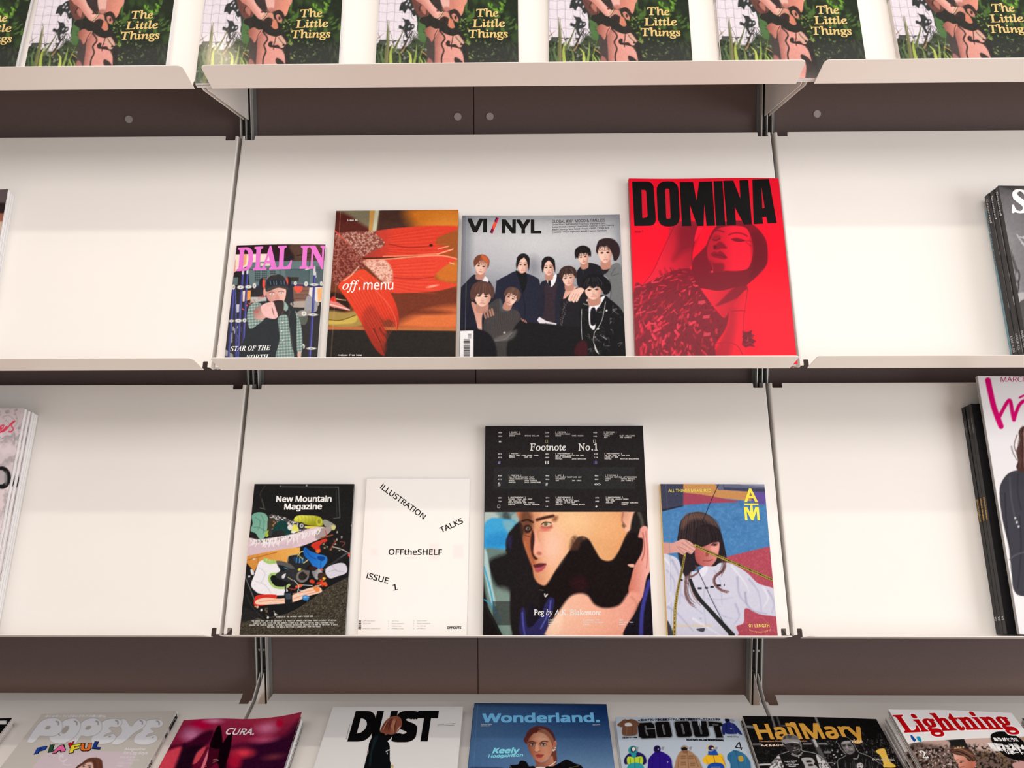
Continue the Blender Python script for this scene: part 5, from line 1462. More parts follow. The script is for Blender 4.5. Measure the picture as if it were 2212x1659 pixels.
def art_plain():
    a = Art(S['ots'], (765, 1025), 4.673, pitch=2.2, base=(252, 249, 245))
    a.fill((250, 236, 232), tex=lambda X, Y: np.clip(1 - (X - 60) / 260, 0, 1) * .5)
    for x0, y0, x1, y1 in ((170, 750, 240, 820), (1000, 715, 1100, 840), (540, 800, 620, 850), (760, 700, 850, 860)):
        a.rect(x0, y0, x1, y1, (250, 226, 222), soft=30, alpha=.35)
    K = (22, 20, 22)
    a.text('ILLUSTRATION', (258, 137), (697, 456), 56, K, 'sans', 0.010, upv=(0.59, -0.807))
    a.text('TALKS', (880, 590), (1104, 487), 54, K, 'sans', 0.010, upv=(-0.42, -0.91))
    a.text('OFFtheSHELF', (347, 810), (887, 812), 56, K, 'sans', 0.010)
    a.text('ISSUE', (122, 1046), (340, 1102), 58, K, 'sans', 0.010, upv=(0.25, -0.97))
    a.text('1', (396, 1172), (440, 1164), 60, K, 'mono', 0.004)
    g = (150, 146, 146)
    for t, x0, x1, y in (('OFF THE SHELF', 90, 212, 1483), ('ISSUE ONE', 90, 168, 1509), ('ISSN 978-1-0685526-8-0', 88, 262, 1560), ('1', 342, 348, 1483), ('Jan Corso', 380, 450, 1483), ('2', 342, 348, 1509), ('Rhiana Koroleva', 380, 504, 1509), ('3', 342, 348, 1535), ('William Leu', 380, 474, 1535),
                         ('4', 342, 348, 1560), ('Phillippa Cooke', 378, 498, 1560), ('5', 598, 606, 1481), ('Santu Suteht', 634, 734, 1481), ('6', 598, 606, 1508), ('Maree Lindenbergh', 634, 770, 1508), ('7', 598, 606, 1534), ('Lou Bellugh', 632, 726, 1534), ('8', 598, 606, 1559), ('Lois Bloom', 632, 718, 1559)):
        a.text(t, (x0, y), (x1, y), 10, g, 'sans', 0.0)
    a.text('OFFCUTS', (935, 1557), (1082, 1556), 21, K, 'sans', 0.035)
    for y, h in ((1475, 9), (1490, 4), (1498, 10), (1514, 4), (1522, 7), (1535, 10), (1551, 4), (1557, 5)):
        a.over([(38, y), (72, y), (70, y + h), (37, y + h)], (50, 48, 50), sm=False)
    return a


magazine(S['ots'], art_plain(), 0.0036, 1, 'thin white magazine with scattered black words and no picture', finish='matt', spine=(240, 234, 228))


def art_face():
    a = Art(S['foot'], (1035, 910), 3.53, pitch=1.3, base=(38, 34, 35))
    L = a.line; P = a.poly; E = a.ell
    P([(112, 350), (1186, 350), (1192, 516), (110, 514)], (45, 46, 47), sm=False, tex=lambda X, Y: .6 + .4 * vnoise(X, Y, 40, 2))
    reg = [(30, 692), (1284, 690), (1336, 1640), (20, 1640)]
    P(reg, (24, 19, 20), sm=False); a.clip(None)
    a.clipmask = a.polymask(np.array(reg, float), a.px, (slice(0, a.ny), slice(0, a.nx)))
    P([(30, 680), (312, 680), (314, 770), (272, 790), (270, 822), (222, 860), (208, 970), (150, 1005), (20, 985)], (116, 144, 144), soft=12); P([(30, 700), (110, 690), (150, 740), (40, 800)], (196, 206, 200), soft=30, alpha=.8)
    P([(180, 700), (220, 690), (240, 760), (190, 760)], (70, 84, 84), soft=24); P([(250, 720), (300, 700), (300, 770), (260, 780)], (150, 176, 176), soft=14)
    P([(36, 802), (90, 740), (160, 740), (265, 756), (280, 792), (218, 850), (208, 970), (30, 978)], (64, 166, 220), soft=18); P([(60, 880), (200, 850), (205, 950), (60, 960)], (40, 136, 204), soft=60, alpha=.8); P([(180, 760), (270, 770), (220, 840)], (120, 176, 196), soft=24)
    P([(30, 985), (150, 975), (215, 1000), (170, 1050), (100, 1070), (120, 1200), (180, 1290), (240, 1280), (255, 1400), (256, 1640), (180, 1640), (100, 1500), (60, 1380), (30, 1180)], (104, 128, 122), soft=16)
    P([(80, 1060), (300, 1020), (300, 1285), (180, 1290), (100, 1200)], (30, 27, 28), soft=40); P([(120, 1300), (236, 1300), (246, 1620), (180, 1620)], (140, 162, 152), soft=40, alpha=.6)
    P([(30, 990), (60, 1000), (100, 1250), (130, 1400), (90, 1380), (40, 1150)], (176, 204, 204), soft=14); L([(38, 1110), (80, 1260), (105, 1380), (120, 1460)], 12, (70, 170, 206)); L([(40, 1360), (90, 1400), (160, 1520)], 9, (60, 150, 190)); L([(45, 1400), (110, 1520), (170, 1640)], 22, (28, 30, 30))
    P([(220, 870), (320, 760), (340, 900), (400, 1150), (460, 1250), (440, 1640), (260, 1640), (240, 1280), (300, 1260), (210, 1000)], (32, 26, 28), soft=16); P([(210, 900), (250, 880), (240, 980)], (40, 34, 70), soft=20)
    # face
    P([(310, 680), (700, 660), (1110, 680), (1112, 740), (1090, 800), (1132, 836), (1104, 900), (1062, 1000), (1012, 1062), (930, 1052), (880, 975), (840, 905), (800, 880), (745, 890), (690, 985), (632, 1062), (580, 1142), (522, 1244), (465, 1244), (420, 1192), (402, 1100), (362, 1000), (332, 900), (345, 820), (318, 760)],
      lin(340, 900, (196, 116, 78), 1100, 860, (226, 160, 108), (0.25, (238, 178, 140)), (0.5, (236, 184, 136)), (0.8, (228, 168, 116))), soft=14)
    E(720, 760, 190, 90, (250, 208, 160), soft=160, alpha=.7); E(560, 950, 80, 130, (250, 202, 180), soft=100, alpha=.8); E(1000, 800, 120, 110, (240, 180, 128), soft=120, alpha=.6)
    P([(318, 700), (390, 690), (410, 800), (360, 900), (330, 860)], (96, 60, 44), soft=40, alpha=.85); P([(345, 880), (410, 860), (420, 1010), (430, 1100), (395, 1080)], (176, 100, 66), soft=30)
    P([(408, 830), (425, 905), (412, 1005), (446, 1048), (420, 1050), (396, 990), (392, 900)], (58, 30, 30), soft=12); P([(430, 820), (448, 900), (478, 965), (484, 1015), (450, 1035), (418, 1000), (424, 900)], (242, 176, 152), soft=14); E(458, 1008, 18, 14, (190, 110, 92), soft=14)
    L([(442, 752), (500, 735), (565, 722)], 22, (70, 36, 26), soft=12); L([(330, 760), (372, 752), (410, 770)], 14, (44, 24, 20), soft=10); P([(566, 730), (600, 725), (590, 760), (560, 760)], (150, 96, 66), soft=24)
    P([(470, 800), (500, 770), (545, 778), (560, 810), (510, 826), (475, 818)], (196, 104, 86), soft=16); E(514, 786, 34, 16, (206, 200, 176), soft=8); E(508, 784, 14, 15, (116, 96, 56), soft=6); L([(476, 786), (505, 768), (550, 776)], 7, (70, 30, 26)); E(500, 830, 34, 10, (222, 120, 106), soft=16)
    P([(345, 800), (380, 790), (404, 820), (380, 850), (352, 846)], (52, 30, 28), soft=10); E(372, 818, 16, 12, (150, 140, 128), soft=8); E(374, 818, 8, 9, (30, 20, 20)); L([(350, 870), (384, 880)], 6, (90, 50, 42))
    P([(412, 1098), (440, 1088), (470, 1082), (514, 1088), (486, 1116), (440, 1128)], (96, 40, 46), soft=8); P([(424, 1118), (470, 1112), (512, 1092), (490, 1132), (452, 1152), (430, 1144)], (182, 84, 92), soft=8)
    P([(700, 900), (735, 870), (762, 900), (790, 880), (765, 960), (735, 1000), (690, 985)], (92, 58, 42), soft=24, alpha=.85, tex=lambda X, Y: .5 + .6 * vnoise(X, Y, 14, 5)); E(800, 892, 12, 10, (120, 76, 56), soft=12)
    P([(1100, 670), (1188, 670), (1178, 790), (1145, 836), (1108, 836), (1112, 790), (1086, 748)], lin(1100, 700, (214, 150, 124), 1180, 740, (244, 190, 160)), soft=12); L([(1100, 692), (1090, 760), (1120, 800)], 9, (170, 110, 84), soft=10)
    P([(1190, 680), (1290, 680), (1290, 800), (1230, 820), (1200, 860), (1150, 860)], (34, 30, 28), soft=16); L([(1218, 700), (1236, 740), (1246, 790)], 22, (80, 78, 72), soft=18)
    # beard shadow
    P([(640, 1080), (700, 990), (770, 980), (820, 905), (880, 985), (930, 1058), (1010, 1066), (1090, 960), (1140, 860), (1230, 860), (1245, 980), (1180, 1090), (1150, 1290), (1060, 1400), (960, 1420), (870, 1380), (800, 1310), (720, 1320), (640, 1400), (560, 1420), (480, 1320), (520, 1240)], (26, 17, 18), soft=26)
    P([(700, 1200), (800, 1190), (820, 1270), (740, 1300)], (48, 20, 24), soft=60, alpha=.8)
    P([(1232, 812), (1262, 798), (1292, 830), (1300, 980), (1306, 1150), (1270, 1290), (1200, 1392), (1140, 1300), (1158, 1200), (1186, 1100), (1240, 1000), (1248, 900), (1214, 884), (1222, 842)], lin(1150, 1100, (206, 120, 100), 1290, 1100, (240, 176, 166)), soft=10)
    L([(1248, 850), (1262, 980), (1240, 1060)], 8, (176, 92, 84), soft=8); L([(1270, 840), (1284, 1000), (1276, 1120)], 7, (196, 112, 106), soft=8); P([(1134, 1092), (1180, 1090), (1180, 1112), (1150, 1110)], (236, 176, 156), soft=8)
    P([(620, 1430), (690, 1340), (765, 1312), (830, 1330), (880, 1396), (960, 1424), (1070, 1400), (1150, 1300), (1232, 1330), (1190, 1450), (1110, 1640), (520, 1640), (560, 1520)], lin(560, 1500, (244, 196, 170), 1200, 1400, (232, 158, 140), (0.5, (240, 178, 152))), soft=22)
    P([(520, 1640), (560, 1520), (640, 1480), (600, 1640)], (250, 214, 186), soft=30, alpha=.7); L([(1160, 1340), (1200, 1400), (1130, 1560)], 12, (206, 130, 112), soft=20, alpha=.8)
    P([(520, 1360), (560, 1345), (575, 1380), (545, 1500), (480, 1640), (318, 1640), (318, 1450), (346, 1430), (372, 1570), (450, 1510)], (44, 42, 92), soft=14); L([(546, 1370), (530, 1460), (470, 1580)], 12, (84, 84, 168)); L([(330, 1460), (338, 1560), (352, 1640)], 14, (76, 78, 160))
    P([(380, 1400), (440, 1420), (450, 1500), (400, 1560), (370, 1540)], (26, 22, 34), soft=16)
    P([(1282, 1180), (1340, 1180), (1340, 1640), (1100, 1640), (1190, 1460), (1240, 1380)], (24, 20, 30), soft=10); L([(1300, 1220), (1262, 1350), (1240, 1480), (1234, 1640)], 30, (62, 60, 146), soft=14)
    L([(500, 1316), (506, 1336), (520, 1320)], 9, (236, 236, 236)); L([(460, 1286), (490, 1290)], 4, (120, 116, 110))
    a.rect(104, 1372, 308, 1556, (30, 26, 27), alpha=.55)
    a.clipmask = None
    a.grain(7, 2, 4)
    w = (240, 236, 232)
    a.text('Footnote', (388, 222), (662, 222), 51, w, 'roman', 0.010); a.text('No.', (757, 222), (868, 221), 51, w, 'roman', 0.010); a.text('1', (876, 222), (905, 222), 51, w, 'serif')
    a.text('Peg', (417, 1478), (495, 1478), 42, w, 'roman', 0.010); a.text('by', (510, 1478), (560, 1478), 42, w, 'serifit', 0.004); a.text('A.K. Blakemore', (573, 1478), (928, 1478), 42, w, 'roman', 0.010)
    cols = [(148, 230, 343), (506, 582, 700), (872, 952, 1066)]
    rows = [(88, [('056', '059', ['[ ESSAY ]', 'COMPLEXION', 'WORDS|BRIAN DILLON'], '*'), ('120', '125', ['[ FICTION ]', 'RUTTING HILLS', 'WORDS|YEMI AGUDA'], '\u2020'), ('036', '041', ['[ FICTION ]', 'PURPLING', 'WORDS|ELEY WILLIAMS', 'ART|JOE GAMBLE'], '\u2021')]),
            (251, [('072', '075', ['[ POETRY ]', 'WHILE THEY SINK DOWN, DOWN', 'WORDS|SAM LE'], '#'), ('042', '049', ['[ PHOTOGRAPHY ]', 'HER BONES STRETCH AND HER', 'BELLY SHIMMERS', 'PHOTOS|JACK DAVISON'], 'II'), ('126', '139', ['[ PHOTOGRAPHY ]', 'IN THE DARK IS HOW PEG', 'LIKES IT NOW', 'PHOTOS|MATTIA BALSAMINI'], 'III')]),
            (417, [('050', '071', ['[ PROFILE ]', 'ALL THE EFFLUVIUM THAT', 'SINGS BENEATH THE WATER', 'WORDS|JOHN SUNYER', 'PHOTOS|JACK JOHNSTONE'], '\u00a7'), ('060', '099', ['[ ART ]', 'PEG COULD TWIST HER WAY', 'UPSTREAM', 'ART|JOE CRUZ'], '#'), ('084', '089', ['[ FICTION ]', 'PEG HAS HER OWN AFFIRMATIONS', 'WORDS|KEVIN BRAZIL', 'ART|JOE GAMBLE'], '\u221e')]),
            (585, [('100', '119', ['[ PHOTOGRAPHY ]', 'RIVERS TIDAL AND DEEP', 'AND SHALLOW AND', 'FAST-FLOWING AND TORPID', 'PHOTOS|DANIEL BENSON'], '\u25c7'), ('074', '035', ['[ PHOTOGRAPHY ]', 'THERE IS A CALL,', 'COMING FROM FAR AWAY,', 'AND IT IS FOR HER', 'PHOTOS|SARAH BLAIS'], '\u2192'), ('074', '083', ['[ PHOTOGRAPHY ]', 'ROTTING LEAVES CHOKE', 'THE BEND', 'PHOTOS|EDUARD S\u00c1NCHEZ', '|RIBOT'], '+')])]
    cw = 9.35
    for y, cells in rows:
        for (xa, xb, xc), (n1, n2, lines, sym) in zip(cols, cells):
            dx = (y - 88) * (-0.012 if xa < 400 else (0.004 if xa < 800 else 0.03))
            a.text(n1, (xa + dx, y + 3), (xa + 27 + dx, y + 3), 9, w, 'mono', 0.014); a.text(n2, (xa + dx, y + 30), (xa + 27 + dx, y + 30), 9, w, 'mono', 0.014)
            for i, ln in enumerate(lines):
                yy = y + i * 13.4; p = ln.split('|')
                if p[0].strip(): a.text(p[0], (xb + dx, yy), (xb + dx + cw * len(p[0]) * .92, yy), 9, w, 'mono', 0.014)
                if len(p) > 1: a.text(p[1], (xc + 6 + dx, yy), (xc + 6 + dx + cw * len(p[1]) * .96, yy), 9, w, 'mono', 0.014)
            sw = {'*': 26, 'II': 24, 'III': 24, '\u221e': 46}.get(sym, 20)
            col = {('III'): (120, 120, 200), '#': (170, 170, 230) if y == 251 else w, '\u2020': (190, 176, 110)}.get(sym, w)
            a.text(sym, (xa - 2 + dx, y + (76 if sym != '*' else 84)), (xa - 2 + sw + dx, y + (76 if sym != '*' else 84)), 24, col, 'sans', 0.0)
    for x0, ls in ((527, [('1974', 58), ('ISSN 0967', 86), ('WORDS', 44)]), (792, [('A JOURNAL FOR', 125), ('ARTISTIC ECONOMY', 162), ('WORDS', 48)]), (1068, [('SEP', 28), ('019 022 524', 108), ('WORDS', 48)])):
        for i, (t, ww) in enumerate(ls): a.text(t, (x0, 1520 + i * 17), (x0 + ww, 1520 + i * 17), 9, w, 'mono', 0.014)
    return a


magazine(S['foot'], art_face(), 0.0115, 1, 'large magazine, black top with small columns above a close-up face', finish='satin', spine=(40, 36, 36), edge=(224, 220, 216), back=(60, 56, 56))


def art_tape():
    a = Art(S['atm'], (1410, 1035), 4.81, pitch=1.2, base=(74, 128, 182))
    L = a.line; P = a.poly; E = a.ell; R = random.Random(6)
    a.fill((92, 146, 196), tex=lambda X, Y: speck(26, .5, 2, 3, 4)(X, Y) * .6); a.fill((58, 108, 164), tex=lambda X, Y: speck(40, .55, 4, 3, 4)(X, Y) * .5)
    P([(290, 40), (640, 40), (740, 112), (1200, 140), (1200, 215), (1000, 226), (640, 190), (318, 140)], (206, 148, 92), sm=False, soft=8); P([(316, 140), (520, 162), (760, 206), (900, 228), (880, 240), (600, 250), (316, 270)], (166, 74, 96), sm=False, soft=8)
    P([(1040, 100), (1200, 110), (1200, 250), (1040, 236)], (104, 84, 160), soft=30); P([(640, 40), (1200, 40), (1200, 136), (1000, 130), (745, 114), (682, 116), (660, 70)], (104, 108, 134), sm=False); P([(740, 86), (1200, 100), (1200, 136), (745, 114)], (66, 70, 98), sm=False, soft=8); L([(735, 50), (738, 110)], 5, (60, 62, 84), sm=False)
    P([(900, 40), (1200, 40), (1200, 80), (920, 60)], (150, 156, 180), sm=False, soft=14)
    P([(60, 40), (318, 40), (316, 276), (100, 334), (60, 330)], (66, 68, 90), sm=False, soft=8); P([(100, 310), (316, 270), (316, 282), (104, 336)], (44, 46, 62), sm=False)
    P([(740, 812), (1000, 750), (1214, 698), (1320, 1640), (820, 1640), (700, 1000)], (172, 74, 90), sm=False, soft=8); P([(740, 812), (1000, 750), (1214, 698), (1320, 1640), (820, 1640), (700, 1000)], (196, 98, 112), sm=False, tex=speck(16, .55, 7, 2, 5), alpha=.5)
    # hair behind
    P([(255, 640), (268, 540), (290, 440), (350, 372), (440, 342), (530, 350), (610, 396), (680, 480), (722, 600), (750, 720), (768, 830), (750, 900), (640, 905), (600, 920), (480, 905), (420, 960), (335, 1020), (292, 900), (262, 780)], (42, 34, 38), soft=8)
    P([(300, 440), (360, 370), (450, 345), (540, 356), (620, 410), (690, 520), (620, 470), (520, 420), (400, 430), (310, 520)], (116, 86, 78), soft=40, alpha=.8)
    for k in range(46):
        x = 300 + k * 8.5; L([(440 + (k - 23) * 4, 352), (x, 450), (270 + k * 10, 640)], 4, R.choice([(120, 92, 82), (66, 50, 50), (36, 28, 32), (146, 112, 96)]), alpha=.4)
    P([(440, 700), (520, 690), (680, 648), (684, 760), (652, 850), (592, 912), (520, 905), (450, 850)], lin(440, 800, (168, 84, 84), 690, 740, (226, 150, 140)), soft=8)
    P([(640, 660), (676, 650), (684, 740), (640, 760), (600, 720)], (230, 160, 150), soft=20); E(640, 682, 32, 14, (110, 66, 62), soft=8); E(646, 682, 10, 9, (40, 28, 30)); L([(604, 690), (640, 664), (676, 668)], 6, (50, 34, 36))
    P([(552, 760), (580, 770), (576, 800), (552, 802)], (150, 78, 74), soft=10); L([(526, 846), (570, 852), (620, 836)], 9, (140, 60, 64)); L([(540, 860), (596, 862)], 8, (206, 120, 118), alpha=.8); E(500, 780, 40, 40, (190, 96, 92), soft=40, alpha=.7)
    P([(430, 680), (440, 520), (560, 470), (690, 520), (690, 640), (620, 660), (540, 696), (470, 706)], (40, 32, 36), soft=10)
    for k in range(30):
        x = 430 + k * 9; L([(440 + k * 7, 500), (x, 600), (x - 6, 690 - k * 1.2)], 4, R.choice([(58, 44, 46), (30, 24, 28), (74, 58, 56)]), alpha=.5)
    # shirt
    P([(100, 776), (160, 785), (235, 812), (275, 860), (320, 980), (400, 960), (480, 950), (540, 905), (640, 905), (700, 870), (800, 872), (900, 920), (1000, 990), (1100, 1085), (1260, 1140), (1310, 1250), (1300, 1412), (1220, 1418), (1100, 1400), (962, 1342), (945, 1490), (868, 1532), (835, 1640), (120, 1640)], (206, 206, 224), soft=8)
    sh, hi = (166, 166, 196), (232, 232, 244)
    for pts, w, c in (([(200, 840), (260, 960), (290, 1100), (280, 1300)], 24, sh), ([(150, 950), (220, 1050), (230, 1200)], 18, sh), ([(300, 1200), (400, 1300), (520, 1400)], 16, sh), ([(160, 1330), (260, 1400), (420, 1580)], 26, sh), ([(640, 950), (700, 1060), (720, 1300)], 12, sh),
                      ([(880, 1020), (900, 1200), (980, 1300)], 26, sh), ([(960, 1180), (980, 1300), (1050, 1370), (1180, 1400)], 22, (150, 150, 182)), ([(1000, 1040), (1100, 1180), (1130, 1380)], 18, sh), ([(820, 900), (960, 1080), (1000, 1180)], 20, hi), ([(1150, 1130), (1200, 1230), (1150, 1330)], 24, hi),
                      ([(1200, 1160), (1260, 1280), (1240, 1390)], 22, sh), ([(130, 830), (180, 900), (170, 1000)], 26, hi), ([(620, 1250), (700, 1400), (820, 1450)], 12, sh), ([(860, 1300), (900, 1420), (850, 1500)], 22, sh), ([(180, 1180), (200, 1260), (160, 1300)], 18, hi), ([(560, 1240), (700, 1250), (830, 1230)], 8, sh), ([(540, 1100), (530, 1300), (560, 1560)], 10, sh), ([(420, 1450), (600, 1560), (700, 1620)], 26, hi)):
        L(pts, w, c, soft=18, alpha=.7, w2=w * .3)
    P([(480, 960), (540, 906), (575, 920), (560, 970), (520, 1010)], (226, 226, 240), soft=8); E(495, 1448, 13, 11, (176, 176, 196))
    # long hair over the shirt
    for p, n, sp, c in (([(300, 780), (330, 900), (350, 1000), (345, 1100), (350, 1200), (400, 1290), (470, 1320)], 12, 26, [(96, 66, 66), (60, 44, 48), (126, 88, 84)]), ([(400, 900), (380, 1000), (400, 1120), (440, 1220), (510, 1300)], 10, 20, [(96, 66, 66), (140, 100, 94)]),
                        ([(740, 860), (730, 940), (650, 1010), (640, 1080), (700, 1150), (790, 1180)], 14, 16, [(126, 82, 82), (90, 60, 62), (150, 106, 100)]), ([(720, 800), (740, 900), (690, 1000)], 10, 24, [(80, 56, 58), (120, 84, 82)]), ([(440, 900), (470, 960), (400, 1010), (380, 980)], 7, 10, [(110, 80, 78)])):
        strands(a, p, n, sp, 5, c, seed=n)
    P([(300, 780), (420, 760), (430, 900), (400, 960), (335, 1010), (300, 900)], (42, 34, 40), soft=14)
    # hand
    P([(100, 664), (200, 664), (260, 640), (320, 624), (400, 658), (444, 716), (432, 742), (404, 778), (382, 772), (352, 760), (330, 788), (304, 782), (262, 762), (200, 768), (100, 768)], lin(120, 720, (206, 150, 142), 430, 700, (222, 170, 160)), soft=7)
    for pts in ([(270, 700), (330, 730), (400, 770)], [(300, 660), (360, 700), (420, 740)], [(250, 700), (290, 740), (330, 780)], [(340, 640), (390, 680), (440, 715)]): L(pts, 6, (160, 104, 100), alpha=.8)
    # tape measure
    tc, td = (188, 164, 74), (44, 38, 30)
    L([(440, 690), (600, 765), (760, 835), (1000, 940), (1260, 1052)], 30, (96, 84, 50)); L([(440, 690), (600, 765), (760, 835), (1000, 940), (1260, 1052)], 24, tc)
    for k in range(36):
        t = k / 36; x = 455 + 790 * t; y = 698 + 348 * t; L([(x, y), (x + 11, y + 5)], 9 if k % 5 else 14, td, sm=False)
    pts = [(334, 784), (316, 880), (292, 1000), (270, 1100), (246, 1240), (230, 1400), (222, 1640)]
    L(pts, 22, (96, 84, 50), w2=34); L(pts, 17, tc, w2=28)
    Q = catmull(pts, False, 6)
    for k in range(2, len(Q) - 1, 1): L([Q[k], Q[k] + (Q[k + 1] - Q[k]) * .45], 9, td, sm=False)
    P([(285, 1036), (312, 1044), (308, 1058), (290, 1052)], (40, 38, 40)); L([(345, 1078), (372, 1086)], 8, (110, 66, 74))
    L([(392, 1050), (430, 1150), (500, 1260), (600, 1370), (700, 1480), (830, 1620)], 34, (38, 40, 41), w2=50)
    L([(690, 40), (600, 240), (512, 455)], 7, (30, 30, 40), sm=False); L([(470, 950), (546, 1110), (640, 1310), (740, 1500), (800, 1640)], 7, (40, 40, 46)); L([(1120, 1425), (1210, 1510)], 4, (196, 110, 120), sm=False)
    for x0, x1, y in ((467, 508, 1125), (543, 574, 1122), (597, 635, 1111), (668, 708, 1095), (738, 748, 1091)): a.rect(x0, y, x1, y + 19, (30, 30, 34))
    P([(450, 1560), (540, 1548), (520, 1590)], (70, 70, 80)); P([(150, 1470), (200, 1560), (210, 1640), (150, 1640)], (60, 62, 70), soft=8)
    a.grain(5, 2, 3)
    yl = (252, 238, 84)
    a.text('ALL THINGS MEASURED', (162, 135), (607, 134), 31, (244, 232, 110), 'sans', 0.007)
    a.text('A', (954, 236), (1092, 236), 134, yl, 'sans', 0.012)
    a.over([(952, 253), (1098, 253), (1098, 270), (952, 270)], yl, sm=False); a.over([(1014, 268), (1036, 268), (1050, 390), (1030, 410), (1012, 390)], yl, sm=False)
    a.text('M', (960, 424), (1113, 423), 132, yl, 'sans', 0.012)
    a.text('Autumn / Winter 2024', (245, 1535), (615, 1535), 27, (240, 214, 150), 'sans', 0.010); a.text('01 LENGTH', (1000, 1538), (1213, 1538), 32, (246, 234, 110), 'sans', 0.009)
    for k in range(19):
        t = k / 18; x = 1004 + 212 * t; y0 = 1556 + 26 * math.sin(math.pi * t) ** .7; h = 24 if k % 4 == 2 else 14
        a.over([(x, y0), (x + 4, y0), (x + 4, y0 + h), (x, y0 + h)], (240, 190, 120), sm=False)
    L([(135, 50), (180, 800), (196, 1640)], 4, (110, 120, 140), alpha=.5)
    return a


magazine(S['atm'], art_tape(), 0.0090, 1, 'magazine with a yellow spine, woman in white shirt stretching a tape measure', finish='satin', spine=(236, 186, 60), edge=(238, 234, 232), back=(180, 150, 60))

# ================================================================== BOTTOM ROW


def art_bubble():
    a = Art(S['pop'], (0, 1520), 5.53, pitch=1.35, base=(204, 198, 192))
    L = a.line; P = a.poly; E = a.ell
    P([(530, 588), (1000, 566), (1650, 580), (1100, 1600), (-300, 1600)], (216, 200, 210), sm=False, soft=8)
    g, o = (228, 229, 236), (160, 156, 150)
    letters = [([(1600, 440), (1630, 370), (1702, 322), (1690, 270), (1740, 212), (1850, 186), (1930, 205), (1946, 250), (1892, 286), (1820, 284), (1800, 306), (1842, 338), (1775, 360), (1742, 395), (1790, 388), (1852, 374), (1882, 415), (1842, 462), (1742, 492), (1640, 482)], []),
               ([(1336, 462), (1380, 410), (1440, 360), (1452, 300), (1412, 232), (1442, 190), (1500, 190), (1562, 272), (1616, 222), (1670, 186), (1730, 195), (1746, 236), (1700, 292), (1600, 352), (1512, 432), (1430, 482), (1360, 488)], []),
               ([(1090, 440), (1120, 370), (1202, 330), (1196, 270), (1232, 212), (1340, 180), (1440, 195), (1452, 240), (1402, 280), (1325, 276), (1302, 300), (1342, 332), (1272, 360), (1238, 392), (1290, 382), (1352, 360), (1384, 402), (1342, 452), (1240, 482), (1130, 476)], []),
               ([(816, 462), (850, 402), (922, 330), (960, 242), (1040, 186), (1140, 175), (1206, 222), (1210, 312), (1140, 372), (1040, 392), (970, 384), (930, 440), (898, 476), (845, 478)], [(1055, 287, 38, 22, -25)]),
               ([(592, 420), (612, 350), (680, 300), (740, 222), (820, 182), (910, 180), (960, 240), (942, 332), (860, 422), (760, 470), (650, 468)], [(780, 312, 30, 58, 42)]),
               ([(328, 440), (390, 340), (470, 232), (560, 180), (680, 175), (740, 230), (736, 322), (662, 380), (560, 388), (480, 384), (446, 420), (402, 462), (350, 466)], [(572, 287, 34, 20, -20)])]
    for pts, holes in letters:
        L(pts + [pts[0]], 9, o); P(pts, g)
        for x, y, rx, ry, an in holes: E(x, y, rx, ry, (178, 172, 166), ang=an)
    for x, y in ((690, 230), (910, 230), (1165, 228), (1400, 222), (1692, 222), (1892, 228)): L([(x - 18, y - 20), (x + 6, y - 8), (x + 8, y + 20)], 17, (160, 158, 160))
    L([(700, 360), (715, 380)], 12, (150, 148, 150), sm=False); E(1310, 392, 16, 9, (160, 158, 160), ang=-20); E(1825, 402, 14, 8, (160, 158, 160), ang=-20); L([(715, 640), (745, 605), (750, 640), (705, 600)], 7, (240, 234, 240)); L([(700, 640), (740, 690), (800, 660), (760, 700), (770, 730), (850, 732)], 7, (240, 234, 240))
    P([(300, 1750), (420, 1300), (600, 1100), (800, 1010), (960, 1020), (1150, 1150), (1180, 1400), (1000, 1760)], (70, 84, 120), soft=8); P([(740, 1000), (960, 1000), (900, 1120), (760, 1110)], (214, 170, 158), soft=8); P([(760, 1020), (905, 768), (965, 720), (1040, 660), (1120, 644), (1200, 660), (1226, 720), (1220, 900), (1120, 1080), (1000, 1100)], (104, 62, 48), soft=8); P([(800, 940), (900, 800), (1000, 726), (1060, 700), (1110, 720), (1110, 860), (1040, 980), (930, 1040), (840, 1020)], (226, 186, 174), soft=10); L([(930, 950), (990, 955)], 12, (190, 100, 96)); L([(1000, 800), (990, 880)], 8, (200, 150, 136))
    L([(990, 740), (1020, 725)], 8, (70, 46, 44)); L([(1050, 742), (1085, 745)], 8, (70, 46, 44)); E(1000, 752, 14, 7, (60, 44, 46)); E(1072, 762, 14, 7, (60, 44, 46)); strands(a, [(1120, 650), (1150, 720), (1160, 850)], 12, 50, 5, [(140, 92, 70), (80, 48, 40)], 3); L([(965, 720), (900, 775)], 8, (60, 50, 46))
    w = (238, 236, 238)
    a.text('\u304a\u3057\u3083\u308c\u3063\u3066\u5c0f\u3055\u306a\u3053\u3060\u308f\u308a\u306e\u7a4d\u307f\u91cd\u306d\u3002', (535, 160), (1262, 162), 24, w, 'cjk', 0.01)
    a.text('Magazine', (1485, 557), (1730, 558), 30, w, 'sans', 0.02); a.text('for City Boys', (1463, 602), (1755, 606), 30, w, 'sans', 0.02)
    for t, x0, x1, y in (('ISSUE 936', 1430, 1608, 648), ('FASHION', 1520, 1655, 680), ('2025 APRIL', 1400, 1585, 720), ('\u00a5980', 1380, 1460, 752)): a.text(t, (x0, y), (x1, y + 2), 18, w, 'sans', 0.012)
    K = (24, 24, 30)
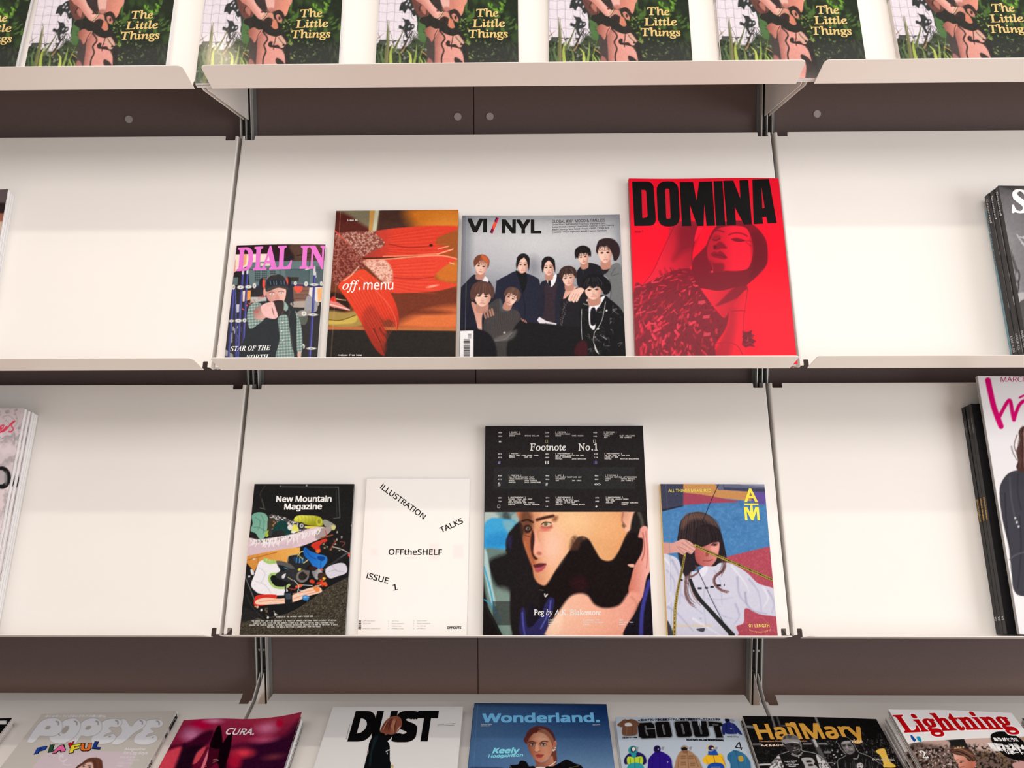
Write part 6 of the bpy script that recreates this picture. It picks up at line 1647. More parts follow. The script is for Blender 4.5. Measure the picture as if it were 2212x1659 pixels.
    for c, p0, p1, cap, col, up in (('P', (405, 602), (540, 572), 72, (34, 72, 164), (.5, -1)), ('L', (570, 578), (690, 562), 78, (44, 84, 60), (.32, -1)), ('Y', (800, 536), (880, 512), 60, (206, 26, 34), (.2, -1)), ('A', (622, 594), (785, 566), 82, (238, 110, 168), (.42, -1)), ('F', (824, 590), (945, 566), 88, (246, 224, 60), (.3, -1)), ('U', (958, 562), (1085, 558), 80, (238, 120, 48), (.15, -1)), ('L', (1098, 532), (1200, 542), 78, (30, 62, 150), (.42, -1))):
        a.text(c, p0, p1, cap, K, 'sans', 0.07, upv=up); a.text(c, (p0[0] + 5, p0[1] - 4), (p1[0] - 6, p1[1] - 4), cap * .93, col, 'sans', 0.035, upv=up)
    return a


magazine(S['pop'], art_bubble(), 0.0125, 1, 'grey magazine with pale bubble letters and a multicoloured word, bottom row far left', finish='satin', spine=(232, 231, 230), spine_side='R',
         spine_text=[('POPEYE', 0.985, 0.86, (24, 22, 24), 'sans', 0.06, 0.62), ('936', 0.83, 0.79, (24, 22, 24), 'sans', 0.03, 0.42), ('2025 APRIL MAGAZINE HOUSE', 0.75, 0.64, (60, 60, 60), 'sans', 0.0, 0.3), ('\u5c0f\u3055\u306a\u3053\u3060\u308f\u308a', 0.60, 0.42, (24, 22, 24), 'cjk', 0.02, 0.5)])


def art_crimson():
    a = Art(S['cura'], (340, 1520), 6.506, pitch=1.35, base=(150, 34, 66))
    L = a.line; P = a.poly; E = a.ell
    a.fill(lin(0, 200, (168, 44, 80), 0, 900, (96, 10, 40)))
    P([(1050, 620), (1400, 560), (1800, 500), (2020, 430), (1500, 2200), (700, 2200), (1150, 840), (1330, 720)], (48, 8, 38), soft=120); E(1700, 240, 300, 60, (180, 50, 76), soft=120, alpha=.8)
    E(620, 310, 130, 60, (196, 4, 66), soft=70); E(480, 450, 130, 90, (206, 130, 172), soft=120, alpha=.9); E(790, 260, 110, 34, (224, 140, 176), soft=50, alpha=.9); P([(150, 610), (420, 560), (640, 430), (780, 400), (760, 520), (640, 620), (420, 640), (200, 640)], (60, 6, 34), soft=50)
    P([(100, 720), (230, 640), (340, 620), (320, 740), (220, 1000), (0, 1000)], (214, 66, 86), soft=50); P([(330, 700), (420, 620), (650, 600), (600, 740), (500, 860), (440, 1100), (-100, 1900)], (30, 6, 24), soft=60); P([(500, 860), (560, 700), (680, 620), (640, 740), (560, 850)], (206, 72, 86), soft=30)
    E(1210, 700, 130, 62, (222, 56, 76), soft=90); E(1090, 820, 90, 110, (186, 20, 54), soft=80, alpha=.8); E(1540, 360, 140, 80, (228, 130, 170), soft=110, alpha=.9); E(1500, 525, 150, 44, (206, 92, 132), soft=70, alpha=.8); E(1725, 312, 46, 56, (200, 8, 56), soft=50); E(1640, 790, 130, 40, (120, 50, 62), soft=60, alpha=.8); E(1300, 260, 160, 40, (170, 44, 70), soft=80, alpha=.7)
    P([(780, 560), (890, 420), (920, 580), (960, 640), (1040, 600), (980, 800), (760, 2100), (260, 2100), (650, 900), (700, 720)], (24, 3, 14), soft=20)
    P([(300, 2100), (640, 860), (700, 700), (730, 640), (800, 620), (880, 640), (640, 2100)], (66, 8, 30), soft=14); P([(590, 1000), (640, 850), (705, 690), (720, 660), (700, 800), (660, 900)], (224, 120, 140), soft=10); L([(700, 640), (640, 740), (560, 850), (460, 890)], 10, (60, 4, 24)); P([(650, 1000), (640, 860), (680, 830), (690, 1000)], (226, 110, 130), tex=speck(14, .5, 2, 2, 8))
    P([(736, 610), (780, 480), (822, 380), (850, 335), (884, 324), (902, 390), (912, 480), (916, 620), (860, 650), (790, 640)], (14, 2, 8)); P([(905, 600), (960, 500), (1000, 450), (1044, 420), (1052, 470), (1030, 620), (990, 780), (930, 900), (700, 1700), (820, 1000), (866, 700)], (16, 2, 10))
    L([(790, 800), (830, 796), (852, 804)], 12, (206, 150, 140)); L([(780, 840), (820, 820)], 6, (170, 100, 100)); P([(700, 1000), (760, 900), (850, 850), (860, 1000)], (120, 14, 50), soft=20, alpha=.8)
    a.grain(6, 2, 8)
    a.text('CURA.', (948, 440), (1352, 444), 84, (246, 240, 244), 'sans', 0.012, upv=.05)
    return a


magazine(S['cura'], art_crimson(), 0.0100, 2, 'crimson magazine with blurred dark petals, its top right corner curling up', finish='lacquer', edge=(232, 200, 190), spine=(216, 160, 160), back=(90, 84, 60),
         bend=lambda u, v: 0.0007 + 0.0125 * np.clip((u - 0.55) / 0.45, 0, 1) ** 2 * (0.35 + 0.65 * v) + 0.0022 * np.sin(np.pi * np.clip(u, 0, 0.5) * 2) * v, under_labels=['second copy of the crimson magazine, lying under the curling one'], block_back=0.15)


def art_coat():
    a = Art(S['dust'], (670, 1510), 6.32, pitch=1.5, base=(228, 226, 226))
    L = a.line; P = a.poly
    K = (13, 12, 13)
    a.text('D', (515, 548), (832, 548), 352, K, 'sans', 0.045); a.text('U', (822, 550), (1118, 550), 354, K, 'sans', 0.045)
    a.text('S', (1112, 552), (1440, 551), 352, K, 'sans', 0.045); a.text('T', (1412, 546), (1706, 546), 352, K, 'sans', 0.045)
    a.texts[-1] = a.texts[-1]
    body = [(960, 452), (1015, 480), (1040, 550), (1082, 625), (1088, 700), (1090, 850), (1116, 880), (1098, 905), (1110, 1200), (1080, 1600), (1040, 2010), (600, 2010), (640, 1500), (700, 1100), (768, 800), (790, 720), (802, 620), (812, 590), (860, 500)]
    a.over(body, (12, 15, 18))
    a.over([(955, 450), (985, 370), (1040, 290), (1110, 245), (1180, 234), (1235, 262), (1256, 330), (1240, 390), (1200, 440), (1180, 462), (1110, 490), (1060, 480), (1030, 497), (1010, 470)], (140, 80, 62))
    a.over([(1180, 462), (1195, 410), (1232, 372), (1222, 404), (1192, 428), (1186, 455)], (222, 172, 160))
    R = random.Random(3)
    for k in range(16):
        x0, y0 = 1110 + k * 8 - 40, 250 + abs(k - 8) * 5; x1, y1 = 965 + k * 13, 440 + k * 3 + R.uniform(-8, 8)
        c = R.choice([(196, 132, 104), (96, 48, 40), (214, 152, 120), (112, 60, 48)])
        mx, my = (x0 + x1) / 2 - 14, (y0 + y1) / 2 - 16
        a.over([(x0, y0), (mx, my), (x1, y1), (mx + 8, my + 6)], c)
    a.over([(1030, 720), (1060, 695), (1088, 690), (1086, 702), (1056, 712), (1036, 730)], (190, 192, 196)); a.over([(1045, 740), (1056, 735), (1060, 752), (1050, 756)], (210, 210, 212)); a.over([(780, 715), (798, 700), (796, 742), (780, 744)], (150, 112, 104))
    a.over([(870, 540), (930, 500), (900, 600), (850, 720), (830, 900), (800, 900), (830, 700)], (22, 34, 38)); a.over([(1100, 905), (1130, 900), (1140, 930), (1120, 945)], (196, 176, 120))
    g = (60, 60, 62)
    a.text('A European Magazine about', (1740, 352), (1988, 338), 9, g, 'sans', 0.01); a.text('Fashion and its opposites', (1738, 372), (1966, 360), 9, g, 'sans', 0.01)
    a.text('ISSUE 27 - WINTER SPRING 2025', (497, 546), (548, 348), 9, g, 'sans', 0.01, upv=(-1, -.2))
    return a


magazine(S['dust'], art_coat(), 0.0098, 2, 'pale magazine, four giant black letters behind a bowed figure in a black coat', finish='satin', spine=(206, 204, 202), under_labels=['lower copy under the pale magazine with the bowed figure'])


def art_portrait():
    a = Art(S['won'], (1000, 1510), 6.703, pitch=1.35, base=(80, 116, 158))
    L = a.line; P = a.poly; E = a.ell
    a.fill(lin(200, 60, (66, 96, 136), 1500, 1100, (104, 136, 172), (0.4, (76, 112, 156)), (0.75, (92, 126, 166))))
    E(2050, 150, 900, 420, (14, 44, 96), soft=900, alpha=.95); P([(100, 40), (2200, 40), (2200, 100), (100, 90)], (30, 44, 76), soft=60, alpha=.6)
    P([(905, 640), (915, 520), (965, 440), (1060, 400), (1170, 398), (1262, 440), (1325, 530), (1342, 640), (1340, 760), (1362, 880), (1330, 950), (1290, 900), (1280, 780)], (92, 46, 42), soft=8)
    P([(1290, 700), (1340, 640), (1356, 860), (1350, 940), (1290, 940), (1270, 840)], (112, 58, 46), soft=10)
    P([(930, 620), (950, 540), (1000, 490), (1060, 470), (1160, 480), (1240, 540), (1290, 640), (1298, 740), (1262, 830), (1200, 896), (1120, 915), (1050, 888), (980, 790), (945, 710)], lin(930, 700, (132, 76, 60), 1290, 660, (196, 132, 104), (0.35, (190, 122, 94)), (0.7, (208, 146, 116))), soft=10)
    E(1120, 560, 90, 50, (220, 168, 142), soft=80, alpha=.8); P([(1040, 400), (1100, 396), (1080, 480), (1020, 500), (960, 570), (930, 620), (925, 540), (970, 450)], (92, 44, 42), soft=14); P([(1080, 470), (1180, 440), (1280, 520), (1320, 620), (1290, 650), (1240, 560), (1170, 500)], (150, 96, 76), soft=16)
    L([(1100, 420), (1220, 470), (1310, 590)], 9, (170, 120, 96), alpha=.7)
    for x, sx in ((1165, 1), (1008, -1)):
        L([(x - 50, 640 if sx > 0 else 624), (x, 612 if sx > 0 else 616), (x + 60, 618 if sx > 0 else 640)], 16, (80, 44, 38), soft=10); E(x, 660, 50, 24, (120, 70, 62), soft=18, alpha=.8); E(x, 658, 36, 15, (206, 196, 196), soft=7); E(x, 657, 16, 16, (60, 74, 92), soft=6); E(x, 657, 7, 8, (16, 14, 20)); L([(x - 40, 660), (x, 640), (x + 42, 656)], 8, (44, 24, 26))
    P([(1060, 640), (1085, 650), (1110, 740), (1090, 762), (1050, 760), (1040, 730)], (222, 160, 130), soft=18); L([(1035, 756), (1070, 770), (1115, 750)], 8, (120, 66, 54), soft=8); L([(1030, 660), (1035, 720)], 12, (140, 86, 68), soft=18)
    P([(1052, 812), (1090, 796), (1120, 802), (1172, 808), (1130, 850), (1080, 848)], (170, 66, 66), soft=7); L([(1055, 816), (1110, 818), (1170, 810)], 5, (110, 36, 40)); E(1110, 880, 40, 16, (196, 130, 104), soft=20)
    P([(1318, 620), (1345, 605), (1358, 640), (1345, 700), (1320, 730), (1305, 690)], (196, 122, 98), soft=8); L([(1330, 635), (1340, 670), (1325, 700)], 6, (130, 74, 60)); E(1308, 742, 12, 15, (232, 232, 236)); E(1330, 735, 12, 12, (222, 222, 228)); E(1340, 705, 9, 9, (230, 230, 234))
    P([(1040, 880), (1120, 920), (1210, 900), (1290, 820), (1320, 920), (1370, 1000), (1380, 1100), (980, 1100), (1060, 960)], lin(1050, 950, (140, 80, 64), 1330, 950, (196, 132, 104)), soft=10)
    L([(1100, 1010), (1200, 990), (1280, 955), (1344, 905)], 12, (240, 236, 230)); P([(1030, 1000), (1180, 990), (1190, 1100), (1000, 1100)], (226, 222, 222), soft=8)
    K = (15, 14, 17)
    P([(680, 975), (700, 955), (800, 945), (820, 905), (860, 892), (920, 910), (960, 972), (1050, 995), (1100, 1300), (1150, 2200), (560, 2200), (600, 1400)], K, soft=6); P([(1180, 1010), (1300, 975), (1400, 925), (1500, 878), (1620, 930), (1740, 995), (1860, 1300), (1900, 2200), (1100, 2200), (1120, 1400)], K, soft=6); L([(690, 975), (700, 1010)], 5, (190, 170, 130)); L([(1540, 998), (1680, 966)], 5, (150, 130, 96))
    P([(100, 990), (300, 985), (600, 1000), (600, 1100), (80, 1100)], (40, 56, 90), soft=16, alpha=.7); L([(215, 80), (180, 600), (150, 1100)], 5, (120, 146, 180), alpha=.6)
    a.grain(5, 2, 8)
    b = (118, 196, 246)
    a.text('Wonderland.', (274, 334), (1985, 330), 118, b, 'sans', 0.026)
    a.text('Keely', (425, 784), (806, 782), 74, (136, 226, 246), 'sans', 0.024, upv=.25); a.text('Hodgkinson', (363, 850), (866, 834), 42, (136, 226, 246), 'sans', 0.02, upv=.25)
    w = (226, 232, 240)
    a.text('Autumn 2024', (262, 378), (420, 376), 14, w, 'sans', 0.01); a.text('UK \u00a312.99', (260, 398), (386, 396), 14, w, 'sans', 0.01); a.text('Issue #79', (1880, 380), (1986, 378), 14, w, 'sans', 0.01)
    return a


magazine(S['won'], art_portrait(), 0.0098, 2, 'blue magazine, light blue title over a woman with tied-back hair', finish='satin', edge=(60, 80, 120), spine=(70, 92, 130), under_labels=['lower copy under the blue magazine with the light blue title'])


def art_jackets():
    a = Art(S['go'], (1310, 1530), 6.506, pitch=1.15, base=(190, 202, 216))
    L = a.line; P = a.poly; E = a.ell
    O = lambda pts, r: round_poly(pts, r, 4)

    def blk(pts, r):
        q = O(pts, r); L(list(q) + [q[0]], 22, (74, 76, 80), sm=False); L(list(q) + [q[0]], 13, (206, 210, 214), sm=False); P(q, (17, 16, 18), sm=False)

    def slot(p, w=18): L(p, w, (190, 194, 198)); L(p, w * .45, (30, 30, 32))
    blk([(432, 215), (630, 205), (672, 240), (684, 320), (700, 428), (500, 432), (455, 400)], [20, 30, 20, 4, 10, 30, 20]); slot([(546, 262), (556, 330), (578, 382)], 20); L([(560, 300), (676, 296)], 9, (196, 200, 204), sm=False)
    blk([(676, 200), (880, 195), (932, 415), (712, 422)], 38); slot([(790, 250), (816, 370)], 22)
    blk([(944, 196), (1162, 190), (1210, 410), (992, 416)], 38); slot([(1058, 240), (1088, 360)], 22)
    blk([(1186, 190), (1402, 188), (1452, 408), (1240, 414)], [6, 6, 38, 38]); P([(1278, 180), (1326, 180), (1332, 260), (1290, 260)], (190, 202, 216), sm=False); slot([(1300, 200), (1334, 362)], 20)
    blk([(1424, 190), (1612, 206), (1654, 256), (1592, 262), (1640, 418), (1545, 422), (1500, 262), (1440, 262)], 6)
    # tee shirt, parka
    P([(152, 236), (200, 190), (252, 158), (300, 166), (350, 156), (420, 180), (466, 232), (428, 268), (424, 374), (230, 378), (222, 262), (206, 268)], (120, 82, 62)); P([(262, 216), (330, 208), (362, 250), (270, 254)], (226, 222, 220), soft=8); L([(290, 260), (282, 370)], 7, (150, 112, 90)); L([(360, 262), (364, 370)], 7, (90, 58, 44)); L([(270, 165), (300, 184), (345, 165)], 7, (84, 52, 40))
    P([(1636, 230), (1680, 200), (1660, 165), (1690, 145), (1730, 160), (1740, 200), (1800, 222), (1860, 290), (1908, 372), (1860, 362), (1836, 340), (1830, 362), (1690, 364), (1676, 340), (1660, 380), (1630, 366), (1622, 290)], (34, 42, 112)); E(1694, 172, 30, 26, (22, 22, 44)); P([(1735, 150), (1800, 170), (1785, 205), (1745, 190)], (150, 156, 166)); L([(1750, 220), (1790, 300), (1800, 360)], 6, (70, 80, 160)); E(1752, 290, 9, 9, (222, 222, 226)); L([(1690, 230), (1680, 340)], 6, (18, 22, 70))
    # row of jackets
    def shadow(pts): P([(x + 14, y + 6) for x, y in pts], (150, 158, 170), soft=14, alpha=.7)
    j1 = [(246, 740), (262, 690), (310, 640), (370, 618), (430, 618), (500, 640), (548, 690), (562, 760), (520, 800), (490, 780), (500, 1000), (310, 1000), (310, 800), (262, 790)]
    shadow(j1); P(j1, (34, 26, 92)); P([(296, 686), (400, 690), (500, 684), (498, 790), (312, 794)], (190, 218, 62)); P([(310, 794), (500, 790), (540, 1000), (300, 1000)], (46, 156, 166)); E(374, 592, 68, 60, (44, 150, 160)); E(376, 584, 36, 44, (40, 34, 60)); E(380, 578, 22, 30, (236, 234, 232)); P([(345, 640), (415, 640), (410, 690), (375, 700)], (44, 150, 160)); L([(392, 700), (400, 800), (402, 1000)], 5, (40, 60, 60)); L([(330, 700), (340, 780)], 6, (60, 80, 20)); L([(470, 700), (460, 780)], 6, (60, 80, 20))
    j2 = [(584, 770), (604, 700), (660, 640), (700, 612), (760, 612), (840, 650), (896, 700), (918, 780), (910, 1000), (610, 1000)]
    shadow(j2); P(j2, (44, 22, 132)); E(712, 582, 50, 52, (32, 22, 84)); E(714, 578, 28, 26, (24, 18, 44)); E(728, 582, 8, 8, (220, 220, 226)); L([(740, 620), (750, 760), (752, 1000)], 6, (30, 12, 96)); L([(650, 700), (640, 1000)], 6, (28, 12, 90)); L([(850, 700), (860, 1000)], 6, (64, 40, 160)); E(860, 762, 7, 7, (210, 206, 224))
    j3 = [(950, 1000), (962, 800), (990, 690), (1030, 626), (1060, 605), (1150, 600), (1226, 650), (1300, 740), (1362, 1000)]
    shadow(j3); P(j3, (172, 132, 100)); E(1094, 575, 46, 42, (40, 32, 36)); P([(1055, 560), (1085, 535), (1130, 540), (1145, 570)], (176, 150, 126)); E(1096, 580, 36, 26, (26, 22, 26)); P([(1060, 604), (1140, 602), (1130, 640), (1080, 640)], (140, 100, 74)); L([(1130, 620), (1150, 780), (1160, 1000)], 6, (110, 76, 54))
    for x, y in ((1080, 690), (1190, 690), (1080, 780), (1210, 790)): P([(x - 36, y - 22), (x + 36, y - 24), (x + 36, y + 24), (x - 36, y + 26)], (154, 116, 84), sm=False); L([(x - 36, y - 6), (x + 36, y - 8)], 5, (106, 74, 52), sm=False); L([(x - 36, y + 26), (x + 36, y + 24)], 5, (106, 74, 52), sm=False)
    L([(1020, 680), (1004, 840)], 7, (110, 76, 54)); L([(1240, 690), (1290, 830)], 7, (110, 76, 54))
    j4 = [(1344, 740), (1390, 680), (1432, 640), (1500, 620), (1570, 640), (1640, 690), (1694, 1000), (1640, 840), (1636, 1000), (1440, 1000), (1430, 800), (1394, 790)]
    shadow(j4); P(j4, (244, 190, 44)); P([(1428, 650), (1440, 590), (1520, 580), (1568, 650), (1560, 666), (1430, 664)], (28, 80, 176)); E(1464, 566, 56, 46, (236, 196, 96)); E(1470, 566, 42, 38, (30, 60, 140)); E(1480, 562, 30, 26, (60, 24, 34)); E(1490, 572, 16, 14, (236, 234, 232)); P([(1432, 800), (1638, 792), (1640, 1000), (1440, 1000)], (28, 74, 170)); L([(1500, 660), (1530, 790)], 6, (90, 66, 30)); L([(1400, 720), (1430, 800)], 6, (190, 140, 30)); L([(1620, 690), (1670, 800)], 7, (180, 110, 40)); L([(1470, 834), (1600, 832)], 6, (236, 236, 236))
    j5 = [(1698, 720), (1706, 650), (1760, 610), (1790, 594), (1850, 600), (1930, 640), (1986, 700), (2024, 790), (2010, 1000), (1760, 1000), (1740, 790)]
    shadow(j5); P(j5, (52, 112, 152)); P([(1852, 682), (1912, 676), (1924, 740), (1870, 750)], (190, 160, 62)); L([(1810, 606), (1850, 760), (1880, 1000)], 6, (30, 76, 112)); L([(1740, 660), (1750, 760), (1780, 1000)], 6, (32, 80, 116)); L([(1780, 594), (1840, 612)], 9, (34, 84, 120)); L([(1940, 660), (1960, 780)], 6, (84, 146, 184))
    for x in (420, 780, 1170, 1530): P([(x - 10, 560), (x + 30, 548), (x + 20, 590), (x + 4, 600)], (150, 154, 162), soft=8)
    K = (38, 40, 58)
    a.text('\u4eba\u6c17100\u30d6\u30e9\u30f3\u30c9\u6625\u306e\u6700\u65b0\u30a2\u30a4\u30c6\u30e0\uff0f\u9811\u5f37\u3067\u6a5f\u80fd\u7684\u306a\u30ef\u30fc\u30af\u30b9\u30bf\u30a4\u30eb\u307b\u304b', (440, 188), (1600, 178), 26, K, 'cjk', 0.02, upv=(0, -1))
    a.text('2025 April vol.186 \u7279\u5225\u5b9a\u4fa1\u00a5960', (1120, 462), (1650, 468), 22, (28, 28, 36), 'cjk', 0.03)
    a.text('\u4eba\u6c17100\u30d6\u30e9\u30f3\u30c9\u5fb9\u5e95', (222, 424), (436, 422), 14, (30, 30, 38), 'cjk', 0.03); a.text('FASHION ITEM COLLECTION', (232, 398), (418, 396), 8, (40, 40, 46), 'sans', 0.02); a.text('WORK STYLE', (1695, 411), (1862, 412), 13, (30, 30, 38), 'sans', 0.03); a.text('FUN & HEAVY', (1718, 385), (1830, 386), 10, (40, 40, 46), 'sans', 0.02)
    a.text('4', (1816, 588), (1928, 594), 116, (24, 24, 28), 'sans', -0.012); a.text('OUTDOOR STYLE', (1476, 232), (1574, 236), 8, (200, 200, 204), 'sans'); a.text('GO OUT', (1490, 246), (1570, 250), 8, (200, 200, 204), 'sans')
    return a


magazine(S['go'], art_jackets(), 0.0078, 2, 'pale blue magazine with heavy black rounded letters above a line of outdoor jackets', finish='satin', edge=(206, 212, 220), spine=(196, 200, 206), under_labels=['lower copy under the pale blue jackets magazine'], back=(70, 60, 60),
         bend=lambda u, v: 0.0018 * np.sin(np.pi * np.clip(u, 0, 1)) * v)


def art_bw():
    a = Art(S['hail'], (1600, 1530), 6.32, pitch=1.3, base=(20, 18, 19))
    L = a.line; P = a.poly; E = a.ell; R = random.Random(12)
    a.fill((70, 68, 70), tex=lambda X, Y: speck(12, .66, 3, 2, 9)(X, Y) * (Y > 420) * .7); a.fill((130, 128, 130), tex=lambda X, Y: speck(14, .7, 6, 2, 9)(X, Y) * (Y > 420) * (X > 1150) * .8)
    for k in range(40):
        x, y = R.uniform(1640, 2180), R.uniform(320, 800); L([(x, y), (x + R.uniform(-6, 40), y + R.uniform(30, 90))], R.uniform(4, 9), R.choice([(110, 108, 110), (54, 52, 54), (160, 158, 160)]), alpha=.6, sm=False)
    L([(425, 120), (468, 270), (500, 420)], 28, (120, 118, 118), soft=10); L([(495, 120), (545, 270)], 26, (78, 76, 78), soft=10); L([(1012, 110), (1070, 250)], 30, (126, 124, 126), soft=10); L([(990, 440), (1060, 560), (1180, 815), (1240, 1000)], 60, (86, 84, 86), soft=14); L([(1000, 440), (1040, 520)], 34, (190, 188, 188), soft=10)
    L([(88, 250), (180, 260)], 34, (130, 128, 128), soft=14, sm=False); L([(560, 245), (680, 240)], 20, (90, 88, 90), soft=10, sm=False); L([(170, 492), (280, 492)], 24, (110, 108, 110), soft=10, sm=False); L([(860, 490), (960, 490)], 26, (120, 118, 120), soft=10, sm=False); L([(1070, 490), (1170, 490)], 26, (130, 128, 130), soft=10, sm=False); L([(1150, 605), (1220, 605)], 30, (120, 118, 120), soft=12, sm=False)
    L([(258, 770), (400, 765)], 22, (206, 204, 204), sm=False); L([(1180, 750), (1260, 748)], 8, (180, 178, 178), sm=False)
    for x, y in ((1270, 640), (1320, 600), (1300, 670), (1380, 640), (1250, 580), (1720, 600), (1280, 760)): E(x, y, 10, 9, (206, 204, 206))
    wl = (206, 204, 204)
    m1 = [(520, 642), (600, 612), (660, 590), (640, 545), (590, 505), (566, 450), (574, 396), (630, 366), (720, 374), (780, 410), (802, 460), (822, 500), (826, 560), (850, 590), (960, 610), (1050, 640), (1120, 700), (1220, 815), (1330, 1100), (1480, 1960), (420, 1960), (330, 1100), (400, 815), (450, 720)]
    L(m1 + [m1[0]], 12, (226, 224, 224)); P(m1, (28, 26, 27))
    P([(572, 440), (582, 395), (640, 372), (720, 378), (775, 410), (796, 466), (700, 462), (610, 480)], (132, 128, 128)); P([(572, 440), (582, 395), (640, 372), (720, 378), (775, 410), (796, 466), (700, 462), (610, 480)], (70, 66, 66), tex=speck(30, .5, 4, 2, 8)); L([(596, 486), (690, 462), (790, 478)], 18, wl)
    P([(610, 500), (700, 476), (780, 490), (806, 560), (770, 620), (710, 630), (660, 590), (620, 550)], (58, 54, 55), soft=8); E(700, 508, 26, 9, (16, 14, 16)); E(766, 516, 20, 9, (16, 14, 16)); E(740, 548, 16, 10, (150, 146, 146), soft=8); L([(716, 582), (770, 572), (790, 560)], 7, (200, 196, 196)); L([(800, 480), (822, 540), (800, 590)], 9, (170, 166, 166), alpha=.8); L([(700, 620), (780, 650), (840, 610)], 12, (160, 158, 158), soft=8); L([(690, 630), (760, 660), (830, 640)], 7, (210, 208, 208))
    P([(520, 645), (460, 720), (400, 815), (420, 1300), (600, 1300), (590, 840), (560, 740)], (214, 212, 214), soft=8); P([(520, 645), (460, 720), (400, 815), (420, 1300), (600, 1300), (590, 840), (560, 740)], (90, 88, 90), tex=speck(20, .52, 5, 2, 8)); P([(1030, 640), (1110, 700), (1210, 815), (1320, 1300), (1220, 1300), (1060, 760)], (206, 204, 206), soft=8); P([(1030, 640), (1110, 700), (1210, 815), (1320, 1300), (1220, 1300), (1060, 760)], (80, 78, 80), tex=speck(20, .52, 9, 2, 8))
    P([(830, 688), (960, 680), (1010, 730), (1000, 770), (1040, 800), (1060, 880), (900, 900), (870, 780)], (176, 174, 174), soft=7); P([(896, 722), (950, 716), (970, 738), (905, 744)], (30, 28, 30)); P([(920, 770), (975, 765), (990, 788), (930, 792)], (30, 28, 30)); E(792, 672, 8, 12, wl)
    m2 = [(1310, 462), (1330, 400), (1352, 378), (1400, 396), (1450, 404), (1500, 444), (1548, 500), (1590, 584), (1640, 620), (1700, 640), (1790, 680), (1880, 745), (1960, 815), (2100, 1200), (2300, 1960), (1560, 1960), (1400, 1200), (1332, 810), (1330, 712), (1390, 680), (1440, 642), (1400, 590), (1372, 560), (1340, 500)]
    L(m2 + [m2[0]], 10, (214, 212, 212)); P(m2, (26, 24, 26)); P([(1320, 450), (1350, 392), (1440, 410), (1500, 450), (1530, 490), (1440, 450), (1360, 480)], (22, 20, 22))
    P([(1370, 490), (1420, 450), (1500, 470), (1545, 530), (1556, 590), (1510, 632), (1460, 628), (1410, 580)], (122, 118, 118), soft=10); P([(1380, 470), (1470, 446), (1500, 470), (1400, 490)], (170, 168, 168), soft=12); E(1412, 520, 26, 9, (24, 22, 24)); E(1490, 514, 26, 9, (24, 22, 24)); L([(1385, 508), (1440, 500)], 7, (30, 28, 30)); L([(1460, 498), (1520, 492)], 7, (30, 28, 30)); P([(1440, 520), (1456, 516), (1476, 570), (1450, 580)], (160, 156, 156), soft=8); L([(1462, 606), (1500, 596), (1530, 594)], 7, (30, 28, 30)); L([(1452, 560), (1480, 585)], 5, (40, 38, 40)); E(1510, 560, 20, 16, (150, 146, 146), soft=10)
    L([(1540, 690), (1590, 690), (1612, 640)], 12, (160, 158, 160), soft=8)
    for k in range(40):
        x, y = R.uniform(1370, 1900), R.uniform(690, 810); L([(x, y), (x + R.uniform(-20, 10), y + R.uniform(30, 90))], R.uniform(4, 8), R.choice([(96, 94, 96), (60, 58, 60), (130, 128, 130)]), alpha=.6, sm=False)
    E(1630, 790, 44, 44, (196, 194, 194)); E(1616, 782, 9, 10, (40, 38, 40)); E(1648, 776, 9, 10, (40, 38, 40)); P([(1610, 805), (1640, 815), (1620, 830)], (60, 58, 60))
    au = (232, 172, 74)
    P([(1846, 590), (1880, 560), (1950, 548), (1975, 570), (2000, 640), (2040, 730), (2100, 770), (2108, 806), (1960, 806), (1948, 760), (1930, 700), (1900, 640), (1870, 620)], (250, 206, 92))
    a.grain(8, 2, 8)
    a.text('HailMary', (245, 420), (1716, 410), 192, au, 'sans', 0.022)
    # heads stand in front of the lettering
    a.over([(655, 225), (680, 198), (720, 198), (756, 225), (740, 258), (690, 262)], au); a.over([(572, 440), (582, 395), (640, 370), (720, 376), (775, 406), (797, 450), (700, 444), (600, 470)], (112, 108, 108)); a.over([(640, 374), (700, 374), (690, 410), (650, 412)], (84, 80, 80)); a.over([(590, 400), (620, 386), (600, 440), (580, 444)], (66, 62, 62))
    a.over([(1318, 440), (1332, 400), (1352, 378), (1400, 396), (1450, 404), (1492, 440), (1400, 440)], (24, 22, 24))
    c2 = (232, 176, 130)
    a.text('Formation Book for Unattachable', (255, 462), (910, 462), 19, c2, 'serif', 0.0); a.text('\u30d8\u30a4\u30eb\u30e1\u30ea\u30fc', (280, 524), (584, 520), 26, (240, 214, 190), 'cjk', 0.03); a.text('zine', (1520, 476), (1676, 476), 46, (240, 222, 196), 'serif', 0.0); a.text('JANUARY 2025', (1800, 712), (2106, 718), 22, (236, 232, 226), 'serif', 0.0)
    a.over([(566, 440), (640, 430), (800, 440), (806, 470), (700, 462), (600, 488)], (150, 146, 146)); a.over([(570, 470), (600, 484), (610, 520), (590, 505)], (40, 38, 40))
    w = (220, 218, 218)
    for i, (t, x0, x1) in enumerate((('Freedom Baseball', 590, 770), ('Yarn-Dye', 640, 740), ('Authentic Tamean', 612, 794), ('Slugger', 656, 760))): a.text(t, (x0, 738 + i * 22), (x1, 732 + i * 22), 15, w, 'serifbi', 0.01)
    return a


magazine(S['hail'], art_bw(), 0.0098, 2, 'black and white photo magazine with a golden title and two men', finish='satin', edge=(214, 208, 204), spine=(206, 198, 192), under_labels=['lower copy under the golden-titled black magazine'], back=(190, 180, 176),
         bend=lambda u, v: 0.0012 * np.sin(np.pi * np.clip(u, 0, 1)) * v)


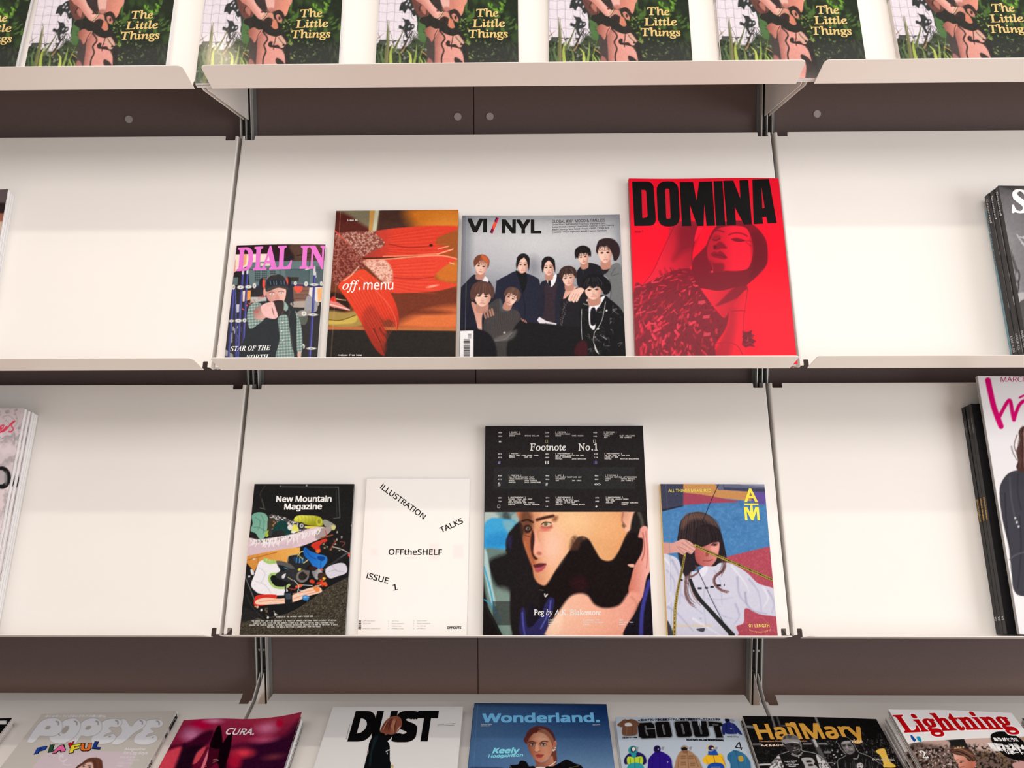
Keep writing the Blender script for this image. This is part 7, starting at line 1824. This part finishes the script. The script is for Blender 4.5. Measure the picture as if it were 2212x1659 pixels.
def art_street():
    a = Art(S['light'], (1890, 1520), 6.87, pitch=1.25, base=(240, 238, 239))
    L = a.line; P = a.poly; E = a.ell; R = random.Random(21)
    ph = [(480, 600), (720, 560), (1050, 548), (1700, 515), (2500, 470), (3600, 2100), (1100, 2100)]
    a.clipmask = a.polymask(np.array(ph, float), a.px, (slice(0, a.ny), slice(0, a.nx)))
    P(ph, (206, 176, 166), sm=False); P([(1040, 545), (1320, 535), (1400, 700), (1160, 720)], (32, 32, 32), sm=False); P([(730, 560), (1060, 548), (1100, 640), (900, 620)], (196, 166, 156), soft=20); P([(1700, 520), (2500, 480), (2500, 560), (1740, 600)], (170, 140, 120), sm=False, soft=20)
    P([(2180, 830), (2400, 850), (2400, 960), (2160, 930)], (200, 150, 146), soft=14)
    P([(520, 640), (760, 600), (1000, 640), (1150, 660), (1400, 680), (1640, 720), (1900, 760), (2100, 860), (2900, 2100), (1100, 2100)], (112, 92, 84), soft=60)
    a.fill((32, 26, 24), tex=lambda X, Y: speck(26, .5, 3, 3, 9)(X, Y) * np.clip((Y - 590) / 70, 0, 1) * .95); a.fill((226, 206, 198), tex=lambda X, Y: speck(22, .62, 14, 2, 9)(X, Y) * np.clip((Y - 620) / 80, 0, 1) * (X < 1500) * .8); a.fill((120, 96, 60), tex=lambda X, Y: speck(60, .62, 15, 2, 6)(X, Y) * (X > 1400) * (Y > 620) * .6)
    for k in range(60):
        x, y = R.uniform(560, 2000), R.uniform(620, 950); L([(x, y), (x + R.uniform(-20, 20), y + R.uniform(-40, 10))], 6, (30, 24, 22), alpha=.7, sm=False)
    P([(2060, 880), (2400, 880), (2400, 1000), (2100, 980)], (196, 150, 146), soft=10)
    P([(1100, 700), (1150, 672), (1230, 660), (1330, 664), (1420, 700), (1480, 780), (1496, 850), (1440, 880), (1380, 862), (1330, 790), (1230, 766), (1150, 742)], (78, 50, 40), soft=7)
    P([(1200, 1180), (1300, 1080), (1520, 1040), (1760, 1150), (1900, 1500), (2200, 2100), (1400, 2100), (1300, 1600)], (60, 66, 84), soft=8); P([(1280, 1060), (1500, 1000), (1540, 1100), (1400, 1180)], (186, 116, 94), soft=8); P([(1170, 768), (1240, 770), (1330, 792), (1390, 860), (1460, 870), (1470, 960), (1440, 1100), (1260, 1100), (1245, 930), (1190, 840)], lin(1180, 800, (236, 176, 156), 1450, 940, (180, 104, 82)), soft=8)
    strands(a, [(1110, 705), (1250, 690), (1400, 760), (1480, 830)], 22, 46, 6, [(126, 88, 70), (52, 32, 28), (160, 120, 96)], 2)
    for x, y in ((1190, 668), (1230, 656), (1270, 660), (1310, 654)): E(x, y, 14, 10, (226, 190, 130))
    L([(1200, 842), (1240, 838)], 8, (60, 36, 32)); L([(1260, 856), (1320, 862)], 9, (60, 36, 32)); E(1275, 876, 18, 8, (50, 34, 32)); L([(1225, 870), (1215, 905)], 7, (190, 120, 100)); E(1470, 902, 24, 44, (206, 112, 92)); L([(1262, 948), (1320, 940)], 12, (150, 70, 62))
    a.clipmask = None
    a.over([(1712, 500), (1740, 450), (1830, 420), (1960, 424), (2080, 470), (2200, 560), (2300, 700), (2340, 820), (2260, 850), (2120, 845), (1960, 800), (1830, 700), (1750, 600)], (16, 14, 15), seg=8)
    rd = (190, 10, 18)
    a.text('Lightning', (428, 428), (2110, 372), 248, (250, 248, 250), 'serif', 0.036); a.text('Lightning', (436, 426), (2102, 372), 242, rd, 'serif', 0.014)
    a.over([(524, 470), (548, 468), (612, 542), (584, 572), (540, 520)], (24, 74, 164), sm=False); a.over([(618, 500), (634, 488), (664, 496), (690, 540), (686, 566), (664, 564), (632, 536)], (24, 152, 190))
    w = (246, 244, 244)
    a.text('HERITAGE', (565, 598), (730, 598), 12, (90, 88, 90), 'sans'); a.text('2', (716, 812), (806, 812), 104, w, 'serif', 0.0)
    a.text('\u3042\u308a\u304c\u3068\u3046!!', (1776, 560), (2134, 560), 42, w, 'cjk', 0.02); a.text('\u7a32\u59bb\u30d5\u30a7\u30b9\u30c6\u30a3\u30d0\u30eb', (1730, 690), (2420, 690), 78, w, 'cjk', 0.04); a.text('\u30ea\u30dd\u30fc\u30c8', (1958, 752), (2220, 752), 44, w, 'cjk', 0.02)
    return a


magazine(S['light'], art_street(), 0.0076, 6, 'white magazine with a red slab-serif title, topmost of its thick pile', finish='satin', edge=(240, 238, 238), pages='pages_grey', group='pile of red-titled magazines',
         bend=lambda u, v: 0.0020 * np.sin(np.pi * np.clip(u, 0, 1)) ** 2 * v, under_labels=['red-titled magazine, second from the top of its pile', 'red-titled magazine, third from the top of its pile', 'red-titled magazine, fourth from the top of its pile', 'red-titled magazine, fifth from the top of its pile', 'red-titled magazine at the bottom of its pile'], jitter=0.003)


def art_black_corner():
    a = Art(S['left4'], (0, 1520), 5.53, pitch=2.0, base=(17, 16, 16))
    a.rect(-300, 203, 78, 246, (232, 230, 230), soft=6); a.rect(-900, 300, -20, 360, (150, 148, 148), soft=6)
    return a


magazine(S['left4'], art_black_corner(), 0.0095, 2, 'black magazine with a white bar, cut by the left edge of the bottom row', finish='satin', pages='pages_grey', under_labels=['lower copy under the black magazine with the white bar'])


def art_edge():
    a = Art(S['right4'], (1890, 1520), 6.87, pitch=2.5, base=(60, 58, 66))
    a.fill((150, 140, 130), tex=lambda X, Y: speck(90, .5, 3, 2, 5)(X, Y))
    return a


magazine(S['right4'], art_edge(), 0.0098, 4, 'magazine at the right edge of the bottom row, only its corner in view', finish='satin', pages='pages_grey', jitter=0.003,
         under_labels=['corner copy at the right edge of the bottom row, second from the top', 'corner copy at the right edge of the bottom row, third from the top', 'corner copy at the right edge of the bottom row, lowest'])

# ================================================================== stacks cut by the sides of the picture


def art_horn():
    a = Art(S['sens'], (2080, 380), 4.144, pitch=2.0, base=(128, 126, 129))
    L = a.line; P = a.poly; E = a.ell
    a.fill(lin(400, 100, (92, 90, 92), 500, 1500, (150, 148, 152), (0.3, (140, 138, 141))))
    P([(330, 85), (700, 85), (900, 300), (560, 160), (440, 130)], (66, 64, 66), soft=20); P([(500, 180), (1500, 140), (1500, 1700), (700, 1700)], (108, 106, 110), soft=160, alpha=.6)
    R = random.Random(8)
    for k in range(6): L([(420 + k * 4, 650 + k * 20), (470, 780 + k * 14), (500, 900 + k * 12), (490, 1050)], 6, (54, 52, 54), alpha=.5)
    E(490, 900, 22, 60, (60, 58, 60)); E(486, 900, 12, 44, (150, 148, 150)); P([(480, 1060), (560, 1050), (560, 1160), (500, 1150)], (176, 174, 176)); P([(500, 1140), (620, 1120), (640, 1360), (540, 1340)], (86, 84, 86))
    for pts in ([(485, 525), (520, 580), (580, 640)], [(510, 545), (560, 560), (620, 555)], [(525, 600), (580, 650)], [(540, 540), (600, 640), (640, 700)]): L(pts, 8, (206, 204, 206))
    P([(700, 500), (900, 450), (1000, 700), (900, 1200), (700, 1400)], (60, 58, 62), soft=60)
    a.grain(6, 2, 3)
    a.text('Sensored', (438, 326), (1560, 318), 196, (246, 245, 246), 'serifbi', 0.01)
    a.text('ISSUE.03', (560, 1560), (760, 1560), 40, (240, 240, 240), 'serifbi', 0.0)
    return a


st = [('Sensored', 0.975, 0.82, (236, 234, 234), 'serifbi', 0.0, 0.42), ('ISSUE.03', 0.14, 0.045, (236, 234, 234), 'serifbi', 0.0, 0.42)]
sens = dict(S['sens'])
magazine(sens, art_horn(), 0.0113, 3, 'grey photo magazine with a black spine, front of the row beside the right edge', finish='satin', spine=(20, 18, 19), back=(30, 28, 28), spine_text=st, jitter=0.004, pages='pages',
         under_labels=['black-spined magazine, middle one of three leaning together at the right', 'black-spined magazine, rear one of three, next to the blue spine'], edge=(60, 58, 60))
blue = dict(S['sens']); blue.update(u=0.7872, v=0.0045, w=0.21, h=0.265, rot=-0.018, off=0.0090)
ab = Art(blue, (0, 0), 1.0, pitch=6, base=(120, 164, 178))
magazine(blue, ab, 0.0088, 1, 'slim magazine with a light blue spine, rearmost against the second shelf panel', finish='matt', spine=(122, 166, 180), back=(120, 164, 178), edge=(120, 160, 174),
         spine_text=[('BOYS! BOYS! BOYS!', 0.955, 0.62, (120, 96, 104), 'sans', 0.02, 0.42)])


def art_script():
    a = Art(S['him'], (2080, 800), 2.864, pitch=2.0, base=(238, 236, 239))
    L = a.line; P = a.poly; E = a.ell
    mg = (216, 6, 112)
    P([(226, 760), (240, 690), (290, 632), (380, 610), (470, 600), (560, 640), (700, 900), (700, 1400), (400, 1400), (320, 1368), (300, 1250), (285, 1100), (262, 1000), (240, 900)], (62, 62, 70), soft=5)
    for pts, c in (([(290, 660), (300, 800), (330, 950)], (86, 86, 98)), ([(260, 760), (270, 950), (290, 1100)], (40, 40, 46)), ([(350, 900), (360, 1100), (340, 1350)], (44, 44, 50)), ([(290, 1170), (330, 1140), (400, 1120)], (96, 96, 104)), ([(340, 640), (340, 760), (360, 860)], (46, 46, 52))): L(pts, 8, c, soft=8, alpha=.8)
    for x, y in ((324, 914), (334, 940), (345, 966)): E(x, y, 6, 7, (214, 212, 214))
    P([(378, 345), (345, 380), (352, 440), (330, 500), (340, 560), (330, 600), (360, 630), (420, 610), (500, 560), (520, 380), (450, 340)], (76, 50, 46), soft=7)
    L([(352, 440), (330, 500), (318, 460), (335, 400)], 5, (96, 66, 60)); L([(300, 470), (310, 510), (335, 555)], 4, (80, 56, 52)); E(368, 365, 12, 14, (60, 40, 40)); strands(a, [(390, 350), (360, 450), (360, 600)], 16, 26, 3.5, [(120, 84, 76), (48, 32, 30)], 4); P([(380, 360), (460, 360), (470, 540), (400, 560)], (222, 170, 150), soft=8)
    E(432, 450, 40, 62, (226, 176, 156)); L([(408, 440), (424, 436)], 4, (60, 40, 38)); L([(442, 436), (458, 440)], 4, (60, 40, 38)); L([(420, 484), (432, 488), (446, 484)], 5, (176, 84, 84)); L([(433, 448), (430, 468)], 4, (196, 140, 122)); P([(404, 560), (460, 550), (450, 640), (420, 650)], (232, 230, 232))
    P([(540, 640), (640, 700), (700, 900), (690, 1160), (620, 1180), (600, 900)], (52, 52, 60), soft=5); P([(420, 1360), (640, 1360), (660, 1800), (440, 1800)], (60, 62, 70), soft=5)
    L([(155, 62), (165, 110), (190, 220), (218, 300), (236, 346)], 36, mg, w2=34); L([(220, 300), (250, 240), (276, 196), (290, 186), (298, 210), (306, 260), (316, 306)], 22, mg, w2=24); L([(316, 306), (330, 260), (350, 214), (378, 190), (400, 200), (410, 260), (420, 300)], 22, mg); L([(352, 168), (372, 158), (400, 150)], 12, mg)
    a.text('MARCH', (234, 72), (398, 70), 31, (190, 40, 110), 'sans', 0.0, upv=(0, -1)); a.text('2025', (412, 70), (520, 69), 31, (190, 40, 110), 'sans', 0.0, upv=(0, -1))
    return a


him = dict(S['him'])
magazine(him, art_script(), 0.0068, 1, 'tall white magazine with magenta brush lettering, leaning on the black-spined ones', finish='satin', spine=(214, 210, 208),
         spine_text=[('FASHION MAGAZINE MARCH 2025', 0.97, 0.82, (90, 88, 88), 'sans', 0.0, 0.4), ('SPRING SUMMER COLLECTIONS ISSUE', 0.55, 0.40, (90, 88, 88), 'sans', 0.0, 0.4)], edge=(236, 234, 234))
blk = dict(S['black3']); blk['off'] = 0.0290
abk = Art(blk, (0, 0), 1.0, pitch=6, base=(18, 17, 18))
magazine(blk, abk, 0.0096, 3, 'black magazine, front one of three identical black spines on the third shelf', finish='matt', spine=(17, 16, 19), back=(18, 17, 18), jitter=0.0008, edge=(30, 28, 30),
         spine_text=[('ITALY SEGRETA', 0.935, 0.865, (190, 188, 188), 'sans', 0.0, 0.34), ('ESTATE ITALIANA', 0.575, 0.475, (226, 180, 96), 'sans', 0.03, 0.34), ('V2', 0.072, 0.055, (226, 224, 224), 'sans', 0.02, 0.5)],
         under_labels=['black magazine, middle one of three identical black spines on the third shelf', 'black magazine, rear one of three identical black spines on the third shelf'])


def art_ring():
    a = Art(S['left3'], (0, 860), 3.19, pitch=1.6, base=(222, 208, 212))
    L = a.line; P = a.poly; E = a.ell
    a.fill((176, 166, 170), tex=lambda X, Y: speck(46, .54, 3, 3, 6)(X, Y) * .8); a.fill((236, 218, 224), tex=lambda X, Y: speck(60, .58, 9, 3, 6)(X, Y) * .8); a.fill((120, 112, 116), tex=lambda X, Y: speck(14, .72, 5, 2, 9)(X, Y) * (Y < 300) * .7)
    for pts in ([(20, 130), (60, 120), (100, 150)], [(60, 170), (100, 240), (96, 330)], [(10, 280), (50, 260), (90, 270)], [(100, 90), (120, 160), (90, 210)]): L(pts, 3, (120, 114, 118), alpha=.6)
    rr = (232, 62, 92)
    L([(-60, 250), (-20, 180), (0, 205), (-30, 235), (10, 232), (46, 196)], 10, rr); L([(46, 210), (70, 170), (60, 160), (36, 180), (40, 222), (50, 232), (66, 222)], 9, rr) if False else None
    L([(2, 222), (22, 200), (26, 186), (12, 190), (4, 216), (16, 230), (36, 222)], 8, rr); L([(36, 222), (60, 196), (84, 168), (104, 158), (84, 176), (80, 192), (92, 214), (76, 232), (60, 230)], 9, rr)
    E(14, 548, 62, 78, (30, 28, 30)); E(6, 546, 36, 50, (190, 178, 182)); E(40, 552, 10, 40, (150, 148, 150), soft=10)
    a.text('Faces', (-420, 232), (-40, 222), 90, rr, 'serifbi', 0.0)
    return a


magazine(S['left3'], art_ring(), 0.0074, 6, 'marbled pink magazine, front of the thick pile at the left edge', finish='satin', edge=(24, 22, 24), group='pile of marbled pink magazines',
         under_labels=['copy behind the marbled pink magazine, second of the pile', 'third copy of the marbled pink pile, counted from the front', 'fourth copy of the marbled pink pile, counted from the front', 'fifth copy of the marbled pink pile, counted from the front', 'rearmost copy of the marbled pink pile, against the panel'], jitter=0.0016)


def art_brown():
    a = Art(S['left2'], (0, 380), 3.95, pitch=1.8, base=(84, 72, 74))
    P = a.poly
    P([(-900, 100), (80, 100), (60, 240), (-900, 300)], (96, 84, 86), soft=10); P([(-900, 250), (60, 230), (30, 330), (-900, 420)], (46, 34, 36), soft=14); P([(-900, 330), (40, 320), (24, 400), (-900, 500)], (150, 96, 76), soft=14); P([(-900, 430), (20, 390), (0, 520), (-900, 700)], (206, 176, 160), soft=14)
    P([(-900, 640), (0, 560), (-200, 1600), (-1400, 1600)], (150, 60, 80), soft=20); a.ell(-420, 620, 160, 200, (196, 150, 130), soft=20)
    return a


magazine(S['left2'], art_brown(), 0.0072, 3, 'brown-covered magazine, front of the small pile at the left edge, second row', finish='satin', edge=(40, 30, 34),
         under_labels=['middle copy of the brown-covered pile at the left edge', 'rear copy of the brown-covered pile at the left edge'], jitter=0.0015)
